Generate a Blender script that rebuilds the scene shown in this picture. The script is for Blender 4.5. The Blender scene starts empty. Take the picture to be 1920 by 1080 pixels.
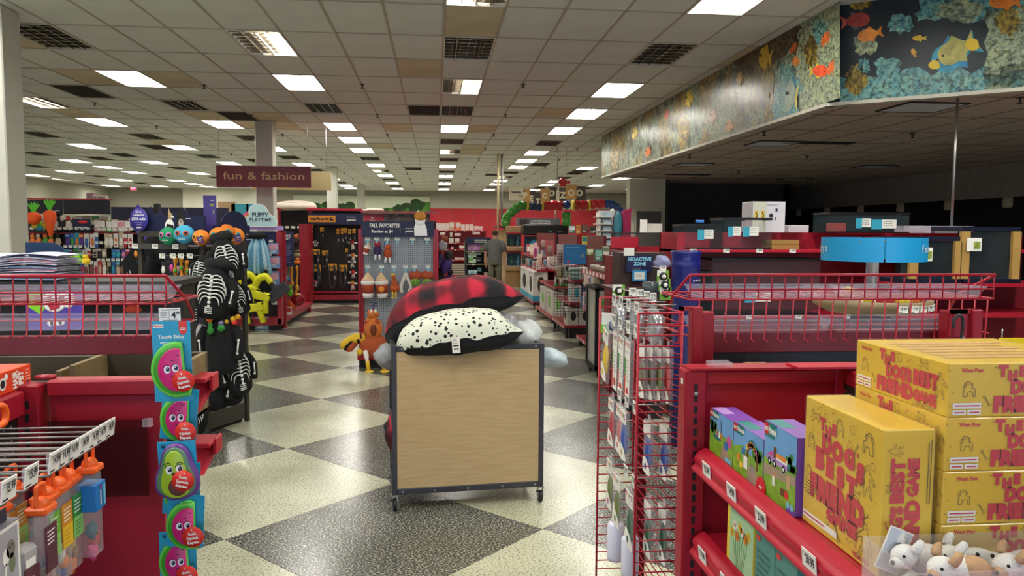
import bpy, math, random
from mathutils import Vector, Matrix
R_ = random.Random(7)
rad = math.radians
scene = bpy.context.scene
COL = scene.collection
# ------------------------------------------------------------------ camera, world, light, exposure
YAW, PITCH, ROLL, FPX = .0992, .0744, .0054, 1426.3
CAMP = Vector((0, 0, 1.66))
def _axes():
    cy, sy = math.cos(YAW), math.sin(YAW)
    f = Vector((sy*math.cos(PITCH), cy*math.cos(PITCH), -math.sin(PITCH)))
    r = Vector((cy, -sy, 0)); u = r.cross(f)
    return r*math.cos(ROLL)+u*math.sin(ROLL), -r*math.sin(ROLL)+u*math.cos(ROLL), f
RT, UP, FW = _axes()
cam = bpy.data.cameras.new('camera'); camo = bpy.data.objects.new('camera', cam); COL.objects.link(camo)
cam.sensor_width = 36; cam.lens = 36*FPX/1920; cam.clip_start = .02; cam.clip_end = 200
camo.matrix_world = Matrix(((RT.x, UP.x, -FW.x, 0), (RT.y, UP.y, -FW.y, 0), (RT.z, UP.z, -FW.z, CAMP.z), (0, 0, 0, 1)))
scene.camera = camo
vs = scene.view_settings
vs.view_transform = 'Standard'; vs.look = 'None'; vs.gamma = 1; vs.use_curve_mapping = False
vs.exposure = 0.97
LAMP = 15.0          # emission of a burning ceiling lamp
DAY = 130.0           # daylight through the shop front behind the camera (watts)
wd = bpy.data.worlds.new('world'); scene.world = wd; wd.use_nodes = True
wd.node_tree.nodes['Background'].inputs[0].default_value = (.55, .65, .8, 1)
wd.node_tree.nodes['Background'].inputs[1].default_value = .05
dl = bpy.data.lights.new('shop_front_daylight', 'AREA'); dl.shape = 'RECTANGLE'; dl.size = 12; dl.size_y = 2.2
dl.energy = DAY; dl.color = (.62, .76, 1)
dlo = bpy.data.objects.new('shop_front_daylight', dl); COL.objects.link(dlo)
dlo.location = (0, -5.6, 1.5); dlo.rotation_euler = (rad(90), 0, 0)

# ------------------------------------------------------------------ pixel of the photograph -> point in the place
def ray(px, py): return FW + RT*((px-960)/FPX) + UP*((540-py)/FPX)
def at(px, py, Y): d = ray(px, py); return CAMP + d*(Y/d.y)
def atx(px, py, X): d = ray(px, py); return CAMP + d*(X/d.x)
def atz(px, py, Z=0): d = ray(px, py); return CAMP + d*((Z-1.66)/d.z)

# ------------------------------------------------------------------ materials
def lin(h):
    h = h.lstrip('#'); out = []
    for i in (0, 2, 4):
        c = int(h[i:i+2], 16)/255
        out.append(c/12.92 if c <= .04045 else ((c+.055)/1.055)**2.4)
    return out
_mats = {}
def mat(col, rough=.5, metal=0, var=.1, scale=8, bump=0, bscale=60, alpha=1, emit=0, trans=0, coat=0, name=None):
    key = (col, rough, metal, var, scale, bump, bscale, alpha, emit, trans, coat)
    if key in _mats: return _mats[key]
    m = bpy.data.materials.new(name or 'surface_'+col.strip('#')); m.use_nodes = True
    nt = m.node_tree; b = nt.nodes['Principled BSDF']; c = lin(col)
    tc = nt.nodes.new('ShaderNodeTexCoord')
    if var:
        n = nt.nodes.new('ShaderNodeTexNoise'); n.inputs['Scale'].default_value = scale; n.inputs['Detail'].default_value = 4
        nt.links.new(tc.outputs['Object'], n.inputs['Vector'])
        r = nt.nodes.new('ShaderNodeValToRGB'); e = r.color_ramp.elements
        e[0].position = .3; e[1].position = .7
        e[0].color = [x*(1-var) for x in c]+[1]; e[1].color = [min(1, x*(1+var)) for x in c]+[1]
        nt.links.new(n.outputs['Fac'], r.inputs['Fac']); nt.links.new(r.outputs['Color'], b.inputs['Base Color'])
    else: b.inputs['Base Color'].default_value = c+[1]
    b.inputs['Roughness'].default_value = rough; b.inputs['Metallic'].default_value = metal
    if alpha < 1: b.inputs['Alpha'].default_value = alpha
    if trans: b.inputs['Transmission Weight'].default_value = trans
    if coat: b.inputs['Coat Weight'].default_value = coat
    if emit:
        b.inputs['Emission Color'].default_value = c+[1]; b.inputs['Emission Strength'].default_value = emit
    if bump:
        n2 = nt.nodes.new('ShaderNodeTexNoise'); n2.inputs['Scale'].default_value = bscale; n2.inputs['Detail'].default_value = 3
        nt.links.new(tc.outputs['Object'], n2.inputs['Vector'])
        bp = nt.nodes.new('ShaderNodeBump'); bp.inputs['Strength'].default_value = bump; bp.inputs['Distance'].default_value = .01
        nt.links.new(n2.outputs['Fac'], bp.inputs['Height']); nt.links.new(bp.outputs['Normal'], b.inputs['Normal'])
    _mats[key] = m
    return m
def nodemat(name, rough=.5):
    m = bpy.data.materials.new(name); m.use_nodes = True; nt = m.node_tree; b = nt.nodes['Principled BSDF']
    b.inputs['Roughness'].default_value = rough
    tc = nt.nodes.new('ShaderNodeTexCoord')
    return m, nt, b, tc
def ramp(nt, stops, interp='LINEAR'):
    r = nt.nodes.new('ShaderNodeValToRGB'); r.color_ramp.interpolation = interp; e = r.color_ramp.elements
    while len(e) < len(stops): e.new(.5)
    for i, (p, c) in enumerate(stops): e[i].position = p; e[i].color = lin(c)+[1]
    return r
def mapping(nt, tc, scale=(1, 1, 1), rot=(0, 0, 0), loc=(0, 0, 0), out='Object'):
    mp = nt.nodes.new('ShaderNodeMapping'); mp.inputs['Scale'].default_value = scale; mp.inputs['Rotation'].default_value = rot
    mp.inputs['Location'].default_value = loc
    nt.links.new(tc.outputs[out], mp.inputs['Vector']); return mp.outputs['Vector']

# ------------------------------------------------------------------ mesh builder
_tc = {}
def text_geo(s, bold=0.0, shear=0.0):
    k = (s, bold, shear)
    if k not in _tc:
        cu = bpy.data.curves.new('t', 'FONT'); cu.body = s; cu.size = 1; cu.offset = bold; cu.shear = shear; cu.resolution_u = 2
        o = bpy.data.objects.new('t', cu); me = bpy.data.meshes.new_from_object(o)
        v = [(a.co.x, a.co.y) for a in me.vertices]; f = [tuple(p.vertices) for p in me.polygons]
        bpy.data.objects.remove(o); bpy.data.curves.remove(cu); bpy.data.meshes.remove(me)
        xs = [a[0] for a in v] or [0]; ys = [a[1] for a in v] or [0]
        _tc[k] = (v, f, min(xs), max(xs), min(ys), max(ys))
    return _tc[k]
def frame(o, x, y):
    x = Vector(x).normalized(); y = Vector(y).normalized(); z = x.cross(y).normalized(); y = z.cross(x)
    return Matrix(((x.x, y.x, z.x, o[0]), (x.y, y.y, z.y, o[1]), (x.z, y.z, z.z, o[2]), (0, 0, 0, 1)))
FRONT = lambda x=0, y=0, z=0: frame((x, y, z), (1, 0, 0), (0, 0, 1))     # a sheet facing -y, local a=right b=up c=out
class MB:
    def __init__(s): s.v = []; s.f = []; s.m = []; s.mats = []; s.sm = []; s.T = None
    def mi(s, m):
        if m not in s.mats: s.mats.append(m)
        return s.mats.index(m)
    def add(s, vs_, fs, m, smooth=False):
        b = len(s.v); T = s.T
        s.v.extend([tuple(T @ Vector(p)) for p in vs_] if T is not None else [tuple(p) for p in vs_])
        k = s.mi(m)
        for f in fs: s.f.append(tuple(i+b for i in f)); s.m.append(k); s.sm.append(smooth)
        return s
    def box(s, x0, x1, y0, y1, z0, z1, m, bev=0):
        if x0 > x1: x0, x1 = x1, x0
        if y0 > y1: y0, y1 = y1, y0
        if z0 > z1: z0, z1 = z1, z0
        if not bev:
            return s.add([(x0,y0,z0),(x1,y0,z0),(x1,y1,z0),(x0,y1,z0),(x0,y0,z1),(x1,y0,z1),(x1,y1,z1),(x0,y1,z1)],
              [(0,3,2,1),(4,5,6,7),(0,1,5,4),(1,2,6,5),(2,3,7,6),(3,0,4,7)], m)
        b = min(bev, (x1-x0)/2.1, (y1-y0)/2.1, (z1-z0)/2.1); V = []; idx = {}
        for ix, X in ((0, x0), (1, x1)):
            for iy, Yy in ((0, y0), (1, y1)):
                for iz, Z in ((0, z0), (1, z1)):
                    dx = b if ix == 0 else -b; dy = b if iy == 0 else -b; dz = b if iz == 0 else -b
                    for a, p in (('x', (X, Yy+dy, Z+dz)), ('y', (X+dx, Yy, Z+dz)), ('z', (X+dx, Yy+dy, Z))):
                        idx[(ix, iy, iz, a)] = len(V); V.append(p)
        g = lambda *k: idx[k]; F = []
        F.append([g(0,0,0,'x'),g(0,0,1,'x'),g(0,1,1,'x'),g(0,1,0,'x')]); F.append([g(1,0,0,'x'),g(1,1,0,'x'),g(1,1,1,'x'),g(1,0,1,'x')])
        F.append([g(0,0,0,'y'),g(1,0,0,'y'),g(1,0,1,'y'),g(0,0,1,'y')]); F.append([g(0,1,0,'y'),g(0,1,1,'y'),g(1,1,1,'y'),g(1,1,0,'y')])
        F.append([g(0,0,0,'z'),g(0,1,0,'z'),g(1,1,0,'z'),g(1,0,0,'z')]); F.append([g(0,0,1,'z'),g(1,0,1,'z'),g(1,1,1,'z'),g(0,1,1,'z')])
        for a in (0, 1):
            for c in (0, 1):
                fl = a ^ c
                q = [g(a,c,0,'x'),g(a,c,0,'y'),g(a,c,1,'y'),g(a,c,1,'x')]; F.append(q if not fl else q[::-1])
                q = [g(a,0,c,'x'),g(a,1,c,'x'),g(a,1,c,'z'),g(a,0,c,'z')]; F.append(q if not fl else q[::-1])
                q = [g(0,a,c,'z'),g(0,a,c,'y'),g(1,a,c,'y'),g(1,a,c,'z')]; F.append(q if fl else q[::-1])
        for a in (0, 1):
            for c in (0, 1):
                for d in (0, 1):
                    q = [g(a,c,d,'x'),g(a,c,d,'y'),g(a,c,d,'z')]; F.append(q)
        return s.add(V, F, m)
    def quad(s, a, b, c, d, m): return s.add([a, b, c, d], [(0, 1, 2, 3)], m)
    def bar(s, p, q, w, h, m, up=(0, 0, 1)):
        p = Vector(p); q = Vector(q); d = (q-p).normalized(); u = Vector(up)
        if abs(d.dot(u)) > .95: u = Vector((0, 1, 0)) if abs(d.y) < .9 else Vector((1, 0, 0))
        x = d.cross(u).normalized()*w/2; y = x.cross(d).normalized()*h/2
        V = [p-x-y, p+x-y, p+x+y, p-x+y, q-x-y, q+x-y, q+x+y, q-x+y]
        return s.add(V, [(0,1,2,3)[::-1],(4,5,6,7),(0,1,5,4),(1,2,6,5),(2,3,7,6),(3,0,4,7)], m)
    def tube(s, path, r, m, n=8, closed=False, caps=True):
        P = [Vector(p) for p in path]; N = len(P); rs = r if isinstance(r, (list, tuple)) else [r]*N
        V = []; last = None
        for i, p in enumerate(P):
            if closed: t = (P[(i+1) % N]-P[i-1])
            else: t = P[min(i+1, N-1)]-P[max(i-1, 0)]
            t = t.normalized() if t.length > 1e-9 else Vector((0, 0, 1))
            if last is None:
                a = Vector((0, 0, 1)) if abs(t.z) < .9 else Vector((1, 0, 0)); u = t.cross(a).normalized()
            else: u = (last-t*last.dot(t)).normalized()
            last = u; w = t.cross(u)
            for k in range(n):
                an = 2*math.pi*k/n; V.append(p+(u*math.cos(an)+w*math.sin(an))*rs[i])
        F = []
        for i in range(N if closed else N-1):
            j = (i+1) % N
            for k in range(n):
                k2 = (k+1) % n; F.append((i*n+k, i*n+k2, j*n+k2, j*n+k))
        if caps and not closed: F.append(tuple(range(n))[::-1]); F.append(tuple((N-1)*n+k for k in range(n)))
        return s.add(V, F, m, n > 4)
    def lathe(s, prof, m, n=16, c=(0, 0, 0), smooth=True, sx=1, sy=1):
        V = []; F = []
        for r, z in prof:
            for k in range(n):
                a = 2*math.pi*k/n; V.append((c[0]+r*math.cos(a)*sx, c[1]+r*math.sin(a)*sy, c[2]+z))
        for i in range(len(prof)-1):
            for k in range(n):
                k2 = (k+1) % n; F.append((i*n+k, i*n+k2, (i+1)*n+k2, (i+1)*n+k))
        if prof[0][0] > 1e-6: F.append(tuple(range(n))[::-1])
        if prof[-1][0] > 1e-6: F.append(tuple((len(prof)-1)*n+k for k in range(n)))
        return s.add(V, F, m, smooth)
    def prism(s, poly, c0, c1, m, side=None):
        n = len(poly); a = sum(poly[i][0]*poly[(i+1) % n][1]-poly[(i+1) % n][0]*poly[i][1] for i in range(n))
        if a < 0: poly = poly[::-1]
        if c0 > c1: c0, c1 = c1, c0
        V = [(p[0], p[1], c0) for p in poly]+[(p[0], p[1], c1) for p in poly]
        s.add(V, [tuple(range(n, 2*n)), tuple(range(n))[::-1]], m)
        return s.add(V, [(i, (i+1) % n, n+(i+1) % n, n+i) for i in range(n)], side or m)
    def flat(s, poly, c, m):
        n = len(poly); a = sum(poly[i][0]*poly[(i+1) % n][1]-poly[(i+1) % n][0]*poly[i][1] for i in range(n))
        if a < 0: poly = poly[::-1]
        return s.add([(p[0], p[1], c) for p in poly], [tuple(range(n))], m)
    def rect(s, a0, b0, a1, b1, c, m): return s.flat([(a0, b0), (a1, b0), (a1, b1), (a0, b1)], c, m)
    def disc(s, a, b, r, c, m, n=20, rb=None, rot=0):
        rb = rb or r; P = []
        for k in range(n):
            t = 2*math.pi*k/n; x = r*math.cos(t); y = rb*math.sin(t)
            P.append((a+x*math.cos(rot)-y*math.sin(rot), b+x*math.sin(rot)+y*math.cos(rot)))
        return s.flat(P, c, m)
    def ell(s, c, r, m, nu=14, nv=9, fn=None, rot=None):
        V = []; F = []; RM = rot.to_3x3() if rot is not None else None
        r = r if isinstance(r, (tuple, list)) else (r, r, r)
        for j in range(nv+1):
            ph = math.pi*j/nv-math.pi/2
            for i in range(nu):
                th = 2*math.pi*i/nu
                p = Vector((math.cos(ph)*math.cos(th), math.cos(ph)*math.sin(th), math.sin(ph)))
                if fn: p = p*fn(p)
                p = Vector((p.x*r[0], p.y*r[1], p.z*r[2]))
                if RM is not None: p = RM @ p
                V.append((c[0]+p.x, c[1]+p.y, c[2]+p.z))
        for j in range(nv):
            for i in range(nu):
                i2 = (i+1) % nu; F.append((j*nu+i, j*nu+i2, (j+1)*nu+i2, (j+1)*nu+i))
        return s.add(V, F, m, True)
    def grid(s, fn, nu, nv, m, smooth=True, both=False):
        V = [fn(i/nu, j/nv) for j in range(nv+1) for i in range(nu+1)]
        F = [(j*(nu+1)+i, j*(nu+1)+i+1, (j+1)*(nu+1)+i+1, (j+1)*(nu+1)+i) for j in range(nv) for i in range(nu)]
        return s.add(V, F, m, smooth)
    def text(s, t, a, b, h, c, m, bold=0.0, al='c', wmax=None, shear=0.0, w=None, rot=0):
        """flat lettering in the a-b plane; h = cap height"""
        v, f, x0, x1, y0, y1 = text_geo(t, bold, shear)
        if not f: return s
        k = h/.7; kx = k
        if w: kx = w/(x1-x0)
        elif wmax and (x1-x0)*k > wmax: kx = wmax/(x1-x0)
        off = {'c': -(x0+x1)/2, 'l': -x0, 'r': -x1}[al]
        cr, sr = math.cos(rot), math.sin(rot); V = []
        for x, y in v:
            X = (x+off)*kx; Y = y*k; V.append((a+X*cr-Y*sr, b+X*sr+Y*cr, c))
        return s.add(V, f, m)
    def lines(s, a0, a1, b0, b1, n, c, m, seed=1, fill=.5):
        """rows of tiny print, too small to read"""
        rr = random.Random(seed); st = (b1-b0)/n
        for i in range(n):
            y = b1-st*(i+.5); e = a1-(a1-a0)*rr.random()*.35; s.rect(a0, y-st*fill/2, e, y+st*fill/2, c, m)
        return s
def mesh(mb, name):
    me = bpy.data.meshes.new(name); me.from_pydata(mb.v, [], mb.f)
    for m in mb.mats: me.materials.append(m)
    me.polygons.foreach_set('material_index', mb.m); me.polygons.foreach_set('use_smooth', mb.sm); me.update()
    return me
def obj(name, mb, parent=None, label=None):
    o = bpy.data.objects.new(name, mesh(mb, name) if isinstance(mb, MB) else mb); COL.objects.link(o)
    if parent is not None: o.parent = parent
    if label: o['label'] = label
    return o
def struct(name, mb, parent=None):
    o = obj(name, mb, parent)
    if parent is None: o['kind'] = 'structure'
    return o
def tag(o, label, cat, group=None):
    o['label'] = label; o['category'] = cat
    if group: o['group'] = group
    return o
def thing(name, label, cat, loc=(0, 0, 0), rz=0, group=None, rot=None):
    o = bpy.data.objects.new(name, None); COL.objects.link(o); o.empty_display_size = .05
    o.location = loc; o.rotation_euler = rot or (0, 0, rz)
    return tag(o, label, cat, group)
def dup(root, loc=None, rz=None, label=None, rot=None, scale=None, mats=None):
    r = root.copy(); COL.objects.link(r)
    if loc is not None: r.location = loc
    if rz is not None: r.rotation_euler = (0, 0, rz)
    if rot is not None: r.rotation_euler = rot
    if scale is not None: r.scale = (scale,)*3 if isinstance(scale, (int, float)) else scale
    if label: r['label'] = label
    for ch in root.children:
        c = ch.copy(); COL.objects.link(c); c.parent = r
        for g in ch.children:
            d = g.copy(); COL.objects.link(d); d.parent = c
    return r
def single(name, mb, label, cat, loc=(0, 0, 0), rz=0, group=None, rot=None):
    o = obj(name, mb); o.location = loc; o.rotation_euler = rot or (0, 0, rz); return tag(o, label, cat, group)
ORD = ['first', 'second', 'third', 'fourth', 'fifth', 'sixth', 'seventh', 'eighth', 'ninth', 'tenth', 'eleventh', 'twelfth',
       'thirteenth', 'fourteenth', 'fifteenth', 'sixteenth', 'seventeenth', 'eighteenth', 'nineteenth', 'twentieth', 'twenty-first', 'twenty-second', 'twenty-third', 'twenty-fourth']

# ------------------------------------------------------------------ common materials
RED = mat('a3172b', .38, var=.07, scale=5, coat=.15)
RED_D = mat('7c1320', .45, var=.1, scale=5)
RED_W = mat('b5182f', .35, var=.05)
BLACK = mat('17171a', .55, var=.12)
CHAR = mat('2e2d2b', .5, var=.1)
WHITE = mat('ece9e0', .55, var=.04)
CARD = mat('f1efe6', .5, var=.03)
INK = mat('1d1b20', .6, var=.05)
GREYP = mat('8f8d88', .6, var=.08)
NAVY = mat('1b2145', .5, var=.06)
STEEL = mat('a8a7a5', .3, .85, var=.06)
CHROME = mat('cfcdc9', .18, .9, var=.04)
PLASTIC = mat('e7e4ec', .15, alpha=.22, var=.03)
BAG = mat('e9e9ea', .12, alpha=.2, var=.1, scale=20)
BAG2 = mat('e6e6e6', .18, alpha=.45, var=.1, scale=20)
YEL = mat('e3ba20', .45, var=.06)
# ================================================================== THE SETTING
CH = 3.887; SOF = 2.95; FX = 3.88; FC = (FX, 7.36); FE = 17.8
XL, XR, YB, YF = -17.8, 12.2, 44.0, -6.0
TW, TL = .6096, 1.2192; GX0 = .0856; GY0 = 7.7236
wallm = mat('b9b6a6', .8, var=.04, scale=1.5, bump=.05)
# floor tiles
def terrazzo(name, base, dots, n2):
    m, nt, b, tc = nodemat(name, .22)
    vec = mapping(nt, tc, (1, 1, 1))
    v = nt.nodes.new('ShaderNodeTexVoronoi'); v.inputs['Scale'].default_value = 150; nt.links.new(vec, v.inputs['Vector'])
    n = nt.nodes.new('ShaderNodeTexNoise'); n.inputs['Scale'].default_value = 95; n.inputs['Detail'].default_value = 2; nt.links.new(vec, n.inputs['Vector'])
    r = ramp(nt, dots, 'CONSTANT'); nt.links.new(n.outputs['Fac'], r.inputs['Fac'])
    w = nt.nodes.new('ShaderNodeTexNoise'); w.inputs['Scale'].default_value = 1.3; w.inputs['Detail'].default_value = 5; nt.links.new(tc.outputs['Object'], w.inputs['Vector'])
    r2 = ramp(nt, [(.35, 'd8d8d4'), (.65, 'ffffff')]); nt.links.new(w.outputs['Fac'], r2.inputs['Fac'])
    mx = nt.nodes.new('ShaderNodeMixRGB'); mx.blend_type = 'MULTIPLY'; mx.inputs[0].default_value = 1
    nt.links.new(r.outputs['Color'], mx.inputs[1]); nt.links.new(r2.outputs['Color'], mx.inputs[2])
    nt.links.new(mx.outputs['Color'], b.inputs['Base Color'])
    wv = nt.nodes.new('ShaderNodeTexNoise'); wv.inputs['Scale'].default_value = 14; wv.inputs['Detail'].default_value = 2; nt.links.new(tc.outputs['Object'], wv.inputs['Vector'])
    bp = nt.nodes.new('ShaderNodeBump'); bp.inputs['Strength'].default_value = .045; bp.inputs['Distance'].default_value = .01
    nt.links.new(wv.outputs['Fac'], bp.inputs['Height']); nt.links.new(bp.outputs['Normal'], b.inputs['Normal'])
    rr = nt.nodes.new('ShaderNodeMapRange'); rr.inputs['To Min'].default_value = .14; rr.inputs['To Max'].default_value = .32
    nt.links.new(w.outputs['Fac'], rr.inputs['Value']); nt.links.new(rr.outputs['Result'], b.inputs['Roughness'])
    b.inputs['Specular IOR Level'].default_value = .5
    return m
T_L = terrazzo('pale_terrazzo_tile', None, [(0, '8a8a70'), (.40, 'c2c2a6'), (.46, 'd3d3b8'), (.62, 'dcdcc4')], 0)
T_D = terrazzo('dark_terrazzo_tile', None, [(0, '3c3c38'), (.43, '5c5c56'), (.53, '82827a'), (.60, 'b6b6a6')], 0)
fl = MB().box(XL, XR, YF, YB, -.05, -.004, mat('55554d', .8)); floor = struct('floor', fl)
hd = .8621; fx0, fy0 = -1.135, 4.107
def tile_mb(m): return mesh(MB().box(-.6086, .6086, -.6086, .6086, -.012, 0, m, .0015), 'floor_tile')
tml, tmd = tile_mb(T_L), tile_mb(T_D)
cells = []
for c in range(-20, 15):
    for r in range(-12, 47):
        if (c+r) % 2 == 0: continue
        x, y = fx0+hd*c, fy0+hd*r
        if not (XL+.7 < x < XR-.7 and YF+.7 < y < YB-.7): continue
        d = Vector((x, y, 0))-CAMP; dep = d.dot(FW); vis = dep > .8 and abs(d.dot(RT)/dep) < .76
        cells.append((0 if vis else 1, (x*x+y*y), x, y, r % 2 != 0))
cells.sort()
for k, (v, d, x, y, lt) in enumerate(cells[:300]):
    o = obj('floor_tile', tml if lt else tmd, floor); o.location = (x, y, 0); o.rotation_euler = (0, 0, rad(45)+R_.randrange(4)*rad(90))
rest = MB()
for v, d, x, y, lt in cells[300:]:
    rest.T = Matrix.Translation((x, y, 0)) @ Matrix.Rotation(rad(45), 4, 'Z'); rest.box(-.6086, .6086, -.6086, .6086, -.012, 0, T_L if lt else T_D)
o = obj('far_floor_tiles', rest, floor); o['kind'] = 'stuff'
# ceiling: hung grid, tiles
ctile = mat('d9dad6', .9, var=.05, scale=2.2, bump=.25, bscale=220)
ctile2 = mat('c9bb9e', .9, var=.14, scale=1.6, bump=.25, bscale=220)
gridm = mat('b3a898', .6, var=.05)
ceil = MB().box(XL, XR, YF, YB, CH+.16, CH+.2, mat('40382f', .9))
i0 = int((XL-GX0)/TW)-1; i1 = int((XR-GX0)/TW)+1; j0 = int((YF-GY0)/TL)-1; j1 = int((YB-GY0)/TL)+1
for i in range(i0, i1+1):
    x = GX0+i*TW
    if XL < x < XR: ceil.box(x-.012, x+.012, YF, YB, CH-.004, CH+.004, gridm)
for j in range(j0, j1+1):
    y = GY0+j*TL
    if YF < y < YB: ceil.box(XL, XR, y-.012, y+.012, CH-.004, CH+.004, gridm)
ceiling = struct('ceiling', ceil)
# which ceiling bays hold a light: column number -> {row: state}; 2 both lamps lit, L left lit, R right lit, 0 dark
LIT = {-9: {14: 2, 15: 0, 16: 2}, -8: {12: 0, 13: 2, 14: 2, 15: 0, 16: 2}, -7: {11: 2, 12: 'L', 13: 0, 14: 2, 15: 0, 16: 2},
 -6: {9: 0, 10: 2, 11: 0, 12: 2, 13: 0, 14: 2, 15: 0}, -5: {7: 0, 8: 2, 9: 2, 10: 2, 11: 0, 12: 2, 13: 2, 14: 2, 15: 0},
 -4: {5: 0, 6: 2, 7: 0, 8: 2, 9: 0, 10: 2, 11: 0, 12: 2, 13: 0, 14: 2}, -3: {-3: 2, -2: 0, -1: 2, 0: 2, 3: 'L', 4: 2, 5: 0, 6: 2, 7: 0, 8: 2, 9: 0, 10: 2, 11: 0, 12: 2, 13: 0, 14: 2},
 -2: {-3: 2, -2: 2, -1: 2, 0: 2, 1: 0, 2: 2, 3: 0, 4: 2, 5: 0, 6: 2, 7: 0, 8: 2, 9: 0, 10: 2, 11: 2, 12: 0, 13: 2, 14: 2},
 -1: {-3: 2, -2: 2, -1: 2, 0: 0, 1: 'R', 2: 2, 3: 0, 4: 2, 5: 2, 6: 2, 7: 0, 8: 2, 9: 'L', 10: 2, 11: 0, 12: 2, 13: 0, 14: 2},
 0: {-3: 0, -2: 2, -1: 0, 0: 'L', 1: 0, 2: 'R', 3: 0, 4: 2, 5: 0, 6: 'L', 7: 0, 8: 2, 9: 0, 10: 2, 11: 0, 12: 2, 13: 0, 14: 2},
 1: {-3: 2, -2: 2, -1: 2, 0: 2, 1: 0, 2: 2, 3: 2, 4: 2, 5: 0, 6: 2, 7: 2, 8: 2, 9: 0, 10: 'L', 11: 2, 12: 2, 13: 0, 14: 2},
 2: {-3: 2, -2: 2, -1: 2, 8: 2, 9: 0, 10: 0, 11: 2, 12: 2, 13: 0, 14: 2}, 3: {8: 0, 9: 0, 10: 2, 12: 2, 13: 0, 14: 2}, 4: {9: 0, 11: 2, 12: 0, 13: 2}, 5: {10: 2, 12: 2}}  # negative rows hang overhead out of view, added to light the foreground
used = {}
for ci, rows in LIT.items():
    for k in rows: used[(4*ci, 2*k)] = 1       # tile column index, row index (far edge GY0+2k*TL)
VENTS = [(-3*4+2, 5), (-7, 7), (-1, 6), (-2, 17), (-13, 12), (3, 19), (-10, 15), (8, 17), (-18, 15), (5, 15)]
for v in VENTS: used[v] = 2
ct = mesh(MB().box(-.296, .296, -.6, .6, 0, .015, ctile, .002), 'ceiling_tile'); ct2 = mesh(MB().box(-.296, .296, -.6, .6, 0, .015, ctile2, .002), 'ceiling_tile')
ctc = []
for i in range(i0, i1):
    for j in range(j0+1, j1+1):
        x = GX0+(i+.5)*TW; y = GY0+(j-.5)*TL
        if (i, j) in used or not (XL+.2 < x < XR-.2 and YF+.5 < y < YB-.5): continue
        if x > FX+.2 and y < FE: continue
        d = Vector((x, y, CH))-CAMP; dep = d.dot(FW); vis = dep > 1 and abs(d.dot(RT)/dep) < .72 and d.dot(UP)/dep < .41
        ctc.append((0 if vis else 1, x*x+y*y, x, y))
ctc.sort()
for v, d, x, y in ctc[:300]:
    st = abs(x+3.4) < .7 and abs(y-16) < 1.5
    o = obj('ceiling_tile', ct2 if st or R_.random() < .05 else ct, ceiling); o.location = (x, y, CH+.002+R_.random()*.004); o.rotation_euler = (R_.uniform(-.002, .002), R_.uniform(-.003, .003), 0)
rest = MB()
for v, d, x, y in ctc[300:]: rest.box(x-.296, x+.296, y-.6, y+.6, CH+.003, CH+.015, ctile)
o = obj('far_ceiling_tiles', rest, ceiling); o['kind'] = 'stuff'
# troffers
lampm = mat('fcfaf4', .5, var=0, emit=LAMP, name='burning_lamp')
tubem = mat('d9d2c2', .3, var=.05)
refl = mat('b9b3a8', .22, .9, var=.1, scale=12); bladem = mat('8e8577', .2, .95, var=.2, scale=30)
fram = mat('d6d2c8', .45, var=.03); warm = mat('6e4f33', .4, .6, var=.3, scale=10)
def troffer(left, right, label, x, y, group=None):
    t = thing('ceiling_light', label, 'ceiling light', (x, y, CH), 0, group)
    return t
W2, L2 = .285, .59
h = MB()
for a in (-1, 1):
    h.box(a*W2, a*(W2+.014), -L2-.014, L2+.014, -.008, .11, fram); h.box(-W2, W2, a*L2, a*(L2+.014), -.008, .11, fram)
h.box(-W2, W2, -L2, L2, .1, .11, refl)
m_house = mesh(h, 'housing')
def lamp_mb(s, m):
    b = MB()
    def fn(u, v):
        an = math.pi*(u-.5); return (s*.142+.1*math.sin(an), -L2*.96+2*L2*.96*v, .085-.045*math.cos(an))
    b.grid(fn, 6, 1, m); return mesh(b, 'lamp')
m_lamp = {(s, q): lamp_mb(s, lampm if q else tubem) for s in (-1, 1) for q in (0, 1)}
def tubes_mb(s):
    b = MB()
    for a in (-.05, .05): b.tube([(s*.142+a, -L2*.95, .06), (s*.142+a, L2*.95, .06)], .016, tubem, 8)
    b.box(s*.142-.02, s*.142+.02, -L2*.97, L2*.97, .085, .1, warm)
    return mesh(b, 'tube')
m_tube = {s: tubes_mb(s) for s in (-1, 1)}
b = MB()
for a in (-.142, 0, .142): b.box(a-.004, a+.004, -L2, L2, .0, .03, bladem)
for k in range(-3, 4): b.box(-W2, W2, k*.165-.003, k*.165+.003, .0, .03, bladem)
m_louv = mesh(b, 'louver')
b = MB(); b.box(-.004, .004, -L2, L2, .0, .05, fram)
m_div = mesh(b, 'divider')
rown = {0: 'middle row', -1: 'first row left of middle', 1: 'first row right of middle', 2: 'second row right of middle', 3: 'third row right of middle', 4: 'fourth row right of middle', 5: 'fifth row right of middle'}
for ci, rows in sorted(LIT.items()):
    for n, k in enumerate(sorted(rows)):
        s = rows[k]; x = GX0+ci*4*TW+TW/2; y = GY0+2*k*TL-TL/2
        rn = rown.get(ci, '%s row left of middle' % ORD[-ci-1])
        nn = n-sum(1 for q in rows if q < 0) if ci in (-3, -2, -1, 0, 1, 2) else n
        lab = '%s recessed ceiling light, %s along the %s' % ({2: 'fully lit', 0: 'unlit', 'L': 'left-half-lit', 'R': 'right-half-lit'}[s], ORD[nn] if nn >= 0 else 'unseen overhead '+ORD[n], rn)
        t = troffer(0, 0, lab, x, y, 'recessed ceiling lights')
        obj('housing', m_house, t)
        for sd, c in ((-1, 'L'), (1, 'R')):
            on = s == 2 or s == c
            obj('lamp' if on else 'tube', m_lamp[(sd, 1)] if on else m_tube[sd], t)
        obj('divider' if s == 2 else 'louver', m_div if s == 2 else m_louv, t)
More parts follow.
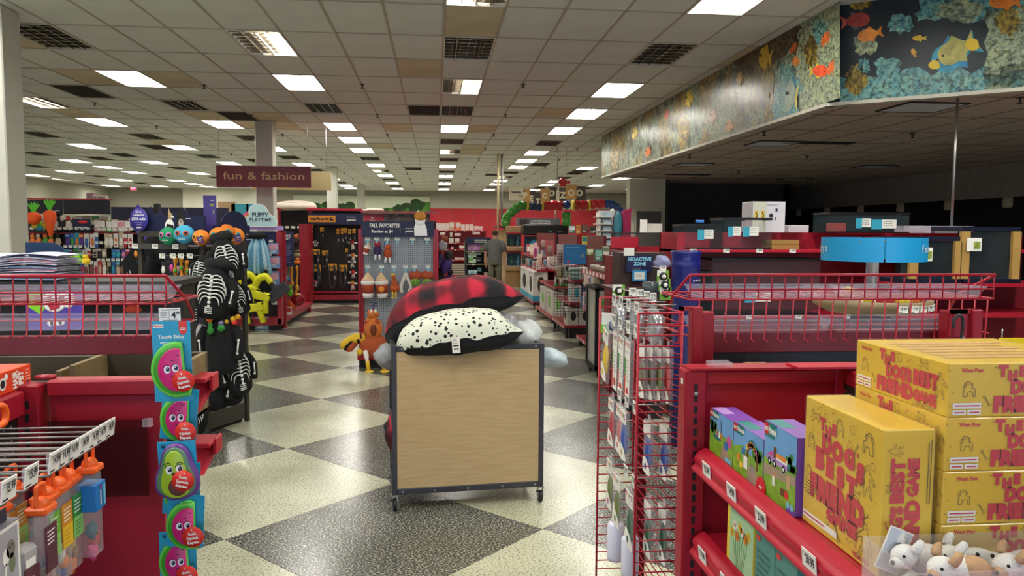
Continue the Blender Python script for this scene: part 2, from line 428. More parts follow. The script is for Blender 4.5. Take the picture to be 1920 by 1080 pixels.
# vents, sprinklers
ventm = mat('6b6156', .6, .3, var=.15)
b = MB()
for a in (-1, 1): b.box(a*.28, a*.3, -.6, .6, -.006, .02, gridm); b.box(-.3, .3, a*.58, a*.6, -.006, .02, gridm)
m_vf = mesh(b, 'vent_frame')
b = MB().box(-.28, .28, -.58, .58, .09, .1, BLACK)
m_vd = mesh(b, 'duct')
b = MB(); b.bar((-.28, 0, -.002), (.28, 0, -.002), .006, .075, ventm, (0, .5, 1)); m_vs = mesh(b, 'slat')
for n, (i, j) in enumerate(VENTS):
    t = thing('ceiling_vent', 'slatted return air vent in the ceiling, %s from the camera' % ORD[sorted(VENTS, key=lambda q: q[1]*4+abs(q[0])).index((i, j))], 'vent', (GX0+(i+.5)*TW, GY0+(j-.5)*TL, CH))
    obj('vent_frame', m_vf, t); obj('duct', m_vd, t)
    for q in range(9):
        o = obj('slat', m_vs, t); o.location = (0, -.5+q*.125, .03)
b = MB(); b.lathe([(.035, 0), (.035, -.008), (.012, -.012), (.01, -.05), (.028, -.055), (.028, -.06)], CHAR, 10)
m_sp = mesh(b, 'sprinkler_head')
n = 0
for i in (-4, -2.5, -1, .5, 2, 3.5) :
    for k in range(2, 11):
        x = GX0+(i*4+2.5)*TW/1.5-.6; y = 5.3+k*3.0+(i % 2)*.7
        if x > FX-.2 and y < FE+.5: continue
        o = single('sprinkler_head', m_sp, 'small dark fire sprinkler head hanging under the ceiling', 'sprinkler', (x, y, CH), 0, 'fire sprinklers'); n += 1
# walls
b = MB().box(XL-.15, XL, YF, YB, 0, CH+.2, wallm); struct('wall_left', b)
dimw = mat('24262a', .7, var=.08)  # charcoal paint deepens the darkness of the unlit room
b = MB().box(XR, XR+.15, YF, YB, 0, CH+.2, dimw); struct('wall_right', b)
b = MB().box(XL, XR, YB, YB+.15, 0, CH+.2, wallm); b.box(-13.6, -9.2, YB-1.2, YB, 0, CH+.1, mat('cfccba', .8, var=.03)); wb = struct('wall_back', b)  # jutting section coloured paler to stand for the stronger light there
redp = mat('c0222f', .55, var=.03)
for k in range(17):
    x0 = at(806, 400, YB).x+k*1.22
    if x0 > XR-1.3: break
    o = obj('wall_panel', MB().box(x0+.006, x0+1.214, YB-.03, YB, .1, 2.95, redp, .005), wb)
b = MB().box(XL, XR, YF-.15, YF, 0, .45, wallm); b.box(XL, XR, YF-.15, YF, 2.7, CH+.2, wallm); b.box(XL, -6.5, YF-.15, YF, .45, 2.7, wallm); b.box(6.5, XR, YF-.15, YF, .45, 2.7, wallm)
struct('wall_front', b)
# lower ceiling, fascia, dark back of the fish room
lowm = mat('c2b2a6', .9, var=.06, scale=2)
low = [(FX+.01, FE), FC, (FC[0]+2.9, FC[1]-2.3), (XR, FC[1]-2.3), (XR, 27), (7.6, 27), (5.2, 18.6), (4.95, FE)]
b = MB(); b.T = Matrix.Identity(4)
b.prism(low, SOF, SOF+.05, lowm); struct('ceiling_low', b)
b = MB()
for k in range(12):
    y = FE-k*1.2192
    b.box(max(FX+.05, FX+.05+max(0, FC[1]-y)*1.25), XR, y-.01, y+.01, SOF-.003, SOF+.001, mat('6f675e', .8))
for k in range(14):
    x = FX+.3+k*.6096; b.box(x-.01, x+.01, FC[1]-max(0, (x-FX))*.75+.15 if x < FX+2.9 else 5.3, FE, SOF-.003, SOF+.001, mat('6f675e', .8))
struct('trim_1', b)
slotm = mat('0c0b0b', .8)
def lowfix(px, py, n, w=.6, l=.55):
    p = atz(px, py, SOF); t = thing('ceiling_light', 'unlit light set in the dark lower ceiling, %s' % n, 'ceiling light', p)
    q = MB(); q.box(-w/2, w/2, -l/2, l/2, -.012, -.002, mat('d5dde6', .5)); obj('lens', q, t)
    q = MB()
    for a in (-1, 1): q.box(a*w/2, a*(w/2+.02), -l/2-.02, l/2+.02, -.016, 0, CHAR); q.box(-w/2, w/2, a*l/2, a*(l/2+.02), -.016, 0, CHAR)
    obj('frame', q, t)
for k, (px, py, nm) in enumerate([(1728, 200, 'near the fish mural corner'), (1450, 268, 'between the mural and a slot'), (1300, 308, 'towards the grey wall'), (1640, 312, 'deep in the dark room'), (1490, 335, 'farthest back')]): lowfix(px, py, nm)
for k, (px, py, nm) in enumerate([(1535, 267, 'nearer'), (1290, 327, 'farther')]):
    p = atz(px, py, SOF); q = MB().box(-.5, .5, -.12, .12, -.008, .01, slotm)
    for z in range(5): q.box(-.5, .5, -.1+z*.05-.004, -.1+z*.05+.004, -.014, -.008, CHAR)
    single('air_slot', q, 'black slotted air grille in the dark lower ceiling, %s one' % nm, 'vent', p)
for k, (px, py) in enumerate([(1433, 246), (1711, 250), (1513, 292), (1293, 290), (1385, 320), (1913, 182)]):
    single('sprinkler_head', m_sp, 'small sprinkler head under the dark lower ceiling', 'sprinkler', atz(px, py, SOF), 0, 'sprinklers in the dark room')
# grey wall end under the lower ceiling and the dark back walls
gw = mat('d6d5c0', .8, var=.03); dk = mat('3d3e40', .8, var=.1)  # back walls coloured charcoal to carry the unlit room's darkness
a = at(1181, 340, 18.3); c = at(1250, 340, 18.3)
b = MB(); b.box(a.x, c.x, 18.3, 18.6, 0, SOF, gw)
struct('wall_end', b)
e = at(1181, 340, 27); b = MB(); b.add([(a.x+.1, 18.6, 0), (e.x+.5, 27, 0), (e.x+.5, 27, SOF), (a.x+.1, 18.6, SOF), (a.x+.25, 18.6, 0), (e.x+.65, 27, 0), (e.x+.65, 27, SOF), (a.x+.25, 18.6, SOF)], [(0, 1, 2, 3), (7, 6, 5, 4), (3, 2, 6, 7), (0, 4, 5, 1), (0, 3, 7, 4), (1, 5, 6, 2)], gw); struct('wall_side', b)
q = MB(); z1 = at(1200, 396, 18.3).z; xx0, xx1 = at(1190, 420, 18.3).x, at(1241, 420, 18.3).x
q.box(xx0, xx1, 18.27, 18.3, .1, z1, mat('6d6e6c', .6)); q.box(xx0, xx0+.03, 18.25, 18.3, .1, z1, gw); q.box(xx1-.03, xx1, 18.25, 18.3, .1, z1, gw); q.box(xx0, xx1, 18.25, 18.3, z1, z1+.04, gw)  # flat panel coloured darker to stand in for the shaded wall recess
struct('recess_1', q)
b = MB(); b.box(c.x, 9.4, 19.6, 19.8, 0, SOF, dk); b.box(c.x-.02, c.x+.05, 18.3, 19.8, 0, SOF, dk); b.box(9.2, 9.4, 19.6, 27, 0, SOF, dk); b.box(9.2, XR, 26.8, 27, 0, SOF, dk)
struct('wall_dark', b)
b = MB(); b.box(XR-1.6, XR, 4, 26.8, 2.35, SOF, mat('9a948a', .8)); b.box(XR-1.5, XR-1.4, 4, 26.8, 0, 2.35, mat('08090a', .7)); struct('wall_bulkhead', b)  # near-black sheet stands in for the unlit tank area below
for k in range(8):
    y = 25-k*1.66; q = MB(); q.lathe([(.0, 0), (.1, 0), (.11, -.16), (.09, -.2), (.0, -.2)], mat('c0b28e', .6), 12)
    q2 = q; single('spot_lamp', q, 'small unlit beige spot lamp under the dark bulkhead, %s from the back' % ORD[k], 'lamp', (XR-1.5, y, 2.35), 0, 'spot lamps under the bulkhead')
# fascia with the reef mural
b = MB(); e2 = (FC[0]+2.9, FC[1]-2.3)
b.box(FX, FX+.12, FC[1], FE, SOF, CH, wallm); b.box(FX, 9, FE-.12, FE, SOF, CH, wallm)
dd = Vector((e2[0]-FC[0], e2[1]-FC[1], 0)); Lc = dd.length; dd.normalize(); nn = Vector((dd.y, -dd.x, 0))
for s0, s1 in ((FC, e2),):
    b.T = frame((FC[0], FC[1], SOF), dd, (0, 0, 1)); b.box(0, Lc, 0, CH-SOF, -.12, 0, wallm); b.T = None
struct('wall_fascia', b)
# white edge strip under the mural
b = MB(); b.box(FX-.012, FX+.1, FC[1]-.01, FE, SOF-.03, SOF+.004, mat('c6c2b2', .5)); b.T = frame((FC[0], FC[1], SOF), dd, (0, 0, 1)); b.box(0, Lc, -.03, .004, -.1, .012, mat('c6c2b2', .5)); b.T = None
struct('trim_2', b)
def reefmat(name, stops, sc, stretch, dist=1.5, rough=.34, stops2=None, fleck=True):
    m, nt, bs, tc = nodemat(name, rough)
    v = mapping(nt, tc, stretch)
    n = nt.nodes.new('ShaderNodeTexNoise'); n.inputs['Scale'].default_value = sc; n.inputs['Detail'].default_value = 7; n.inputs['Distortion'].default_value = dist; n.inputs['Roughness'].default_value = .68
    nt.links.new(v, n.inputs['Vector']); r = ramp(nt, stops); nt.links.new(n.outputs['Fac'], r.inputs['Fac'])
    col = r.outputs['Color']
    def fine(col, sc2, stops2, f=1):
        k = nt.nodes.new('ShaderNodeTexNoise'); k.inputs['Scale'].default_value = sc2; k.inputs['Detail'].default_value = 5; k.inputs['Roughness'].default_value = .7; nt.links.new(v, k.inputs['Vector'])
        r2 = ramp(nt, stops2); nt.links.new(k.outputs['Fac'], r2.inputs['Fac']); mx = nt.nodes.new('ShaderNodeMixRGB'); mx.blend_type = 'MULTIPLY'; mx.inputs[0].default_value = f
        nt.links.new(col, mx.inputs[1]); nt.links.new(r2.outputs['Color'], mx.inputs[2]); return mx.outputs['Color']
    if stops2 is not None:
        n2 = nt.nodes.new('ShaderNodeTexNoise'); n2.inputs['Scale'].default_value = 1.6; n2.inputs['Detail'].default_value = 4; nt.links.new(v, n2.inputs['Vector'])
        m2 = nt.nodes.new('ShaderNodeMapRange'); m2.inputs['From Min'].default_value = .44; m2.inputs['From Max'].default_value = .56; nt.links.new(n2.outputs['Fac'], m2.inputs['Value'])
        rb = ramp(nt, stops2); nt.links.new(n.outputs['Fac'], rb.inputs['Fac']); mx = nt.nodes.new('ShaderNodeMixRGB'); nt.links.new(m2.outputs[0], mx.inputs[0]); nt.links.new(col, mx.inputs[1]); nt.links.new(rb.outputs['Color'], mx.inputs[2]); col = mx.outputs['Color']
        col = fine(col, 3.5, [(.38, '2a2820'), (.52, 'ffffff')])
    if fleck: col = fine(col, 26, [(.4, '6a6e66'), (.55, 'ffffff')], .9)
    nt.links.new(col, bs.inputs['Base Color']); return m
R_DEEP = reefmat('reef_deep_water', [(.35, '0d141c'), (.6, '1b2a33'), (.75, '203238')], 2.2, (1, 1, 1), fleck=False)
R_TEAL = reefmat('reef_teal_coral', [(.3, '2f5c66'), (.45, '5d9ca3'), (.55, '74a89f'), (.68, 'a3c2a4'), (.8, '3d6f7c')], 13, (1, 1, 1), 1.2)
R_PALE = reefmat('reef_pale_coral', [(.28, '4b5a50'), (.42, '8d9d86'), (.55, 'a3ad88'), (.68, 'c6c894'), (.8, '7c8156')], 15, (1, 1, 1), 1)
R_YEL = reefmat('reef_yellow_coral', [(.3, '231f14'), (.42, '5b4a1f'), (.5, '86702a'), (.58, 'bd9c3c'), (.66, '707c58'), (.74, '55602f'), (.85, '2c2a1c')], 8, (1, 1, .7), 1.5)
R_MIX = reefmat('reef_mixed_growth', [(.3, '1d1a10'), (.44, '6b5620'), (.52, 'b8973a'), (.6, 'd8bf5a'), (.7, '8a8a50'), (.8, '3a3a24')], 10, (1, 1, .8), 1, .3, [(.3, '2c3a36'), (.45, '7d9484'), (.55, 'b4c0a0'), (.65, '93aba4'), (.8, '3c4c48')])
R_BRN = reefmat('reef_brown_rock', [(.3, '15120e'), (.45, '3c2d1c'), (.56, '7a5a2c'), (.66, '5f6f5d'), (.78, '2a2319')], 10, (1, 1, .8), 1.5)
def mpt(px, py):
    if px <= 1575: return atx(px, py, FX-.004)
    d = ray(px, py); t = (Vector((FC[0], FC[1], 0))-CAMP).dot(nn)/d.dot(nn); return CAMP+d*t
mural = thing('reef_mural', 'long coral reef photo mural wrapped round the dropped ceiling edge', 'mural', (FX, FC[1], SOF))
ML = Vector((FX, FC[1], SOF))
def lift(p, px, k): return p + (Vector((-1, 0, 0)) if px <= 1575 else nn)*(.001+.0012*k) - ML
b = MB(); b.quad((-.002, FE-FC[1], 0), (-.002, 0, 0), (-.002, 0, CH-SOF), (-.002, FE-FC[1], CH-SOF), R_MIX)
o = obj('mural_sheet', b, mural)
b = MB(); e = dd*Lc; n3 = nn*.002; b.quad(n3, e+n3, e+n3+Vector((0, 0, CH-SOF)), n3+Vector((0, 0, CH-SOF)), R_DEEP)
o = obj('mural_sheet', b, mural)
def patch(pts, m, k):
    q = MB(); q.add([lift(mpt(*p), p[0], k) for p in pts], [tuple(range(len(pts)))], m); return q
def blob(cx, cy, rx, ry, m, k, n=26, j=.12, rot=0, seed=1):
    rr = random.Random(seed); P = []
    for i in range(n):
        t = 2*math.pi*i/n; f = 1+rr.uniform(-j, j); x = rx*f*math.cos(t); y = ry*f*math.sin(t)
        P.append((cx+x*math.cos(rot)-y*math.sin(rot), cy+x*math.sin(rot)+y*math.cos(rot)))
    if max(p[0] for p in P) > 1575 > min(p[0] for p in P): P = [(max(p[0], 1575.01), p[1]) if cx > 1575 else (min(p[0], 1575), p[1]) for p in P]
    return patch(P, m, k)
def ok(x, y): return True
def fasc_y(px, top):   # pixel height of the fascia's edge at px
    if px <= 1575:
        Y = FX/(ray(px, 300).x/ray(px, 300).y); P = Vector((FX, Y, CH if top else SOF))
    else:
        q = mpt(px, 120); P = Vector((q.x, q.y, CH if top else SOF))
    d = P-CAMP; w = d.dot(FW); return 540-FPX*d.dot(UP)/w
def band(x0, x1, f0, f1, m, k, seed, rough=.06, n=14):
    rr = random.Random(seed); up_, dn = [], []
    for i in range(n+1):
        px = x0+(x1-x0)*i/n; t, bt = fasc_y(px, 1), fasc_y(px, 0); g = lambda f: t+(bt-t)*f
        e0 = 0 if f0 <= 0 else rr.uniform(-rough, rough); e1 = 0 if f1 >= 1 else rr.uniform(-rough, rough)
        up_.append((px, g(max(.004, f0+e0)))); dn.append((px, g(min(.996, f1+e1))))
    def side(a, b2, s):
        o = []
        for i in range(1, 7): f = i/7; o.append((min(1575, a[0]+rr.uniform(-7, 7)) if x0 <= 1575 else max(1575.1, a[0]+rr.uniform(-7, 7)), a[1]+(b2[1]-a[1])*f))
        return o
    jag = lambda P, e: P if abs(e-1575) < 1 else P
    R1 = side(dn[-1], up_[-1], 1) if abs(x1-1575) > 1 else []; L1 = side(up_[0], dn[0], 0) if abs(x0-1575) > 1 else []
    return patch(dn+R1+up_[::-1]+L1, m, k)
cor = [band(1500, 1575, .0, 1, R_PALE, 0, 1), band(1575.1, 1600, .0, 1, R_TEAL, 0, 2), band(1575.1, 1920, .77, 1, R_TEAL, 1, 3), band(1720, 1960, -.2, .3, R_TEAL, 1, 4),
       band(1850, 2100, .2, 1, R_PALE, 1, 5), band(1330, 1380, .45, 1, R_PALE, 0, 6, .1), band(1380, 1500, 0, .3, R_BRN, 1, 8, .1), band(1450, 1500, .6, 1, R_TEAL, 1, 9, .1)]
for q in cor: obj('coral', q, mural)
for i, (cx, cy, rx, ry, m) in enumerate([(1690, 45, 24, 18, R_TEAL), (1665, 130, 26, 22, R_TEAL), (1622, 80, 22, 22, R_PALE), (1605, 150, 20, 28, R_YEL), (1620, 125, 12, 14, R_TEAL), (1612, 5, 22, 14, R_YEL), (1890, 40, 24, 26, R_YEL), (1800, 20, 40, 22, R_PALE), (1540, 60, 16, 24, R_TEAL), (1555, 130, 14, 26, R_PALE), (1520, 100, 12, 30, R_YEL), (1475, 150, 16, 30, R_TEAL), (1440, 150, 14, 30, R_YEL)]):
    obj('coral', blob(cx, cy, rx, ry, m, 2, seed=i+3, j=.22), mural)
def fish(cx, cy, l, hgt, col, rot=0, tail=None, fins=None, up=0):
    q = MB(); c, s = math.cos(rot), math.sin(rot)
    def P(x, y): return (cx+x*c-y*s, cy+x*s+y*c)
    fm = mat(col, .35, var=.3, scale=14); tm = mat(tail or col, .35, var=.15); n = 18
    bd = [P(l/2*math.cos(2*math.pi*i/n), hgt/2*math.sin(2*math.pi*i/n)*(1-.25*math.cos(2*math.pi*i/n))) for i in range(n)]
    tl = [P(l*.4, -hgt*.12), P(l*.72, -hgt*.5), P(l*.62, 0), P(l*.72, hgt*.5), P(l*.4, hgt*.12)]
    fn = [P(-l*.15, -hgt*.42), P(l*.15, -hgt*.72), P(l*.35, -hgt*.3)]; fb = [P(-l*.05, hgt*.42), P(l*.2, hgt*.7), P(l*.3, hgt*.3)]
    ey = [P(-l*.34+hgt*.06*math.cos(2*math.pi*i/8), -hgt*.08+hgt*.06*math.sin(2*math.pi*i/8)) for i in range(8)]
    for pts, m, k in ((tl, tm, 3), (fn, mat(fins or tail or col, .35, var=.15), 3), (fb, mat(fins or tail or col, .35, var=.15), 3), (bd, fm, 4), (ey, INK, 5)):
        px0 = pts[0][0]; lo = cx <= 1575
        pts = [((min(p[0], 1575) if lo else max(p[0], 1575.02)), p[1]) for p in pts]
        q.add([lift(mpt(*p), p[0], k+up) for p in pts], [tuple(range(len(pts)))], m)
    return obj('fish', q, mural)
fish(1608, 38, 46, 26, 'a83a34', math.pi-.15, 'c9564a', '5c5a66'); fish(1628, 66, 40, 22, 'dd8a3a', math.pi-.25+math.pi, 'd97f2c'); fish(1722, 72, 22, 9, 'e2b12e', 0, 'e2c53e'); fish(1713, 98, 14, 8, 'e0a13a', 1.2)
fish(1784, 104, 80, 50, '2a8fae', -.5, '2a8fae', '2a7fae'); fish(1789, 97, 66, 40, 'b3ac5c', -.5, 'b3ac5c', 'a3a85c', 3); obj('fish', blob(1823, 84, 13, 12, mat('e6c62a', .35, var=.1), 9, 14, .05), mural); obj('fish', blob(1752, 122, 11, 9, mat('d8b92a', .35, var=.15), 9, 14, .1), mural); fish(1538, 133, 28, 22, 'f0532f', math.pi, 'd8b93c'); fish(1548, 72, 12, 26, 'e0702e', .4); fish(1558, 128, 10, 24, 'dc6a30', .3)
fish(1483, 180, 20, 56, '8fa08a', .1, 'd8c24a', '2f7f9c'); fish(1434, 108, 20, 38, 'd8b21f', .1); fish(1387, 148, 12, 22, 'cfa63a', .1); fish(1292, 185, 12, 26, 'd9b930', .1); fish(1337, 218, 12, 24, 'd9b9a4', .1); fish(1368, 236, 12, 20, 'd8923c', .1)
fish(1492, 115, 12, 16, 'e0852f', .2); fish(1880, 5, 50, 22, 'e07d27', 0); fish(1488, 90, 8, 20, 'c7582a', .5); fish(1250, 215, 8, 16, 'd95a34', .2); fish(1190, 250, 10, 20, 'd9b930', .2); fish(1215, 285, 9, 16, 'e07a34', .2)
# columns
colm = mat('c9c8bc', .65, var=.03, bump=.03)
def column(x0, x1, Y, d=None):
    a = at(x0, 400, Y).x; c = at(x1, 400, Y).x; d = d or (c-a)
    q = MB().box(a, c, Y, Y+d, 0, CH, colm, .012); q.box(a-.012, c+.012, Y-.012, Y+d+.012, 0, .12, CHAR); struct('column', q)
column(481, 513, 16.2); column(613, 632, 27.5); column(670, 683, 38)
q = MB(); p = at(13, 300, 8.2); q.box(p.x-.36, p.x, 8.2, 8.56, 0, CH, colm, .012); struct('column', q)
# ================================================================== HELPERS FOR GOODS
def part(name, mb, t, label=None):
    """mb is in world coordinates; store it relative to its thing"""
    M = Matrix.Translation(t.location) @ t.rotation_euler.to_matrix().to_4x4()
    p = t.parent
    while p is not None:
        M = Matrix.Translation(p.location) @ p.rotation_euler.to_matrix().to_4x4() @ M; p = p.parent
    inv = M.inverted(); mb.v = [tuple(inv @ Vector(v)) for v in mb.v]
    return obj(name, mb, t, label)
def stroke(q, pts, w, c, m, closed=False):
    P = [Vector((p[0], p[1])) for p in pts]; n = len(P); L, Rr = [], []
    for i in range(n):
        a = P[i-1] if (i > 0 or closed) else P[i]; b = P[(i+1) % n] if (i < n-1 or closed) else P[i]
        d = (b-a); d = d.normalized() if d.length > 1e-9 else Vector((1, 0)); nrm = Vector((-d.y, d.x))*w/2
        L.append(P[i]+nrm); Rr.append(P[i]-nrm)
    V = [(p.x, p.y, c) for p in Rr]+[(p.x, p.y, c) for p in L]
    F = [(i, (i+1) % n, n+(i+1) % n, n+i) for i in range(n if closed else n-1)]
    return q.add(V, F, m)
def smooth(pts, k=4, closed=False):
    """Catmull-Rom"""
    n = len(pts); out = []
    D = len(pts[0])
    for i in range(n if closed else n-1):
        g = lambda j: pts[j % n] if closed else pts[max(0, min(n-1, j))]
        p0, p1, p2, p3 = g(i-1), g(i), g(i+1), g(i+2)
        for s in range(k):
            t = s/k
            out.append(tuple(.5*(2*p1[d]+(p2[d]-p0[d])*t+(2*p0[d]-5*p1[d]+4*p2[d]-p3[d])*t*t+(3*p1[d]-p0[d]-3*p2[d]+p3[d])*t**3) for d in range(D)))
    if not closed: out.append(tuple(pts[-1]))
    return out
def tagmb(q, T, s, w=.042, h=.03, big=.4):
    q.T = T; q.box(-w/2, w/2, -h/2, h/2, 0, .0015, CARD); q.text(s, w*.1, -h*.1, h*big, .002, INK, .02, wmax=w*.6)
    q.rect(-w*.45, h*.3, w*.4, h*.36, .002, GREYP); q.rect(-w*.45, h*.18, w*.2, h*.22, .002, GREYP); q.rect(-w*.45, -h*.42, -w*.05, -h*.34, .002, INK)
    q.T = None; return q
def post(q, x0, x1, y0, y1, z0, z1, m, face='-y', slots=True, z_from=None):
    q.box(x0, x1, y0, y1, z0, z1, m, .003)
    if slots:
        z = z1-.03; xm = (x0+x1)/2; ym = (y0+y1)/2
        while z > (z_from if z_from is not None else z0+.05):
            if face == '-y': q.box(xm-.004, xm+.004, y0-.0008, y0+.001, z-.016, z, BLACK)
            elif face == '-x': q.box(x0-.0008, x0+.001, ym-.004, ym+.004, z-.016, z, BLACK)
            else: q.box(x1-.001, x1+.0008, ym-.004, ym+.004, z-.016, z, BLACK)
            z -= .0254
    return q
PEGD = None
def pegmat(name, base, hole, sp=.0254, r=.0032, rough=.5):
    m, nt, b, tc = nodemat(name, rough)
    v = nt.nodes.new('ShaderNodeVectorMath'); v.operation = 'MODULO'; add = nt.nodes.new('ShaderNodeVectorMath'); add.operation = 'ADD'; add.inputs[1].default_value = (100*sp,)*3
    nt.links.new(tc.outputs['Object'], add.inputs[0]); nt.links.new(add.outputs[0], v.inputs[0]); v.inputs[1].default_value = (sp,)*3
    sub = nt.nodes.new('ShaderNodeVectorMath'); sub.operation = 'SUBTRACT'; sub.inputs[1].default_value = (sp/2,)*3; nt.links.new(v.outputs[0], sub.inputs[0])
    mul = nt.nodes.new('ShaderNodeVectorMath'); mul.operation = 'MULTIPLY'; mul.inputs[1].default_value = (1, 0, 1); nt.links.new(sub.outputs[0], mul.inputs[0])
    ln = nt.nodes.new('ShaderNodeVectorMath'); ln.operation = 'LENGTH'; nt.links.new(mul.outputs[0], ln.inputs[0])
    lt = nt.nodes.new('ShaderNodeMath'); lt.operation = 'LESS_THAN'; lt.inputs[1].default_value = r; nt.links.new(ln.outputs['Value'], lt.inputs[0])
    r_ = ramp(nt, [(0, base), (1, hole)]); nt.links.new(lt.outputs[0], r_.inputs['Fac']); nt.links.new(r_.outputs['Color'], b.inputs['Base Color'])
    return m
PEG_DARK = pegmat('dark_pegboard', '2b2827', 'b9a79c', r=.0026); PEG_GREY = pegmat('grey_pegboard', '9aa3ad', '2b3038', r=.0055, sp=.0254)

# ================================================================== RIGHT FOREGROUND: gondola with toy boxes
gx0, gx1, gy = .552, .93, 1.63
G = thing('gondola_shelf', 'red metal gondola shelf holding toy and game boxes at the right front', 'shelf', (.75, .9, 0))
q = MB(); q.box(gx0+.05, gx1-.02, gy+.02, gy+.035, .1, 1.335, RED); q.box(gx0+.05, gx1-.02, gy+.005, gy+.05, 1.318, 1.35, RED, .003)
part('end_panel', q, G)
q = MB(); post(q, gx0, gx0+.05, gy, gy+.05, 0, 1.352, RED, z_from=.7); part('upright', q, G)
q = MB(); post(q, gx1-.025, gx1+.02, gy, gy+.05, 0, 1.352, RED, z_from=.7); part('upright', q, G)
q = MB(); q.box(gx0+.01, gx1+.02, gy-.004, gy+.06, 1.352, 1.357, RED); q.box(gx1-.13, gx1+.03, gy-.03, gy+.03, 1.357, 1.362, RED_W); q.ell((gx0+.025, gy-.002, 1.30), .006, STEEL, 10, 6); part('top_rail', q, G)
q = MB(); q.box(gx1, gx1+.02, .3, gy, .1, 1.32, PEG_DARK); part('peg_panel', q, G)
q = MB(); q.box(gx1-.005, gx1+.03, .3, gy, 1.315, 1.352, RED, .003); part('back_rail', q, G)
q = MB(); q.box(gx0+.02, gx1, .3, gy, .03, .14, RED, .004); q.box(gx0+.06, gx1, .3, gy, 0, .03, BLACK); part('base_deck', q, G)
def shelf_board(z, tags, xf=.577, y0=.32, y1=1.615):
    q = MB(); q.box(xf+.02, gx1, y0, y1, z-.02, z, RED, .002)
    for k in range(5):
        for j in range(22): q.box(xf+.09+k*.05, xf+.1+k*.05, y0+.03+j*.058, y0+.045+j*.058, z, z+.0006, RED_D)
    s = part('shelf_board', q, G)
    q = MB(); pr = smooth([(xf+.022, z+.004), (xf+.006, z-.002), (xf-.006, z-.016), (xf-.004, z-.03), (xf-.013, z-.043), (xf+.02, z-.047)], 3)
    q.add([(a, y, b) for y in (y0, y1) for a, b in pr], [(i, i+1, len(pr)+i+1, len(pr)+i) for i in range(len(pr)-1)], RED_W, True)
    q.add([(a, y1, b) for a, b in pr], [tuple(range(len(pr)))], RED_W); part('price_rail', q, s)
    for y, t in tags:
        q = MB(); tagmb(q, frame((xf-.007, y, z-.022), (0, -1, 0), (-.1, 0, 1)), t, .044, .034); part('price_tag', q, s)
    return s
shelf_board(1.177, [(1.532, '13.99'), (1.395, '14.99'), (1.26, '23.99'), (1.084, '30.99'), (.86, '30.99')])
shelf_board(.985, [(1.545, '17.99'), (1.415, '17.99'), (1.25, '17.99')])
shelf_board(.74, [(1.6, '17.99')])
# clear sign clip and small white label on the end frame
single('sign_clip', MB().box(-.025, .025, -.02, .02, 0, .012, PLASTIC, .002), 'clear plastic sign clip on top of the red right end frame', 'clip', (gx0+.085, gy+.02, 1.357))
single('shelf_label', MB().box(-.006, .006, -.001, 0, -.006, .006, CARD), 'tiny white sticker on the edge of the red right end post', 'label', (gx0-.0005, gy+.02, 1.325), rad(-90))

# ---- game boxes
GY_ = mat('e6bd1c', .32, var=.05, coat=.3); GY2 = mat('d6b53a', .32, var=.05, coat=.3); PINK = mat('cf2438', .45, var=.04); OUT = mat('5d4a17', .6, var=.05)
BRN = mat('8d5a2a', .6, var=.1)
def doodle_dog(q, x, y, s, c, fl=1):
    for pts in ([(-1, -1), (-.9, 0), (-.6, .5), (-.7, .9), (-.3, 1.1), (.1, .9), (.3, .6), (.2, .2), (.7, .1), (.8, -1), (.5, -1), (.4, -.4), (-.3, -.4), (-.4, -1), (-1, -1)],
                [(-.7, .8), (-1, .5), (-.9, .2)], [(.1, .9), (.35, .75), (.3, .4)]):
        stroke(q, smooth([(x+fl*a*s, y+b*s) for a, b in pts], 2), s*.09, c, OUT)
    q.disc(x-fl*.35*s, y+.7*s, s*.07, c, OUT, 6); q.disc(x-fl*.1*s, y+.72*s, s*.07, c, OUT, 6)
def doodle_run(q, x, y, s, c, fl=1):
    stroke(q, smooth([(x+fl*a*s, y+b*s) for a, b in [(-1.3, -.4), (-.8, 0), (-.6, .5), (-.9, .9), (-.4, .8), (-.1, .4), (.6, .5), (1, .3), (1.3, .9), (1.2, .1), (1.3, -.6), (.9, -.3), (.5, -.1), (-.2, -.1), (-.5, -.6), (-.9, -.7)]], 2), s*.09, c, OUT)
def doodle_bone(q, x, y, s, c, rot=0, m=None):
    P = [(-1, .15), (-1.3, .4), (-1.5, .1), (-1.4, 0), (-1.5, -.3), (-1.1, -.4), (-.9, -.15), (.9, -.15), (1.1, -.4), (1.5, -.3), (1.4, 0), (1.5, .3), (1.1, .4), (.9, .15)]
    cr, sr = math.cos(rot), math.sin(rot); P = [(x+s*(a*cr-b*sr), y+s*(a*sr+b*cr)) for a, b in P]
    if m: q.flat(P, c, m)
    else: stroke(q, smooth(P, 2, True), s*.13, c, OUT, True)
def doodle_bread(q, x, y, s, c, rot=0):
    cr, sr = math.cos(rot), math.sin(rot); P = [(-.7, -.8), (.7, -.8), (.65, .3), (.9, .7), (0, 1), (-.9, .7), (-.65, .3)]
    stroke(q, [(x+s*(a*cr-b*sr), y+s*(a*sr+b*cr)) for a, b in P], s*.11, c, OUT, True)
def doodle_man(q, x, y, s, c, fl=1):
    stroke(q, smooth([(x+fl*a*s, y+b*s) for a, b in [(-.3, 1), (0, 1.25), (.3, 1), (.15, .75), (.5, .5), (1.3, -.2), (1.1, -.35), (.4, .1), (.45, -.6), (.9, -1.6), (.6, -1.7), (.1, -.7), (-.3, -1.7), (-.6, -1.6), (-.4, -.4), (-.9, -1), (-1.05, -.85), (-.4, .5), (-.15, .75), (-.3, 1)]], 2), s*.07, c, OUT)
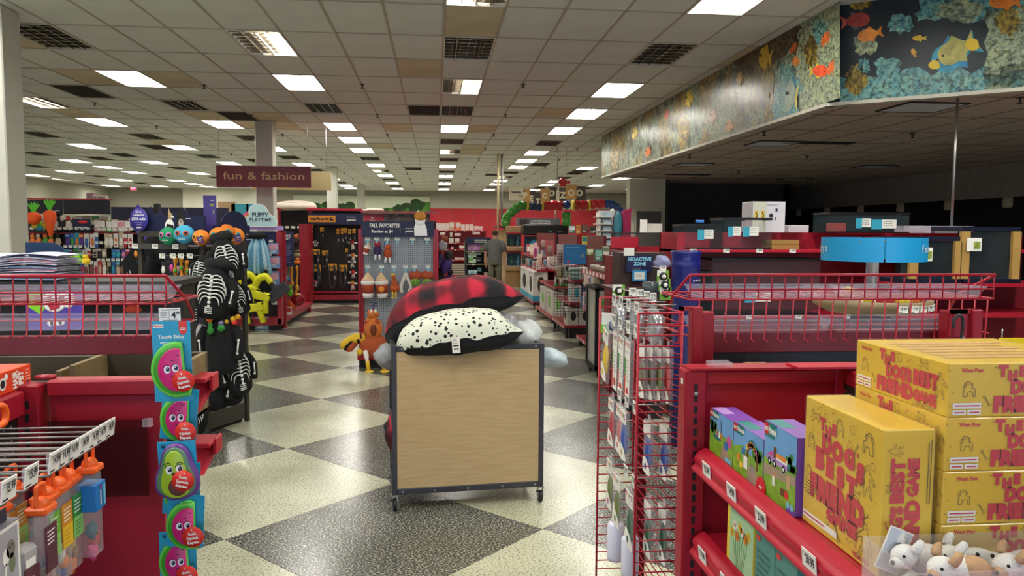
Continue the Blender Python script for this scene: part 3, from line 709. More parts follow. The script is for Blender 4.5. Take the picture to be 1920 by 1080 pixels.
def game_long(q, w, h):   # title on a long side, local a: 0..w, b: 0..h
    c = .0006
    q.text('West Paw', w*.14, h*.84, h*.07, c, PINK, .035, wmax=w*.2)
    for t, x, y, hh, k in [('T', .325, .755, .19, .0), ('H', .385, .68, .17, 0), ('E', .445, .76, .17, 0)]: q.text(t, w*x, h*y, hh*h, c, PINK, .085)
    q.text("DOG'S", w*.515, h*.44, h*.24, c, PINK, .085, w=w*.28); q.text('BEST', w*.795, h*.45, h*.26, c, PINK, .085, w=w*.25)
    q.text('FRIEND', w*.475, h*.11, h*.26, c, PINK, .085, w=w*.4); q.text('GAME', w*.79, h*.14, h*.19, c, PINK, .085, w=w*.23)
    doodle_dog(q, w*.13, h*.52, h*.13, c); doodle_bread(q, w*.52, h*.86, h*.09, c, .3); doodle_bone(q, w*.62, h*.86, h*.04, c, .6, PINK); doodle_run(q, w*.76, h*.84, h*.11, c); doodle_man(q, w*.93, h*.6, h*.16, c); doodle_bone(q, w*.235, h*.3, h*.07, c, -1)
    q.rect(w*.03, h*.17, w*.2, h*.27, c, CARD); q.rect(w*.03, h*.05, w*.11, h*.14, c, CARD); q.rect(w*.12, h*.05, w*.2, h*.14, c, CARD)
    for (a0, a1, b0) in ((.04, .19, .22), (.04, .1, .095), (.13, .19, .095)): q.rect(w*a0, h*(b0-.012), w*a1, h*(b0+.012), c*1.6, PINK)
    q.lines(w*.68, w*.93, h*.03, h*.11, 2, c, OUT, 3, .3)
    rr = random.Random(5)
    for k in range(16): q.disc(w*rr.random(), h*rr.random(), h*.012, c*.8, OUT, 6)
def game_face(q, w, h):
    c = .0006
    for t, x, y, hh in [('T', .26, .80, .085), ('H', .34, .76, .08), ('E', .42, .80, .075)]: q.text(t, w*x, h*y, h*hh, c, PINK, .085)
    for t, x, y, hh in [('D', .33, .64, .125), ('O', .47, .63, .125), ('G', .62, .63, .12), ("'", .72, .70, .05), ('S', .76, .57, .12)]: q.text(t, w*x, h*y, h*hh, c, PINK, .095)
    for t, x, y, hh in [('B', .24, .50, .14), ('E', .38, .48, .13), ('S', .52, .455, .13), ('T', .66, .43, .13)]: q.text(t, w*x, h*y, h*hh, c, PINK, .095)
    q.text('FRIEND', w*.47, h*.26, h*.16, c, PINK, .09, w=w*.72); q.text('GAME', w*.55, h*.15, h*.095, c, PINK, .09, w=w*.4)
    doodle_run(q, w*.15, h*.87, h*.055, c); doodle_dog(q, w*.12, h*.67, h*.055, c); doodle_dog(q, w*.83, h*.86, h*.07, c, -1); doodle_dog(q, w*.5, h*.88, h*.055, c); doodle_bread(q, w*.65, h*.9, h*.035, c, .3); doodle_bread(q, w*.62, h*.78, h*.035, c, -.4)
    doodle_man(q, w*.84, h*.62, h*.075, c); doodle_man(q, w*.84, h*.2, h*.09, c, -1); doodle_run(q, w*.68, h*.12, h*.05, c); doodle_bone(q, w*.5, h*.1, h*.045, c, -1); doodle_bone(q, w*.84, h*.35, h*.03, c, .6); doodle_bread(q, w*.37, h*.13, h*.03, c); doodle_run(q, w*.7, h*.46, h*.05, c); doodle_bone(q, w*.7, h*.78, h*.03, c, 1); doodle_dog(q, w*.1, h*.42, h*.05, c)
    doodle_bread(q, w*.9, h*.72, h*.03, c, .5); doodle_bread(q, w*.3, h*.9, h*.03, c, .2)
    doodle_bone(q, w*.4, h*.96, h*.014, c, .5, PINK); doodle_bone(q, w*.79, h*.39, h*.014, c, .5, PINK); doodle_bone(q, w*.74, h*.04, h*.014, c, 1.5, PINK)
    q.lines(w*.04, w*.24, h*.24, h*.36, 5, c, OUT, 2, .3); q.rect(w*.02, h*.05, w*.5, h*.1, c, CARD); q.lines(w*.03, w*.49, h*.06, h*.09, 1, c*1.5, PINK, 2, .4)
    q.text('West Paw', w*.8, h*.03, h*.035, c, PINK, .04, wmax=w*.3)
    rr = random.Random(8)
    for k in range(26): q.disc(w*rr.random(), h*rr.random(), h*.006, c*.8, OUT, 6)
WRAP = mat('f4f0df', .06, alpha=.08, var=.05, name='shrink_wrap')
def gbox(label, X, Y0, Y1, z0, z1, dx, style):
    """box with its left face in the plane x=X, running from Y1 (far) to Y0 (near)"""
    t = thing('game_box', label, 'board game', (X+dx/2, (Y0+Y1)/2, z0), 0, 'yellow board game boxes')
    q = MB(); q.box(X, X+dx, Y0, Y1, z0, z1, GY_, .0015); part('carton', q, t)
    q = MB(); w, h = Y1-Y0, z1-z0
    q.T = frame((X-.0006, Y1, z0), (0, -1, 0), (0, 0, 1)); game_long(q, w, h) if style == 'flat' else game_face(q, w, h)
    q.T = None; part('side_print', q, t)
    q = MB()
    if style == 'flat': q.T = frame((X, Y0-.0006, z0), (1, 0, 0), (0, 0, 1)); game_long(q, dx, h)
    else:
        q.T = frame((X+dx, Y0-.0006, z0), (0, 0, 1), (-1, 0, 0)); w2 = h; h2 = dx; c = .0006
        q.text("THE", w2*.08, h2*.7, h2*.17, c, PINK, .06, w=w2*.14); q.text("DOG'S", w2*.33, h2*.6, h2*.22, c, PINK, .065, w=w2*.32); q.text('BEST', w2*.66, h2*.6, h2*.24, c, PINK, .065, w=w2*.3)
        q.text('FRIEND', w2*.3, h2*.28, h2*.26, c, PINK, .065, w=w2*.46); q.text('GAME', w2*.68, h2*.32, h2*.2, c, PINK, .065, w=w2*.26)
        q.lines(w2*.5, w2*.95, h2*.06, h2*.16, 2, c, OUT, 4, .3); doodle_run(q, w2*.6, h2*.88, h2*.07, c); doodle_man(q, w2*.86, h2*.8, h2*.1, c); doodle_bone(q, w2*.36, h2*.9, h2*.05, c, .3, PINK); doodle_bread(q, w2*.2, h2*.88, h2*.08, c)
    q.T = None; part('end_print', q, t)
    q = MB(); q.T = frame((X, Y0, z1+.0005), (1, 0, 0), (0, 1, 0)); w3, h3 = dx, Y1-Y0; c = 0
    if style == 'flat': q.lines(w3*.1, w3*.95, h3*.15, h3*.85, 6, c, mat('c08f45', .5), 3, .6)  # muted stripes painted in for blurred reflections on the box top
    q.T = None
    if style == 'flat': part('top_reflection', q, t)
    q = MB(); e = .0016; q.box(X-e, X+dx+e, Y0-e, Y1+e, z0+.0004, z1+e, WRAP, .003); part('shrink_wrap', q, t)
    return t
names = ['bottom', 'second from the bottom', 'third from the bottom', 'topmost']
for k in range(4):
    gbox('yellow board game box lying flat, %s in the stack of four' % names[k], .70, .969, 1.199, 1.178+.0762*k, 1.178+.0762*(k+1)-.0005, .245, 'flat')
gbox('yellow board game box standing upright at the shelf edge before the stack', .615, .976, 1.2, 1.1775, 1.389, .076, 'up')
# ---- building-brick sets
SKY = mat('6fa9dd', .35, var=.12); GRASS = mat('7fae2f', .35, var=.25, scale=40); TEAL = mat('0e7f7a', .35, var=.05); PURP = mat('7d4aa8', .35, var=.08); PATH = mat('a58f7b', .4, var=.15, scale=40); LEAF = mat('3c7d33', .4, var=.3, scale=60)
BR = mat('d8232a', .35, var=.03); MAG = mat('c85aa0', .4, var=.06); ORG = mat('e58a2d', .4, var=.06); BLU = mat('2d72b8', .4, var=.06); LBL = mat('79c3dd', .4, var=.06); TAN = mat('c9a878', .5, var=.1); LIL = mat('b48fd0', .4, var=.05); YEL2 = mat('efd23a', .4, var=.05); WOODB = mat('6d4423', .5, var=.1)
def brickbox(label, Y0, Y1, z0, z1, dx, kind, X=.605, art=None):
    t = thing('toy_box', label, 'toy box', (X+dx/2, (Y0+Y1)/2, z0), 0, 'construction toy boxes')
    q = MB(); q.box(X, X+dx, Y0, Y1, z0, z1, PURP if kind != 'flower' else YEL2, .001); q.box(X+.004, X+dx*.55, Y1-(Y1-Y0)*.5, Y1-.002, z1, z1+.0003, LIL if kind < 'b' else TEAL); part('carton', q, t)
    q = MB(); w, h = Y1-Y0, z1-z0; q.T = frame((X-.0005, Y1, z0), (0, -1, 0), (0, 0, 1)); c = lambda k: .0003*k
    rr = random.Random(ord(kind[0]))
    if kind == 'flower':
        G_ = mat('a9d3a4', .4, var=.05); q.rect(w*.12, 0, w, h, 0, G_); q.rect(0, h*.86, w*.1, h*.96, c(1), BR); q.text('LEGO', w*.05, h*.9, h*.025, c(2), CARD, .04, wmax=w*.09)
        for k in range(7):
            x = w*(.22+.1*k); y = h*(.45+.3*rr.random()); stroke(q, smooth([(w*.5+(x-w*.5)*.4, 0), (w*.5+(x-w*.5)*.7, h*.3), (x, y)], 3), w*.015, c(1), LEAF)
            cc = [YEL2, CARD, ORG][k % 3]
            for j in range(6): a = j*math.pi/3; q.disc(x+w*.05*math.cos(a), y+w*.05*math.sin(a), w*.035, c(2), cc, 8)
            q.disc(x, y, w*.03, c(3), ORG, 8)
    else:
        q.rect(0, h*.45, w, h, 0, SKY); q.rect(0, 0, w, h*.5, 0, GRASS); q.flat([(0, h*.5), (w*.3, h*.62), (w*.6, h*.52), (w, h*.6), (w, h*.4), (0, h*.4)], c(.5), GRASS)
        q.flat([(w*.55, h*.3), (w*.75, h*.35), (w*.95, 0), (w*.5, 0)] if kind != 'c' else [(0, h*.42), (w, h*.5), (w, h*.38), (0, h*.28)], c(1), PATH)
        q.flat([(0, h*.8), (w*.32, h*.8), (w*.38, h*.9), (w*.4, h), (0, h)], c(1), TEAL); q.rect(0, h*.83, w*.13, h*.985, c(2), BR); q.text('LEGO', w*.065, h*.88, h*.05, c(3), CARD, .05, wmax=w*.115); q.text('Friends', w*.27, h*.865, h*.085, c(3), CARD, .05, wmax=w*.26)
        for k in range(10): q.disc(w*rr.uniform(.7, 1.0) if kind != 'a' else w*rr.uniform(0, .3), h*rr.uniform(.52, .72), w*.06, c(1.2), LEAF, 8)
        if kind == 'a':
            q.disc(w*.35, h*.42, w*.17, c(2), TEAL, 14, h*.06); stroke(q, [(w*.5, h*.85), (w*.52, h*.5)], w*.02, c(2), INK)
            for x, m in ((.3, MAG), (.42, CARD), (.5, ORG)): q.rect(w*x, h*.44, w*(x+.05), h*.58, c(3), m)
            q.disc(w*.85, h*.5, w*.1, c(2), MAG, 12); q.rect(w*.65, h*.28, w*.8, h*.45, c(2), BLU); q.rect(w*.7, h*.03, w*.95, h*.12, c(2), LBL)
        elif kind == 'b':
            stroke(q, smooth([(w*.5, h*.32), (w*.52, h*.62), (w*.66, h*.72), (w*.8, h*.62), (w*.82, h*.3)], 4), w*.05, c(2), WOODB)
            for k in range(9): q.disc(w*(.5+.035*k), h*(.66+.09*math.sin(k/8*3.14)), w*.04, c(3), [YEL2, ORG, MAG][k % 3], 8)
            q.flat([(w*.5, h*.74), (w*.84, h*.72), (w*.7, h*.86), (w*.58, h*.84)], c(2.5), TEAL); q.rect(w*.38, h*.2, w*.52, h*.45, c(3), CARD); q.rect(w*.3, h*.45, w*.42, h*.58, c(2), BLU); q.rect(w*.15, h*.25, w*.25, h*.4, c(2), ORG)
            q.rect(w*.62, h*.22, w*.74, h*.36, c(3), GREYP); q.rect(w*.25, h*.16, w*.35, h*.27, c(3), YEL2)
        else:
            q.rect(w*.1, h*.5, w*.75, h*.57, c(2), LIL); q.flat([(w*.1, h*.57), (w*.3, h*.66), (w*.34, h*.57)], c(2), MAG); q.rect(w*.38, h*.57, w*.75, h*.64, c(2), CARD); q.rect(w*.42, h*.6, w*.72, h*.66, c(3), ORG); q.rect(w*.33, h*.57, w*.4, h*.72, c(3), WOODB)
            for x in (.2, .36, .64): q.disc(w*x, h*.5, w*.055, c(3), INK, 12); q.disc(w*x, h*.5, w*.025, c(4), CARD, 8)
            q.rect(w*.3, h*.2, w*.38, h*.33, c(2), CARD); q.rect(w*.34, h*.33, w*.38, h*.38, c(2), ORG); q.rect(w*.74, h*.28, w*.84, h*.46, c(2), TAN); q.disc(w*.8, h*.58, w*.04, c(2), TEAL, 8); q.rect(w*.55, h*.15, w*.75, h*.25, c(2), WOODB); q.disc(w*.75, h*.2, w*.06, c(3), BR, 10)
            q.rect(w*.75, 0, w, h*.08, c(2), PURP)
            for x in (.8, .92): q.disc(w*x, h*.09, w*.05, c(3), LBL, 10)
        if kind == 'b':
            q.disc(w*.98, h*.07, w*.15, c(5), BR, 18); q.text('4+', w*.97, h*.03, h*.09, c(6), CARD, .05)
    q.T = None; part('front_print', q, t); return t
brickbox('construction toy box with a playground scene, farthest left on the upper shelf', 1.48, 1.612, 1.1775, 1.273, .055, 'a')
brickbox('construction toy box showing a flowered garden arch, second on the upper shelf', 1.336, 1.477, 1.1775, 1.276, .055, 'b')
brickbox('taller construction toy box showing a purple truck, beside the yellow game', 1.206, 1.332, 1.1775, 1.315, .055, 'c')
brickbox('pale green flower set box with yellow spine on the lower shelf', 1.356, 1.487, .9855, 1.12, .06, 'flower', X=.60)
for k in range(2):
    t = thing('toy_box', 'plain teal toy box on the lower shelf, %s the daffodil box' % ('just in front of' if k == 0 else 'one step nearer than'), 'toy box', (.63, 1.305-k*.085, .9855), 0, 'construction toy boxes')
    q = MB(); q.box(.602, .66, 1.27-k*.085, 1.352-k*.085, .9855, 1.10, mat('4f8d85', .4, var=.06), .001); part('carton', q, t)
    q = MB(); q.T = frame((.6015, 1.352-k*.085, .9855), (0, -1, 0), (0, 0, 1)); q.rect(.006, .098, .022, .108, .0003, BR); q.lines(.01, .065, .01, .085, 6, .0003, mat('3d7069', .5), 4, .4); q.T = None; part('front_print', q, t)
# ---- acrylic bin with plush dogs
bx = (.585, .84, .85, .968)
t = thing('acrylic_bin', 'clear acrylic bin of plush dogs at the near shelf end', 'bin', (.71, .925, 1.178))
CL = mat('f5ece6', .08, alpha=.16, var=.02)
q = MB(); q.box(bx[0], bx[1], bx[2], bx[3], 1.178, 1.181, CL); part('bin_floor', q, t)
for a in ((bx[0], bx[0]+.003, bx[2], bx[3]), (bx[1]-.003, bx[1], bx[2], bx[3]), (bx[0], bx[1], bx[2], bx[2]+.003), (bx[0], bx[1], bx[3]-.003, bx[3])):
    q = MB(); q.box(a[0], a[1], a[2], a[3], 1.181, 1.243, CL); part('bin_wall', q, t)
FURW = mat('eceae4', .9, var=.05, bump=.4, bscale=400); FURT = mat('c9a27a', .9, var=.08, bump=.4, bscale=400)
def plushdog(x, y, z, fl, label, spots=False, tagc=False, s=1.0, tan=True):
    s = s*.8
    t = thing('plush_dog', label, 'plush toy', (x, y, z), rad(8*fl), 'plush dogs in the bin')
    q = MB(); q.ell((.02*s, 0, .028*s), (.042*s, .026*s, .026*s), FURW, 16, 10)
    if tan: q.ell((.03*s, -.006*s, .032*s), (.034*s, .024*s, .0235*s), FURT, 14, 9)
    for a in (-.015, .04): q.tube([(a*s-.01*s, -.02*s, .012*s), (a*s-.03*s, -.026*s, .007*s)], [.011*s, .009*s], FURW, 8)
    obj('body', q, t)
    q = MB(); q.ell((-.03*s, -.008*s, .042*s), (.024*s, .021*s, .02*s), FURW, 14, 9); q.ell((-.05*s, -.014*s, .036*s), (.013*s, .011*s, .009*s), FURT if tan else FURW, 10, 7); q.ell((-.061*s, -.017*s, .038*s), .004*s, INK, 8, 6)
    for a in (-.022, -.004): q.ell((-.044*s, a*s, .049*s), .0028*s, INK, 8, 6)
    h = obj('head', q, t)
    for a in (-.024, .01):
        q = MB(); q.tube(smooth([(-.026*s, a*s, .056*s), (-.02*s, (a-.004 if a < 0 else a+.004)*s, .068*s), (-.014*s, a*s, .07*s)], 3), [.008*s]*3+[.007*s]*3+[.003*s], FURT if tan else FURW, 8); obj('ear', q, h)
    if spots:
        q = MB()
        for k in range(7): q.ell((.0+.011*k*s, -.022*s+.004*(k % 3)*s, (.045+.006*(k % 2))*s), .0035*s, INK, 7, 5)
        obj('spots', q, t)
    if tagc:
        q = MB(); q.T = frame((-.035*s, .012*s, .045*s), (.9, 0, -.4), (.4, 0, .9)); q.box(-.02, .02, -.03, .03, 0, .001, CARD); q.box(-.018, .018, -.028, .028, .001, .0013, mat('c9cdd6', .4)); q.T = None; obj('hang_tag', q, t, 'blank white hang tag')
    return t
plushdog(.645, .94, 1.196, 1, 'plush white dog with a large white hang tag, back of the bin', tagc=True, tan=False)
plushdog(.67, .90, 1.196, 1, 'plush white and tan dog lying in front of the tagged one')
plushdog(.715, .94, 1.19, -1, 'plush white dog with black spots in the middle of the bin', spots=True, tan=False)
plushdog(.765, .905, 1.194, 1, 'plush white and tan dog at the right end of the bin')
q = MB(); q.ell((0, 0, .014), (.05, .03, .02), FURW, 16, 8); q.ell((.04, 0, .02), (.02, .022, .014), FURW, 10, 7); single('plush_dog', q, 'plush white dog face down under the others in the bin', 'plush toy', (.78, .955, 1.182), .3, 'plush dogs in the bin')

# ================================================================== WIRE BASKETS ON THE END CAPS (seen from behind)
WR = .0026
def endcap_back(X0, X1, Y, label, side, panel=True, zb=1.347):
    t = thing('endcap_unit', label, 'shelf', ((X0+X1)/2, Y, 0))
    q = MB(); q.box(X0, X1, Y, Y+.02, zb, 1.405, RED_D, .002); part('back_rail', q, t)
    if panel:
        q = MB(); q.box(X0+.01, X1-.01, Y+.005, Y+.015, .2, zb, mat('1f2430', .6, var=.06)); part('back_panel', q, t)
    for a, b in ((X0-.005, X0+.04), (X1-.04, X1+.005)) if panel else ():
        q = MB(); post(q, a, b, Y-.06, Y-.02, .0, 1.46, RED, slots=False); part('upright', q, t)
    d = .4 if panel else .07
    q = MB(); q.box(X0, X1, Y+.02, Y+d, .03, .14, RED, .004); q.box(X0+.04, X1-.04, Y+.02, Y+d-.02, 0, .03, BLACK); part('base_deck', q, t)
    return t
def basket(X0, X1, Y, z0, z1, ztop, lean, label, n, offs=0):
    """two tier wire basket: near fence of the upper tier and the longer fence of the lower tier"""
    t = thing('wire_basket', label, 'basket', ((X0+X1)/2, Y, z0), 0, 'red wire baskets above the end caps')
    q = MB()
    for z, r in ((ztop, .0042), ((ztop+z1)/2-.006, WR), (z1, WR)): q.tube([(X0, Y, z), (X1, Y, z)], r, RED_W, 6)
    part('rail', q, t)
    sp = (X1-X0)/n
    for i in range(n+1):
        x = X0+i*sp; q = MB(); q.tube([(x, Y+.002, ztop), (x, Y+.002, z1), (x, Y+.24, z1-.004)], WR*.8, RED_W, 5); part('upright_wire', q, t)
    for i in range(n):
        x = X0+(i+.8)*sp; q = MB(); q.tube([(x, Y+.012, z1-.002), (x-.004, Y+.012, z0), (x-.004, Y-.012, z0-.004)], WR*.8, RED_W, 5); part('lower_wire', q, t)
    for x, s in ((X0, -1), (X1, 1)):
        q = MB(); q.tube([(x, Y, ztop), (x-.0, Y+.14, z1+.0), (x, Y+.2, z0+.02)], .0038, RED_W, 6); q.tube([(x, Y, z1), (x, Y+.24, z1)], WR, RED_W, 5); q.tube([(x, Y+.012, z0+.01), (x, Y+.2, z0+.01)], WR, RED_W, 5); part('side_wire', q, t)
    q = MB(); q.tube([(X0, Y+.24, z1), (X1, Y+.24, z1)], WR, RED_W, 5); q.tube([(X0, Y+.2, z0+.012), (X1, Y+.2, z0+.012)], WR, RED_W, 5); part('back_rail', q, t)
    return t
TRAY = mat('dcd8e6', .1, alpha=.17, var=.12, scale=6); TRAYB = mat('c9c3d2', .2, alpha=.22, var=.1)
def tray(X0, X1, Y, z, h, label, d=.1):
    t = thing('plastic_tray', label, 'tray', ((X0+X1)/2, Y+d/2, z), 0, 'clear plastic trays in the baskets')
    q = MB(); i = .015
    V = [(X0+i, Y+i, z), (X1-i, Y+i, z), (X1-i, Y+d-i, z), (X0+i, Y+d-i, z), (X0, Y, z+h), (X1, Y, z+h), (X1, Y+d, z+h), (X0, Y+d, z+h)]
    q.add(V, [(0, 1, 5, 4), (1, 2, 6, 5), (2, 3, 7, 6), (3, 0, 4, 7)], TRAY); part('tray_wall', q, t)
    q = MB(); q.add(V[:4], [(0, 1, 2, 3)], TRAYB); part('tray_floor', q, t)
    q = MB(); q.tube([V[4], V[5], V[6], V[7]], .0025, TRAYB, 5, True); part('rim', q, t)
    return t
endcap_back(.655, 1.36, 1.9, 'red end cap seen from behind, beyond the right gondola', 1)
basket(.637, 1.46, 1.86, 1.386, 1.49, 1.553, 0, 'red wire basket tiers above the right end cap', 23)
tray(.66, 1.06, 1.875, 1.49, .03, 'clear tray in the upper right basket, left half'); tray(1.065, 1.45, 1.875, 1.49, .03, 'clear tray in the upper right basket, right half')
tray(.66, 1.03, 1.885, 1.398, .036, 'clear tray in the lower right basket, left half'); tray(1.035, 1.40, 1.885, 1.398, .036, 'clear tray in the lower right basket, right half')
for i, px in enumerate((1415, 1612)):
    p = at(px, 688, 1.89); q = MB(); q.box(-.028, .028, -.012, .008, -.012, .012, TAN); q.add([(-.028, -.012, .002), (.028, -.012, .002), (.036, -.04, -.012), (-.024, -.04, -.012)], [(0, 1, 2, 3)], TAN)
    single('label_holder', q, 'tan price label holder on the navy end cap back, %s' % ('left one' if i == 0 else 'beside the game box'), 'label holder', p)
# square bracket frames either side
for k, (px, py, nm) in enumerate([(1290, 575, 'left'), (1815, 580, 'right')]):
    t = thing('post_bracket', 'square red bracket on the %s post of the right end cap' % nm, 'bracket', at(px, py, 1.8)); p = t.location; q = MB(); s = 1 if k == 0 else 1
    if k == 0:
        q.box(-.02, .03, 0, .012, -.01, 0, RED); q.box(-.02, -.01, 0, .012, -.09, 0, RED); q.box(.008, .036, -.01, .02, -.145, 0, RED, .003)
    else:
        q.box(-.045, .035, 0, .012, -.012, 0, RED); q.box(-.045, .0, 0, .006, -.07, 0, RED); q.box(.008, .036, -.01, .02, -.2, 0, RED, .003)
    obj('bracket_frame', q, t)
p = at(1797, 600, 1.78); q = MB(); q.tube(smooth([(-.012, 0, -.02), (-.012, 0, .0), (0, 0, .012), (.012, 0, .0), (.01, 0, -.05), (.004, 0, -.1), (-.004, 0, -.13), (.006, 0, -.14)], 4), .004, CHAR, 8)
single('wire_hook', q, 'dark bent hook hanging over the right post bracket', 'hook', p)
def sheetbag(name, label, pts, dep, cat, grp=None, m=None):
    t = sum((Vector(at(*p, dep)) for p in pts), Vector())/len(pts); q = MB(); W = [at(*p, dep)-t for p in pts]
    q.add([(w.x, w.y+.004*math.sin(i*2.1), w.z) for i, w in enumerate(W)]+[(w.x, w.y+.012, w.z) for w in W], [tuple(range(len(W))), tuple(range(len(W), 2*len(W)))[::-1]]+[(i, (i+1) % len(W), len(W)+(i+1) % len(W), len(W)+i) for i in range(len(W))], m or BAG2)
    return single(name, q, label, cat, t, 0, grp)
sheetbag('plastic_bag', 'crumpled clear plastic bag hanging behind the yellow game boxes', [(1785, 615), (1802, 612), (1812, 640), (1828, 618), (1842, 650), (1836, 730), (1792, 730), (1789, 660)], 1.95, 'bag')
# clearance sign
t = thing('clearance_sign', 'yellow clearance sign card on the shelf at the right edge', 'sign', at(1873, 660, 2.6))
q = MB(); q.T = FRONT(); q.box(0, .36, -.04, .052, -.003, 0, mat('f0cf12', .45, var=.04)); q.text('CLEARANCE', .18, -.013, .03, .0006, mat('c3281c', .5), .03, w=.31); q.T = None; obj('sign_card', q, t)
q = MB(); q.tube([(.012, .004, .05), (.012, .004, .085)], .003, STEEL, 6); obj('clip', q, t); q = MB(); q.tube([(.18, .01, .0), (.18, .01, -t.location.z+.02)], .012, CHAR, 8); q.lathe([(.12, 0), (.12, .015), (.02, .02)], CHAR, 18, (.18, .01, -t.location.z)); obj('stand', q, t)  # post and foot added to carry the sign card

# ================================================================== LEFT FOREGROUND: gondola with hooks
lx0, lx1, ly = -.785, -.545, 1.545
G = thing('gondola_shelf', 'red metal gondola with dark pegboard at the left front', 'shelf', (-.7, .9, 0))
q = MB(); q.box(lx0+.03, lx1, ly+.01, ly+.03, .1, 1.35, RED); q.box(lx0+.03, lx1, ly-.004, ly+.04, 1.333, 1.366, RED, .004); part('end_panel', q, G)
q = MB(); post(q, lx0-.02, lx0+.022, ly-.02, ly+.03, 0, 1.36, RED, z_from=.7); part('upright', q, G)
q = MB(); q.lathe([(.015, 0), (.015, .005), (.0, .007)], RED, 14, (lx0+.018, ly+.02, 1.367), sx=1.3); part('foot_cap', q, G)
q = MB(); q.box(lx0-.05, lx0-.018, .3, ly, .1, 1.3, PEG_DARK); pb = part('peg_panel', q, G)
q = MB()
for i in range(14):
    for j in range(22):
        q.lathe([(.003, 0), (.0, .0005)], mat('b8a79d', .6), 6)
        for n_ in range(7): pass
        k = len(q.v)-12
        for n_ in range(k, len(q.v)):
            v = q.v[n_]; q.v[n_] = (lx0-.0175+v[2], ly-.04-i*.0254+v[0], 1.285-j*.0254+v[1])
o = part('peg_holes', q, pb); o['kind'] = 'stuff'
q = MB(); q.box(lx0-.05, lx0, .3, ly-.02, 1.302, 1.351, RED, .004); part('top_rail', q, G)
q = MB(); q.box(lx0-.05, lx1-.02, .3, ly, .03, .14, RED, .004); q.box(lx0, lx1-.06, .3, ly, 0, .03, BLACK); part('base_deck', q, G)
# hooks, each with its tag
HX = -.555; HZ = 1.32; WIRE = mat('7d7672', .45, .5, var=.08)
hooky = [(1.337, '14.99'), (1.304, '14.99'), (1.275, '14.99'), (1.241, '14.99'), (1.205, '14.99'), (1.177, '14.99'), (1.148, '14.99'), (1.083, '15.99'), (1.027, '15.99')]
for i, (y, s) in enumerate(hooky):
    hk = thing('scan_hook', 'steel pegboard hook with price tag, %s from the far end' % ORD[i], 'hook', (lx0-.02, y, HZ), 0, 'pegboard hooks')
    q = MB(); L = HX-(lx0-.02); q.tube(smooth([(0, 0, -.02), (.012, 0, -.014), (.03, 0, -.02), (L-.03, 0, -.022), (L-.005, 0, -.014)], 3), .0022, WIRE, 7); obj('peg', q, hk)
    q = MB(); q.tube(smooth([(0, 0, .01), (.03, 0, .012), (.05, 0, .004), (L-.02, 0, .004)], 3), .0019, WIRE, 7); obj('tag_arm', q, hk)
    q = MB(); q.box(-.002, .012, -.01, .01, -.03, .02, STEEL, .002); obj('back_clip', q, hk)
    q = MB(); tagmb(q, frame((L, 0, .002), (0, 1, 0), (.1, 0, 1)), s, .034, .03, .42); q.box(L-.004, L, -.015, .015, -.011, .015, PLASTIC); obj('price_tag', q, hk)
# orange lidded hanging packs
ORP = mat('f0641c', .4, var=.06); GREENP = mat('2f8a33', .4, var=.06); GREENL = mat('8cc46f', .45, var=.06); AMB = mat('cf8a1f', .4, var=.1); PLUM = mat('5b2a3a', .45, var=.06); BLUEP = mat('1f78c4', .35, var=.05)
def lidpack(y, x, z, label, face, toys, dz=.08):
    t = thing('hanging_pack', label, 'pet product', (x, y, z), rad(90), 'orange-lidded hanging packs')
    q = MB(); q.box(-.019, .019, -.016, .016, -.012, 0, ORP, .003); q.ell((0, 0, 0), (.015, .013, .013), ORP, 14, 8)
    q.tube(smooth([(-.014, 0, -.004), (-.0125, 0, .022), (-.011, 0, .03), (.011, 0, .03), (.0125, 0, .022), (.014, 0, -.004)], 3), .0034, ORP, 6); obj('lid', q, t)
    q = MB(); q.box(-.017, .017, -.012, .012, -.155, -.012, BAG, .004); obj('clear_pouch', q, t)
    q = MB()
    if face == 'blue':
        q.box(-.019, .019, -.0165, .014, -.075, -.03, BLUEP, .001); q.T = FRONT(0, -.0168, 0); q.rect(-.004, -.068, .0, -.042, .0003, CARD); q.rect(.008, -.07, .016, -.036, .0003, LBL); q.disc(-.001, -.036, .003, .0003, PINK, 10); q.T = None
    else:
        a, b = face; q.box(-.017, .017, -.0135, -.0122, -.1, -.03, a); q.box(-.016, .016, -.014, -.0136, -.1, -.066, b); q.T = FRONT(0, -.0137, 0); q.lines(-.012, .012, -.06, -.036, 4, 0, CARD, 3, .35); q.T = None; q.T = FRONT(0, -.0142, 0); q.lines(-.013, .013, -.096, -.07, 4, 0, a, 5, .35); q.T = None
    obj('header_card', q, t)
    for i, m in enumerate(toys):
        q = MB(); q.ell((0, 0, 0), (.012, .009, .014), m, 8, 6, lambda p: 1+.25*math.sin(p.x*7+p.z*5)); o = obj('toy', q, t); o.location = (-.004+.008*(i % 2), -.001, -.112-.018*i)
    return t
TOY = [mat(c, .6, var=.2, scale=60) for c in ('1c5a68', 'c9332f', 'c99a3a', 'd2437a', '2a3f7d', '8d6a3c', 'efe9dc', 'e07a2a', '7b3f23')]
lidpack(1.315, -.58, 1.265, 'orange-lidded hanging pack with a bright blue card, at the far end', 'blue', [TOY[0], TOY[1], TOY[3]])
lidpack(1.283, -.60, 1.257, 'orange-lidded hanging pack with a green card, next to the blue one', (GREENP, GREENL), [TOY[2], TOY[5], TOY[7]])
lidpack(1.247, -.60, 1.255, 'orange-lidded hanging pack with amber and yellow card', (AMB, YEL), [TOY[6], TOY[7], TOY[4]])
lidpack(1.212, -.602, 1.252, 'orange-lidded hanging pack with a lime card, half hidden', (mat('6fae2c', .4), GREENL), [TOY[4], TOY[8], TOY[2]])
lidpack(1.175, -.59, 1.248, 'orange-lidded hanging pack with a plum information card, nearest of the lidded packs', (PLUM, PLUM), [TOY[5], TOY[1], TOY[6]])
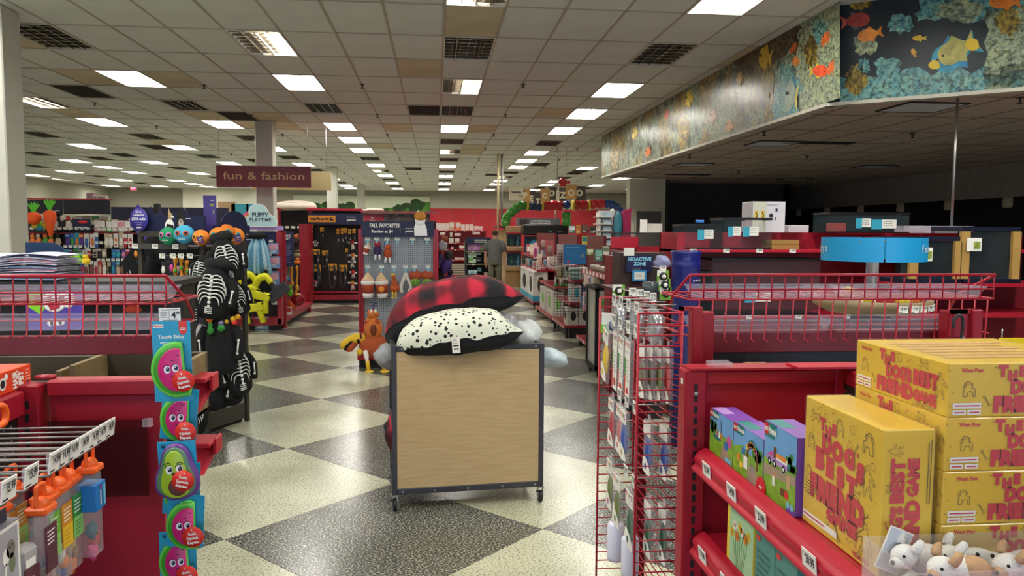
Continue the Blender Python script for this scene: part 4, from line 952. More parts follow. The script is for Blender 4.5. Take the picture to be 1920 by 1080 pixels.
# extra lids deeper on the pegs
for i, (y, x, z) in enumerate([(1.2, -.66, 1.257), (1.24, -.665, 1.257), (1.15, -.64, 1.257)]):
    lidpack(y, x, z, 'orange-lidded hanging pack deeper on its peg, %s from the front' % ORD[i], (AMB, GREENL), [TOY[i]])
# clear bag toys lower down
t = thing('hanging_pack', 'clear bag pack with plum card hanging below the orange lids', 'pet product', (-.60, 1.14, 1.2), rad(84), 'lower hanging packs')
q = MB(); q.box(-.02, .02, -.012, .012, -.13, 0, BAG2, .006); obj('clear_pouch', q, t)
q = MB(); q.box(-.018, .014, -.0145, -.013, -.1, -.03, PLUM); q.T = FRONT(-.002, -.0147, 0); q.rect(-.014, -.028, .008, -.016, 0, CARD); q.lines(-.012, .012, -.092, -.04, 5, 0, mat('b9a3a0', .5), 2, .25); q.T = None; obj('info_card', q, t)
# grey boxed utensil set
t = thing('utensil_box', 'grey boxed set with spoon and fork picture, lower left edge', 'boxed set', (-.585, 1.075, 1.125), rad(90))
GRB = mat('a7a6ac', .4, var=.1, scale=20)
q = MB(); q.box(-.03, .03, 0, .06, 0, .13, mat('3b3d4d', .4), .002); obj('carton', q, t)
q = MB(); q.T = FRONT(0, -.0005, 0); q.rect(-.029, .001, .029, .129, 0, CARD); q.rect(-.024, .02, .024, .124, .0002, GRB); q.rect(-.029, .004, .029, .016, .0002, mat('55586a', .4))
q.disc(-.006, .088, .008, .0004, CARD, 14, .012); stroke(q, [(-.006, .08), (-.01, .05)], .004, .0004, CARD); q.disc(.006, .095, .011, .0004, mat('77736c', .5), 14, .013); q.disc(.003, .099, .002, .0005, INK, 8); q.disc(.01, .1, .002, .0005, INK, 8); q.disc(.008, .075, .008, .0004, mat('6f7a5b', .5), 12, .014)
q.disc(-.008, .045, .01, .0004, CARD, 12); 
for a in (-.014, -.009, -.004): stroke(q, [(a, .045), (a-.004, .024)], .0015, .0005, INK)
stroke(q, [(.004, .04), (.02, .03)], .01, .0004, mat('85837d', .5)); q.T = None; obj('front_print', q, t)
q = MB(); q.box(-.02, .02, .01, .012, .13, .15, mat('2c2e3a', .5), .001); q.box(-.031, .031, -.001, .06, .13, .1306, mat('75737a', .3)); obj('hang_tab', q, t)
# orange box on the top rail
t = thing('pet_hair_box', 'bright orange flat box with white lettering on the left gondola top', 'boxed product', (-.80, 1.477, 1.352), rad(90))
OB = mat('e8481f', .4, var=.05)
q = MB(); q.box(-.35, .1, 0, .12, 0, .042, OB, .001); obj('carton', q, t)
q = MB(); q.T = FRONT(0, -.0005, 0); q.text('PET', .07, .021, .016, 0, CARD, .05, rot=1.57, w=.026); q.text('HAIR', .05, .021, .016, 0, CARD, .05, rot=1.57, w=.034); q.lines(.078, .096, .005, .036, 5, 0, mat('f3b9a3', .5), 2, .3)
q.disc(.0, .02, .012, 0, CARD, 14); q.disc(.0, .02, .008, .0002, INK, 12); q.disc(.012, .032, .006, .0002, CARD, 10); q.disc(.086, .008, .004, .0002, mat('384a8a', .5), 10); q.T = None; obj('front_print', q, t)
q = MB(); q.tube(smooth([(0, 0, 0), (.03, 0, -.004), (.038, 0, -.02), (.03, 0, -.034), (0, 0, -.036)], 4), .006, ORP, 8); single('grooming_tool', q, 'orange plastic handle poking in at the left edge over the pegboard', 'pet tool', atx(-14, 765, -.74), rad(90))
# clear sheet on the end panel
a = at(88, 790, ly-.006); c = at(275, 785, ly-.006); e = at(270, 930, ly-.006)
q = MB(); q.box(0, c.x-a.x, 0, .0015, -(a.z-e.z), 0, mat('3c1414', .12, alpha=.45, var=.1)); q.box(c.x-a.x-.004, c.x-a.x+.012, -.012, .0, -.012, .003, PLASTIC)
single('sign_sleeve', q, 'smoky clear plastic sign sleeve hung on the red left end panel', 'sign holder', a)
# left end cap, basket, trays
endcap_back(-1.5, -.665, 1.9, 'red end cap seen from behind, beyond the left gondola', -1, panel=False, zb=1.359)
basket(-1.44, -.635, 1.86, 1.412, 1.485, 1.551, 0, 'red wire basket tiers above the left end cap', 26)
tray(-1.45, -.64, 1.885, 1.49, .03, 'clear tray in the upper left basket'); tray(-1.45, -.67, 1.885, 1.418, .03, 'clear tray in the lower left basket')
# wooden crates on the end cap
WOOD = mat('7c6a45', .65, var=.25, scale=14, bump=.15); WOODD = mat('4d4330', .65, var=.2, scale=10)
def crate(X0, X1, Y0, Y1, z0, z1, label):
    t = thing('wooden_crate', label, 'crate', ((X0+X1)/2, (Y0+Y1)/2, z0), 0, 'wooden crates on the left end cap'); w = .014
    for i, (a, b, c_, d) in enumerate(((X0, X1, Y0, Y0+w), (X0, X1, Y1-w, Y1), (X0, X0+w, Y0+w, Y1-w), (X1-w, X1, Y0+w, Y1-w))):
        q = MB(); q.box(a, b, c_, d, z0, z1-(.04 if i == 0 else 0), WOOD if i != 1 else WOODD, .001); part('side_board', q, t)
    q = MB(); q.box(X0, X1, Y0, Y1, z0, z0+.01, WOODD); part('floor_board', q, t); return t
crate(-.925, -.645, 1.99, 2.21, 1.15, 1.316, 'wooden display crate behind the left end panel, nearest the aisle')
crate(-1.5, -.945, 1.99, 2.25, 1.15, 1.302, 'wooden display crate behind the left end panel, farther from the aisle')
q = MB(); q.box(-1.48, -.70, 1.99, 2.2, 0, 1.148, RED, .004); single('crate_stand', q, 'red metal stand carrying the wooden crates', 'stand', (0, 0, 0))
# red shelf corner poking out lower down
for k, (px, py) in enumerate([(385, 710), (392, 832)]):
    p = at(px, py, 2.05); q = MB(); q.add([(-.09, 0, 0), (0, .1, 0), (0, .1, -.03), (-.02, .02, -.09), (-.09, -.02, -.1)], [(0, 1, 2, 3, 4)], RED_W); q.box(-.11, .0, .0, .1, -.012, 0, RED_W, .002); q.box(-.006, .004, .05, .11, -.045, 0, RED_W, .002)
    single('shelf_bracket', q, 'red metal shelf corner jutting out, %s' % ('just under the wooden crate' if k == 0 else 'lower, beside the avocado toy'), 'bracket', p)
# ---- the clip strip of squeaky toys
CY = mat('1f9fc6', .4, var=.04); RIND = mat('6cd24f', .35, var=.05); RIND2 = mat('41a52e', .35, var=.05); FLESH = mat('d42a78', .35, var=.05); AVP = mat('6a3f8c', .35, var=.06); AVG = mat('5d8a63', .35, var=.05); AVL = mat('a8c92c', .35, var=.05); PIT = mat('6b4038', .4, var=.06); BADGE = mat('e53527', .45, var=.03); EYE = mat('f4f2f4', .3, var=.01)
def eyes(q, pts, r):
    for x, y in pts:
        q.disc(x, y, r, .0006, EYE, 16, r*1.25); q.disc(x+r*.2, y+r*.1, r*.6, .0009, mat('1c2340', .3), 14, r*.75); q.disc(x+r*.0, y+r*.4, r*.2, .0012, EYE, 8)
        stroke(q, smooth([(x-r*1.2, y+r*.6), (x-r*.5, y+r*1.35), (x+r*.6, y+r*1.3)], 3), r*.18, .0012, INK)
def badge(t, x, y, r, rot, c=.02):
    q = MB(); q.T = FRONT(x, -c, y) @ Matrix.Rotation(rot, 4, 'Z'); q.lathe([(r, 0), (r, .001), (0, .001)], BADGE, 24)
    for i, s in enumerate(('Seek.', 'Squeak.', 'Repeat.')): q.text(s, 0, r*.22-i*r*.42, r*.26, .0014, CARD, .035)
    q.rect(-r*.04, r*.6, r*.04, r*.8, .0014, CARD); q.T = None; return obj('round_badge', q, t)
def half_moon(s, k):
    """melon slice outline: flat cut on the right, round on the left"""
    P = [(.42*k, .95*k)]
    for i in range(15):
        a = rad(95+i*(265-95)/14); P.append((.25*s+.95*k*math.cos(a)*1.05, 1.0*k*math.sin(a)))
    P += [(.75*k*.9, -.93*k), (.78*k*.9, -.7*k), (.5*k, -.4*k)]
    return P
def solid(q, poly, c0, c1, m, inset=.0):
    """puffy slab: prism with a rounded shoulder"""
    n = len(poly); cx = sum(p[0] for p in poly)/n; cy = sum(p[1] for p in poly)/n; rings = []
    a = sum(poly[i][0]*poly[(i+1) % n][1]-poly[(i+1) % n][0]*poly[i][1] for i in range(n))
    if a < 0: poly = poly[::-1]
    for f, z in ((1, c0), (1, c0+(c1-c0)*.6), (.97, c0+(c1-c0)*.88), (.92, c1)):
        rings.append([(cx+(x-cx)*f, cy+(y-cy)*f, z) for x, y in poly])
    V = [p for r in rings for p in r]; F = []
    for j in range(3):
        for i in range(n): F.append((j*n+i, j*n+(i+1) % n, (j+1)*n+(i+1) % n, (j+1)*n+i))
    F.append(tuple(3*n+i for i in range(n))); q.add(V, F, m, True); return q
def strip_toy(kind, px, py, Y, k, tilt, label, bx_, by_, card=True, ch=1.6, head=False, turn=0):
    t = thing('squeaky_toy', label, 'dog toy', at(px, py, Y), rot=(0, tilt, turn), group='squeaky toys on the clip strip')
    if card:
        q = MB(); w = .034; h0, h1 = -.045, .055
        if head: h0, h1 = -.06, .088
        q.T = FRONT(0, .006, 0); q.box(-w, w, h0, h1, -.001, 0, CY, .0004)
        if head:
            q.text('Tough Skinz', 0, .056, .0065, .0004, CARD, .03, wmax=.05); q.rect(-.02, .048, .02, .0495, .0004, CARD); q.rect(-.015, .045, .015, .0463, .0004, CARD)
            q.box(-.031, -.013, .076, .0825, 0, .0006, CARD); q.text('Playology', -.022, .078, .003, .0008, BADGE, .03, wmax=.015)
            q.flat([(.014, .07), (.017, .064), (.021, .062), (.025, .064), (.028, .07), (.028, .088), (.014, .088)], .0005, BADGE)
            q.rect(.016, .074, .026, .0755, .0007, CARD); q.rect(.016, .0715, .026, .073, .0007, CARD)
        else: q.lathe([(.004, 0), (.004, .0006)], mat('17607c', .5), 10, (-w*.7, h1*.85, 0))
        q.T = None; obj('backing_card', q, t)
    q = MB(); q.T = FRONT(0, .004, 0)
    if kind == 'melon':
        solid(q, [(x*.9-.0, y) for x, y in half_moon(k, k)], 0, .012, RIND); solid(q, [(x*.8+.002, y*.86) for x, y in half_moon(k, k)], .008, .0145, RIND2)
        q.T = None; b = obj('rind', q, t)
        q = MB(); q.T = FRONT(0, .004, 0); P = [(x*.66+.005, y*.77+.001) for x, y in half_moon(k, k)]; solid(q, P, .01, .0178, FLESH); q.T = None; obj('flesh', q, t)
        q = MB(); q.T = FRONT(.003, .004-.0182, -.002)
        for a, c_ in ((.012, .03), (.004, .02), (.012, -.012), (.018, -.021)): stroke(q, smooth([(a-.003, c_+.001), (a, c_-.0003), (a+.002, c_+.0008)], 2), .0014, 0, mat('5a1237', .5))
        eyes(q, [(-.006, .0045), (.0085, .0065)], .0058); stroke(q, smooth([(-.001, -.006), (.002, -.008), (.005, -.0055)], 3), .0012, .0006, INK); q.T = None; obj('face_print', q, t)
    else:
        A = smooth([(0, 1.05), (.4, .85), (.58, .3), (.78, -.25), (.72, -.75), (.35, -1.0), (0, -1.05), (-.35, -1.0), (-.72, -.75), (-.78, -.25), (-.58, .3), (-.4, .85)], 3, True)
        solid(q, [(x*k, y*k) for x, y in A], 0, .012, AVP); q.T = None; obj('skin', q, t)
        q = MB(); q.T = FRONT(0, .004, 0); solid(q, [(x*k*.86, y*k*.9) for x, y in A], .009, .015, AVG); solid(q, [(x*k*.66, y*k*.84-.002) for x, y in A], .012, .0175, AVL); q.ell((.004, -.5*k, .0172), (.34*k, .34*k, .004), PIT, 18, 8); q.T = None; obj('flesh', q, t)
        q = MB(); q.T = FRONT(0, .004-.0182, 0); eyes(q, [(-.0085, .0075), (.0095, .0085)], .0062); q.ell((0, -.0005, .001), (.004, .0028, .002), INK, 10, 6)
        for s in (-1, 1): stroke(q, smooth([(s*.017, .017), (s*.011, .021), (s*.005, .0185)], 3), .0016, .0006, mat('3d4a1c', .5))
        q.T = None; obj('face_print', q, t)
    badge(t, bx_, by_, .0195, rad(R_.uniform(3, 14)) if kind == 'melon' else rad(-14)); return t
SY = 1.42
toys = [('melon', 322, 693, .052, -.02, 'watermelon slice toy with face, topmost on the clip strip under the price card', .026, -.018, True, 0),
 ('melon', 333, 783, .046, .1, 'watermelon slice toy with face, second from the top of the strip', .025, -.02, False, -.1),
 ('avocado', 332, 884, .05, -.04, 'purple-skinned avocado toy with open mouth on the clip strip', .016, -.012, False, 0),
 ('melon', 338, 922, .044, .05, 'watermelon slice toy mostly hidden under the avocado', .022, -.014, False, .0),
 ('melon', 345, 984, .046, .06, 'watermelon slice toy with face, directly above the lowest one', .024, -.014, False, -.05),
 ('melon', 332, 1052, .047, .0, 'watermelon slice toy with face, lowest on the clip strip', .024, -.02, False, 0)]
sy = [1.42, 1.455, 1.42, 1.46, 1.425, 1.455]
for (kd, px, py, k, tl, lb, bx_, by_, hd_, tr), Yy in zip(toys, sy):
    strip_toy(kd, px, py, Yy, k, tl, lb, bx_, by_, True, head=hd_, turn=tr)
t = thing('price_card', 'white 4.99 price card at the top of the toy clip strip', 'price card', at(318, 590, 1.43))
q = MB(); q.T = FRONT() @ Matrix.Rotation(.03, 4, 'Z'); q.box(-.019, .019, -.012, .012, -.001, 0, CARD, .0004); q.text('4', .007, -.006, .011, .0006, INK, .02); q.text('99', .0145, .0005, .005, .0006, INK, .02); q.rect(-.014, .0085, .015, .0095, .0006, INK); q.rect(-.001, -.009, -.0004, .007, .0006, GREYP)
q.lines(-.016, -.004, -.006, .006, 4, .0006, GREYP, 4, .3); q.rect(-.012, -.0105, .014, -.0095, .0006, GREYP); q.T = None; obj('card', q, t)
q = MB(); q.box(-.02, .02, .001, .004, -.013, .013, CHAR, .001); q.tube(smooth([(-.006, .002, .012), (-.004, .002, .026), (.004, .002, .026), (.006, .002, .012)], 3), .0015, CHAR, 6); q.box(-.003, .003, .002, .004, -.03, -.01, CHAR); q.box(-.012, .012, .0035, .005, -.034, -.03, CHAR); obj('holder', q, t)
q = MB(); q.box(-.012, .012, .0, .003, -.5, 0, mat('29282a', .4), .001); single('clip_strip', q, 'dark plastic strip the squeaky toys are clipped to', 'clip strip', at(318, 598, 1.475))
# ================================================================== MIDDLE GROUND: the cart with pillows
A0 = Vector((-.262, 4.437, 0)); ang = math.atan2(.083, .915)
FRM = mat('4a4a50', .4, .6, var=.08); m, nt, b_, tc = nodemat('pale_wood_laminate', .45)
n = nt.nodes.new('ShaderNodeTexNoise'); n.inputs['Scale'].default_value = 6; n.inputs['Detail'].default_value = 8; n.inputs['Distortion'].default_value = .4
nt.links.new(mapping(nt, tc, (1, 1, 14)), n.inputs['Vector']); r = ramp(nt, [(.25, 'b1966b'), (.5, 'bba176'), (.75, 'c4ab82')]); nt.links.new(n.outputs['Fac'], r.inputs['Fac']); nt.links.new(r.outputs['Color'], b_.inputs['Base Color'])
WOODP = m
cart = thing('display_cart', 'grey framed cart on casters with a pale wood panel, loaded with pillows', 'cart', A0, ang)
CWD, CD = .915, .46
q = MB(); q.box(.028, CWD-.03, .004, .016, .135, .955, WOODP, .002); obj('wood_panel', q, cart)
q = MB(); q.box(.028, CWD-.03, CD-.016, CD-.004, .135, .955, WOODP, .002); obj('wood_panel', q, cart)
for x, y in ((0, 0), (CWD-.03, 0), (0, CD-.03), (CWD-.03, CD-.03)):
    q = MB(); q.box(x, x+.03, y, y+.03, .1, .985, FRM, .003); obj('post', q, cart)
q = MB(); q.box(.03, CWD-.03, 0, .03, .955, .985, FRM, .002); q.box(.03, CWD-.03, 0, .03, .1, .135, FRM, .002); q.box(.03, CWD-.03, CD-.03, CD, .955, .985, FRM, .002); q.box(.03, CWD-.03, CD-.03, CD, .1, .135, FRM, .002)
for x in (0, CWD-.03):
    for z in (.1, .955, .5): q.box(x, x+.03, .03, CD-.03, z, z+.03, FRM, .002)
obj('rail', q, cart)
q = MB()
for x in (.06, .25, .45, .66, .86): q.ell((x, -.001, .97), .006, STEEL, 8, 5); q.ell((x, -.001, .117), .006, STEEL, 8, 5)
obj('screws', q, cart)
q = MB(); q.box(.03, CWD-.03, .03, CD-.03, .13, .145, WOODP); obj('deck', q, cart)
q = MB()
for x in (.004, CWD-.016):
    for k in range(6): q.box(x, x+.012, .03, CD-.03, .2+k*.05, .206+k*.05, FRM)
obj('side_wire', q, cart)
for x, y in ((.015, .02), (CWD-.015, .02), (.015, CD-.02), (CWD-.015, CD-.02)):
    q = MB(); q.T = Matrix.Translation((x, y, .036)) @ Matrix.Rotation(rad(90), 4, 'Y'); q.lathe([(.0, -.011), (.033, -.011), (.036, -.006), (.036, .006), (.033, .011), (.0, .011)], BLACK, 18); q.lathe([(.012, -.013), (.012, .013)], STEEL, 10); q.T = None
    w = obj('caster', q, cart)
    q = MB(); q.box(x-.018, x-.013, y-.012, y+.012, .03, .095, STEEL); q.box(x+.013, x+.018, y-.012, y+.012, .03, .095, STEEL); q.box(x-.02, x+.02, y-.02, y+.02, .09, .1, STEEL); q.box(x-.03, x-.012, y-.03, y-.01, .07, .076, CHAR); obj('fork', q, w)
def interp(tab, x):
    for (a, b), (c, d) in zip(tab, tab[1:]):
        if x <= c: return b+(d-b)*(x-a)/(c-a) if c > a else d
    return tab[-1][1]
def pillow(name, label, Yc, d, top, seam, bot, mt, mbm, nu=44, nv=12, grp='pillows piled on the cart', wr=1):
    x0, x1 = top[0][0], top[-1][0]; o = at((x0+x1)/2, 600, Yc)
    t = thing(name, label, 'pillow', (o.x, Yc, at(x0, bot[len(bot)//2][1], Yc).z), 0, grp)
    rr = random.Random(len(label))
    ph = [rr.uniform(0, 6) for _ in range(6)]
    TP, SM, BT = smooth(top, 4), smooth(seam, 4), smooth(bot, 4)
    def cross(u, th):
        px = x0+(x1-x0)*u; e = (max(0, 1-abs(2*u-1)**3.2))**.5*.9+.1; dd = d*e; tz, sz, bz = at(px, interp(TP, px), Yc-dd*.15).z, at(px, interp(SM, px), Yc-dd*.9).z, at(px, interp(BT, px), Yc-dd*.65).z
        X = at(px, 600, Yc).x; mid = (tz+bz)/2; h = max(.004, (tz-bz)/2)
        c, s = math.cos(th), math.sin(th); wv = (math.sin(u*31+ph[0]+2*th)*.006+math.sin(u*17+ph[1]-3*th)*.007+math.sin(u*53+5*th+ph[2])*.0025)*e*wr
        z = mid+h*math.copysign(abs(s)**.85, s)+wv*abs(c); y = Yc-dd*math.copysign(abs(c)**.6, c)
        return X, y, z, sz, mid, h
    def thseam(u):
        X, y, z, sz, mid, h = cross(u, 0); k = max(-.95, min(.95, (sz-mid)/h)); return math.copysign(math.asin(abs(k)**(1/.85)), k)
    def F(lo):
        def fn(u, v):
            a = thseam(u); th = a+(math.pi-a)*v if not lo else a-(math.pi+a)*v
            X, y, z, *_ = cross(u, th); return (X, y, z)
        return fn
    q = MB(); q.grid(F(False), nu, nv, mt); part('top_cover', q, t)
    q = MB(); q.grid(F(True), nu, nv, mbm); part('black_underside', q, t)
    q = MB(); q.tube([cross(i/nu, thseam(i/nu))[:3] for i in range(nu+1)], .0035, mbm, 5); part('piping', q, t)
    return t
m, nt, b_, tc = nodemat('red_buffalo_plaid', .85); PLAID = m
sep = nt.nodes.new('ShaderNodeSeparateXYZ'); nt.links.new(mapping(nt, tc, (1, 1, 1), (0, .25, .2)), sep.inputs[0])
def band_(sock, sc, ph):
    a = nt.nodes.new('ShaderNodeMath'); a.operation = 'MULTIPLY_ADD'; a.inputs[1].default_value = sc; a.inputs[2].default_value = ph; nt.links.new(sock, a.inputs[0])
    s_ = nt.nodes.new('ShaderNodeMath'); s_.operation = 'SINE'; nt.links.new(a.outputs[0], s_.inputs[0])
    mr = nt.nodes.new('ShaderNodeMapRange'); mr.inputs['From Min'].default_value = -.3; mr.inputs['From Max'].default_value = .6; nt.links.new(s_.outputs[0], mr.inputs['Value']); return mr.outputs[0]
ad = nt.nodes.new('ShaderNodeMath'); ad.operation = 'ADD'; yz = nt.nodes.new('ShaderNodeMath'); yz.operation = 'SUBTRACT'; nt.links.new(sep.outputs[2], yz.inputs[0]); nt.links.new(sep.outputs[1], yz.inputs[1])
nt.links.new(band_(sep.outputs[0], 31, .6), ad.inputs[0]); nt.links.new(band_(yz.outputs[0], 31, 1.2), ad.inputs[1])
hf = nt.nodes.new('ShaderNodeMath'); hf.operation = 'MULTIPLY'; hf.inputs[1].default_value = .5; nt.links.new(ad.outputs[0], hf.inputs[0])
r = ramp(nt, [(0, '17151a'), (.5, '6b1826'), (1, 'c2203a')]); nt.links.new(hf.outputs[0], r.inputs['Fac']); nt.links.new(r.outputs['Color'], b_.inputs['Base Color'])
m, nt, b_, tc = nodemat('cream_spotted_fabric', .85); SPOT = m
v = nt.nodes.new('ShaderNodeTexVoronoi'); v.inputs['Scale'].default_value = 36; nt.links.new(tc.outputs['Object'], v.inputs['Vector'])
sp = nt.nodes.new('ShaderNodeSeparateXYZ'); nt.links.new(v.outputs['Color'], sp.inputs[0]); mm = nt.nodes.new('ShaderNodeMath'); mm.operation = 'MULTIPLY_ADD'; mm.inputs[1].default_value = .3; mm.inputs[2].default_value = .13; nt.links.new(sp.outputs[0], mm.inputs[0])
lt = nt.nodes.new('ShaderNodeMath'); lt.operation = 'LESS_THAN'; nt.links.new(v.outputs['Distance'], lt.inputs[0]); nt.links.new(mm.outputs[0], lt.inputs[1])
r = ramp(nt, [(0, 'e2e6d4'), (1, '18181a')], 'CONSTANT'); r.color_ramp.elements[1].position = .5; nt.links.new(lt.outputs[0], r.inputs['Fac']); nt.links.new(r.outputs['Color'], b_.inputs['Base Color'])
BLKF = mat('16171c', .9, var=.1, bump=.15, bscale=300)
pillow('spotted_pillow', 'cream pillow with black spots and black underside on top of the cart', 4.56, .2,
  [(744, 642), (752, 622), (770, 605), (795, 593), (835, 584), (880, 579), (925, 582), (945, 596), (962, 610), (981, 621)],
  [(744, 662), (790, 651), (840, 641), (900, 633), (981, 622)], [(744, 664), (765, 669), (800, 671), (850, 669), (900, 663), (940, 654), (981, 623)], SPOT, BLKF)
pillow('plaid_pillow', 'red and black plaid pillow with black underside lying across the spotted pillow', 4.9, .26,
  [(722, 622), (730, 590), (745, 566), (775, 541), (815, 528), (860, 519), (885, 517), (920, 520), (950, 533), (981, 553)],
  [(722, 630), (745, 606), (790, 583), (850, 568), (915, 557), (981, 554)], [(722, 634), (736, 655), (760, 648), (790, 628), (830, 607), (880, 592), (935, 586), (960, 575), (981, 557)], PLAID, BLKF)
t = thing('sewn_label', 'white sewn price label on the front of the spotted pillow', 'label', at(855, 647, 4.35))
q = MB(); q.T = FRONT() @ Matrix.Rotation(rad(4), 4, 'Z'); q.box(-.023, .023, -.046, .046, -.001, 0, CARD); q.lines(-.016, .016, .008, .038, 4, .0006, GREYP, 2, .3); q.rect(-.016, -.008, .016, .0, .0006, INK); q.rect(-.013, -.028, -.003, -.018, .0006, INK); q.rect(.003, -.028, .013, -.018, .0006, INK); q.T = None; obj('label_card', q, t)
STRIPE = mat('7c7f83', .8, var=.35, scale=30); WFAB = mat('cfd6d2', .6, var=.15, scale=12)
def lump(name, label, cat, px, py, Y, r, m, grp=None, bag=True, seed=1, z=None):
    p = at(px, py, Y); t = thing(name, label, cat, (p.x, p.y, p.z), 0, grp); rr = random.Random(seed); a = [rr.uniform(2, 6) for _ in range(4)]
    f = lambda p_: 1+.09*math.sin(p_.x*a[0]*1.3+p_.z*a[1])+.06*math.sin(p_.y*a[2]*2+p_.z*a[3]*2)
    q = MB(); q.ell((0, 0, 0), r, m, 22, 14, f); obj('cushion', q, t)
    if bag:
        q = MB(); q.ell((0, 0, 0), tuple(x*1.05 for x in r), BAG, 22, 14, f); obj('plastic_wrap', q, t)
    return t
lump('wrapped_pillow', 'plastic-wrapped pale pillow in the cart, right rear corner', 'pillow', 985, 628, 4.78, (.1, .12, .1), WFAB, 'pillows piled on the cart', seed=2)
lump('wrapped_pillow', 'grey striped pillow in the cart behind the spotted one', 'pillow', 940, 620, 4.78, (.13, .1, .12), STRIPE, 'pillows piled on the cart', seed=3)
lump('wrapped_pillow', 'plastic-wrapped pale blue pillow bulging out of the cart right side', 'pillow', 1032, 672, 4.72, (.11, .1, .06), mat('b9cdd8', .5, var=.15, scale=30), 'pillows piled on the cart', seed=4)
lump('wrapped_pillow', 'plastic-wrapped striped pillow bulging out of the cart left side', 'pillow', 733, 668, 4.76, (.1, .1, .08), STRIPE, 'pillows piled on the cart', seed=5)
lump('wrapped_pillow', 'red plaid pillow low down inside the cart, left side', 'pillow', 742, 810, 4.72, (.07, .14, .13), PLAID, 'pillows piled on the cart', bag=False, seed=6)

# ================================================================== COSTUME RACK
RKM = mat('4d4a42', .45, .3, var=.08)
rz = rad(-26); RO = Vector((-2.43, 6.57, 0)); rw, rd_ = .64, .48
rack = thing('costume_rack', 'dark metal display rack with skull plushes and black dog costumes', 'rack', RO, rz)
RM = Matrix.Translation(RO) @ Matrix.Rotation(rz, 4, 'Z')
for x, y in ((0, 0), (rw, 0), (0, rd_), (rw, rd_)):
    q = MB(); q.box(x-.018, x+.018, y-.018, y+.018, 0, 1.645, RKM, .003); obj('post', q, rack)
q = MB(); q.box(0, rw, 0, rd_, .03, .17, RKM, .004); q.box(.03, rw-.03, .03, rd_-.03, 0, .03, BLACK); obj('base', q, rack)
q = MB()
for y in (0, rd_): q.box(0, rw, y-.015, y+.015, 1.6, 1.645, RKM)
for x in (0, rw): q.box(x-.015, x+.015, 0, rd_, 1.6, 1.645, RKM)
obj('top_rail', q, rack)
q = MB(); q.box(.02, rw-.02, -.03, rd_, 1.505, 1.525, RKM, .002); s_ = obj('shelf', q, rack)
q = MB(); q.box(-.03, rw-.1, -.06, -.05, 1.50, 1.545, mat('4c4a48', .4, var=.05)); obj('price_rail', q, s_)
for k, x in enumerate((.0, .21, .42)):
    q = MB(); tagmb(q, FRONT(x, -.061, 1.522), '12.99', .06, .038); obj('price_tag', q, s_)
q = MB(); q.box(.02, rw-.02, rd_*.5, rd_*.52, .17, 1.5, mat('232326', .6, var=.1)); obj('peg_panel', q, rack)
for x, y in ((.01, .12), (.01, .28)): pass
def rk(x, y, z): return RM @ Vector((x, y, z))
# header board with ears
t = thing('rack_header', 'navy rack header board with costumed pets picture and cat-ear outline', 'sign', rk(0, .02, 1.646), rz)
q = MB(); q.T = FRONT(0, 0, 0)
P = [(0, 0), (rw+.02, 0), (rw+.02, .12), (.5, .12), (.47, .17), (.44, .19), (.41, .15), (.3, .15), (.3, .12), (.23, .13), (.2, .18), (.17, .13), (.12, .14), (.1, .2), (.06, .14), (0, .12)]
q.prism(P, 0, .012, NAVY); q.T = None; obj('board', q, t)
q = MB(); q.T = FRONT(0, -.0125, 0)
q.ell((.30, .03, 0), (.05, .07, .004), CARD, 14, 8); q.ell((.31, .12, 0), (.025, .03, .004), TAN, 12, 8); q.flat([(.29, .14), (.3, .19), (.315, .145)], .004, TAN); q.flat([(.25, 0), (.28, .06), (.34, .05), (.36, 0)], .005, INK); q.ell((.33, .115, 0), (.02, .012, .005), CARD, 8, 6)
q.ell((.42, .08, 0), (.05, .07, .003), INK, 14, 8); q.ell((.42, .065, 0), (.03, .045, .005), mat('b9ada0', .7, var=.2), 14, 8); q.ell((.42, .08, 0), (.012, .015, .007), mat('6b5b52', .7), 8, 6); q.rect(.47, .1, .52, .104, .001, CARD)
q.flat([(.37, .12), (.42, .2), (.47, .12)], .0045, INK); q.flat([(.385, .0), (.46, 0), (.45, .012), (.395, .012)], .006, TAN); q.T = None; obj('pet_print', q, t)
t = thing('round_sign', 'round violet sign reading Dia de Los Muertos 20 and under', 'sign', rk(.0, -.03, 1.76), rz)
VIO = mat('3a2f96', .45, var=.05)
q = MB(); q.T = FRONT(0, 0, 0); q.lathe([(.095, 0), (.095, .004), (0, .004)], VIO, 32, (.02, -.02, 0)); q.flat([(-.02, .06), (.015, .11), (.05, .06)], .004, VIO); q.T = None; obj('disc', q, t)
q = MB(); q.T = FRONT(.02, -.0045, -.02)
for s, y, h in (('Dia de', .055, .016), ('Los Muertos', .03, .016), ('$20 & under', -.005, .021), ('Presented by', -.045, .006), ('petco', -.07, .015)): q.text(s, 0, y, h, 0, CARD, .03, wmax=.15)
q.rect(-.04, -.028, .04, -.026, 0, CARD); q.T = None; obj('lettering', q, t)
t = thing('standing_sign', 'tall purple sign card with green lettering standing on the rack', 'sign', rk(.61, .12, 1.646), rz+.2)
q = MB(); q.box(-.055, .055, 0, .008, 0, .29, mat('473a82', .5, var=.25, scale=5)); obj('card', q, t)
q = MB(); q.T = FRONT(0, -.0006, 0); q.lines(.0, .045, .2, .225, 2, 0, mat('7fa04a', .5), 3, .8); q.lines(.01, .045, .245, .255, 1, 0, CARD, 3, .5); q.rect(.03, .14, .04, .17, 0, mat('9db04a', .5)); q.rect(-.048, .03, -.044, .12, 0, LIL); q.T = None; obj('print', q, t)
t = thing('rounded_header', 'dark navy round-topped header board at the right end of the rack', 'sign', rk(rw+.03, .1, 1.646), rad(62))
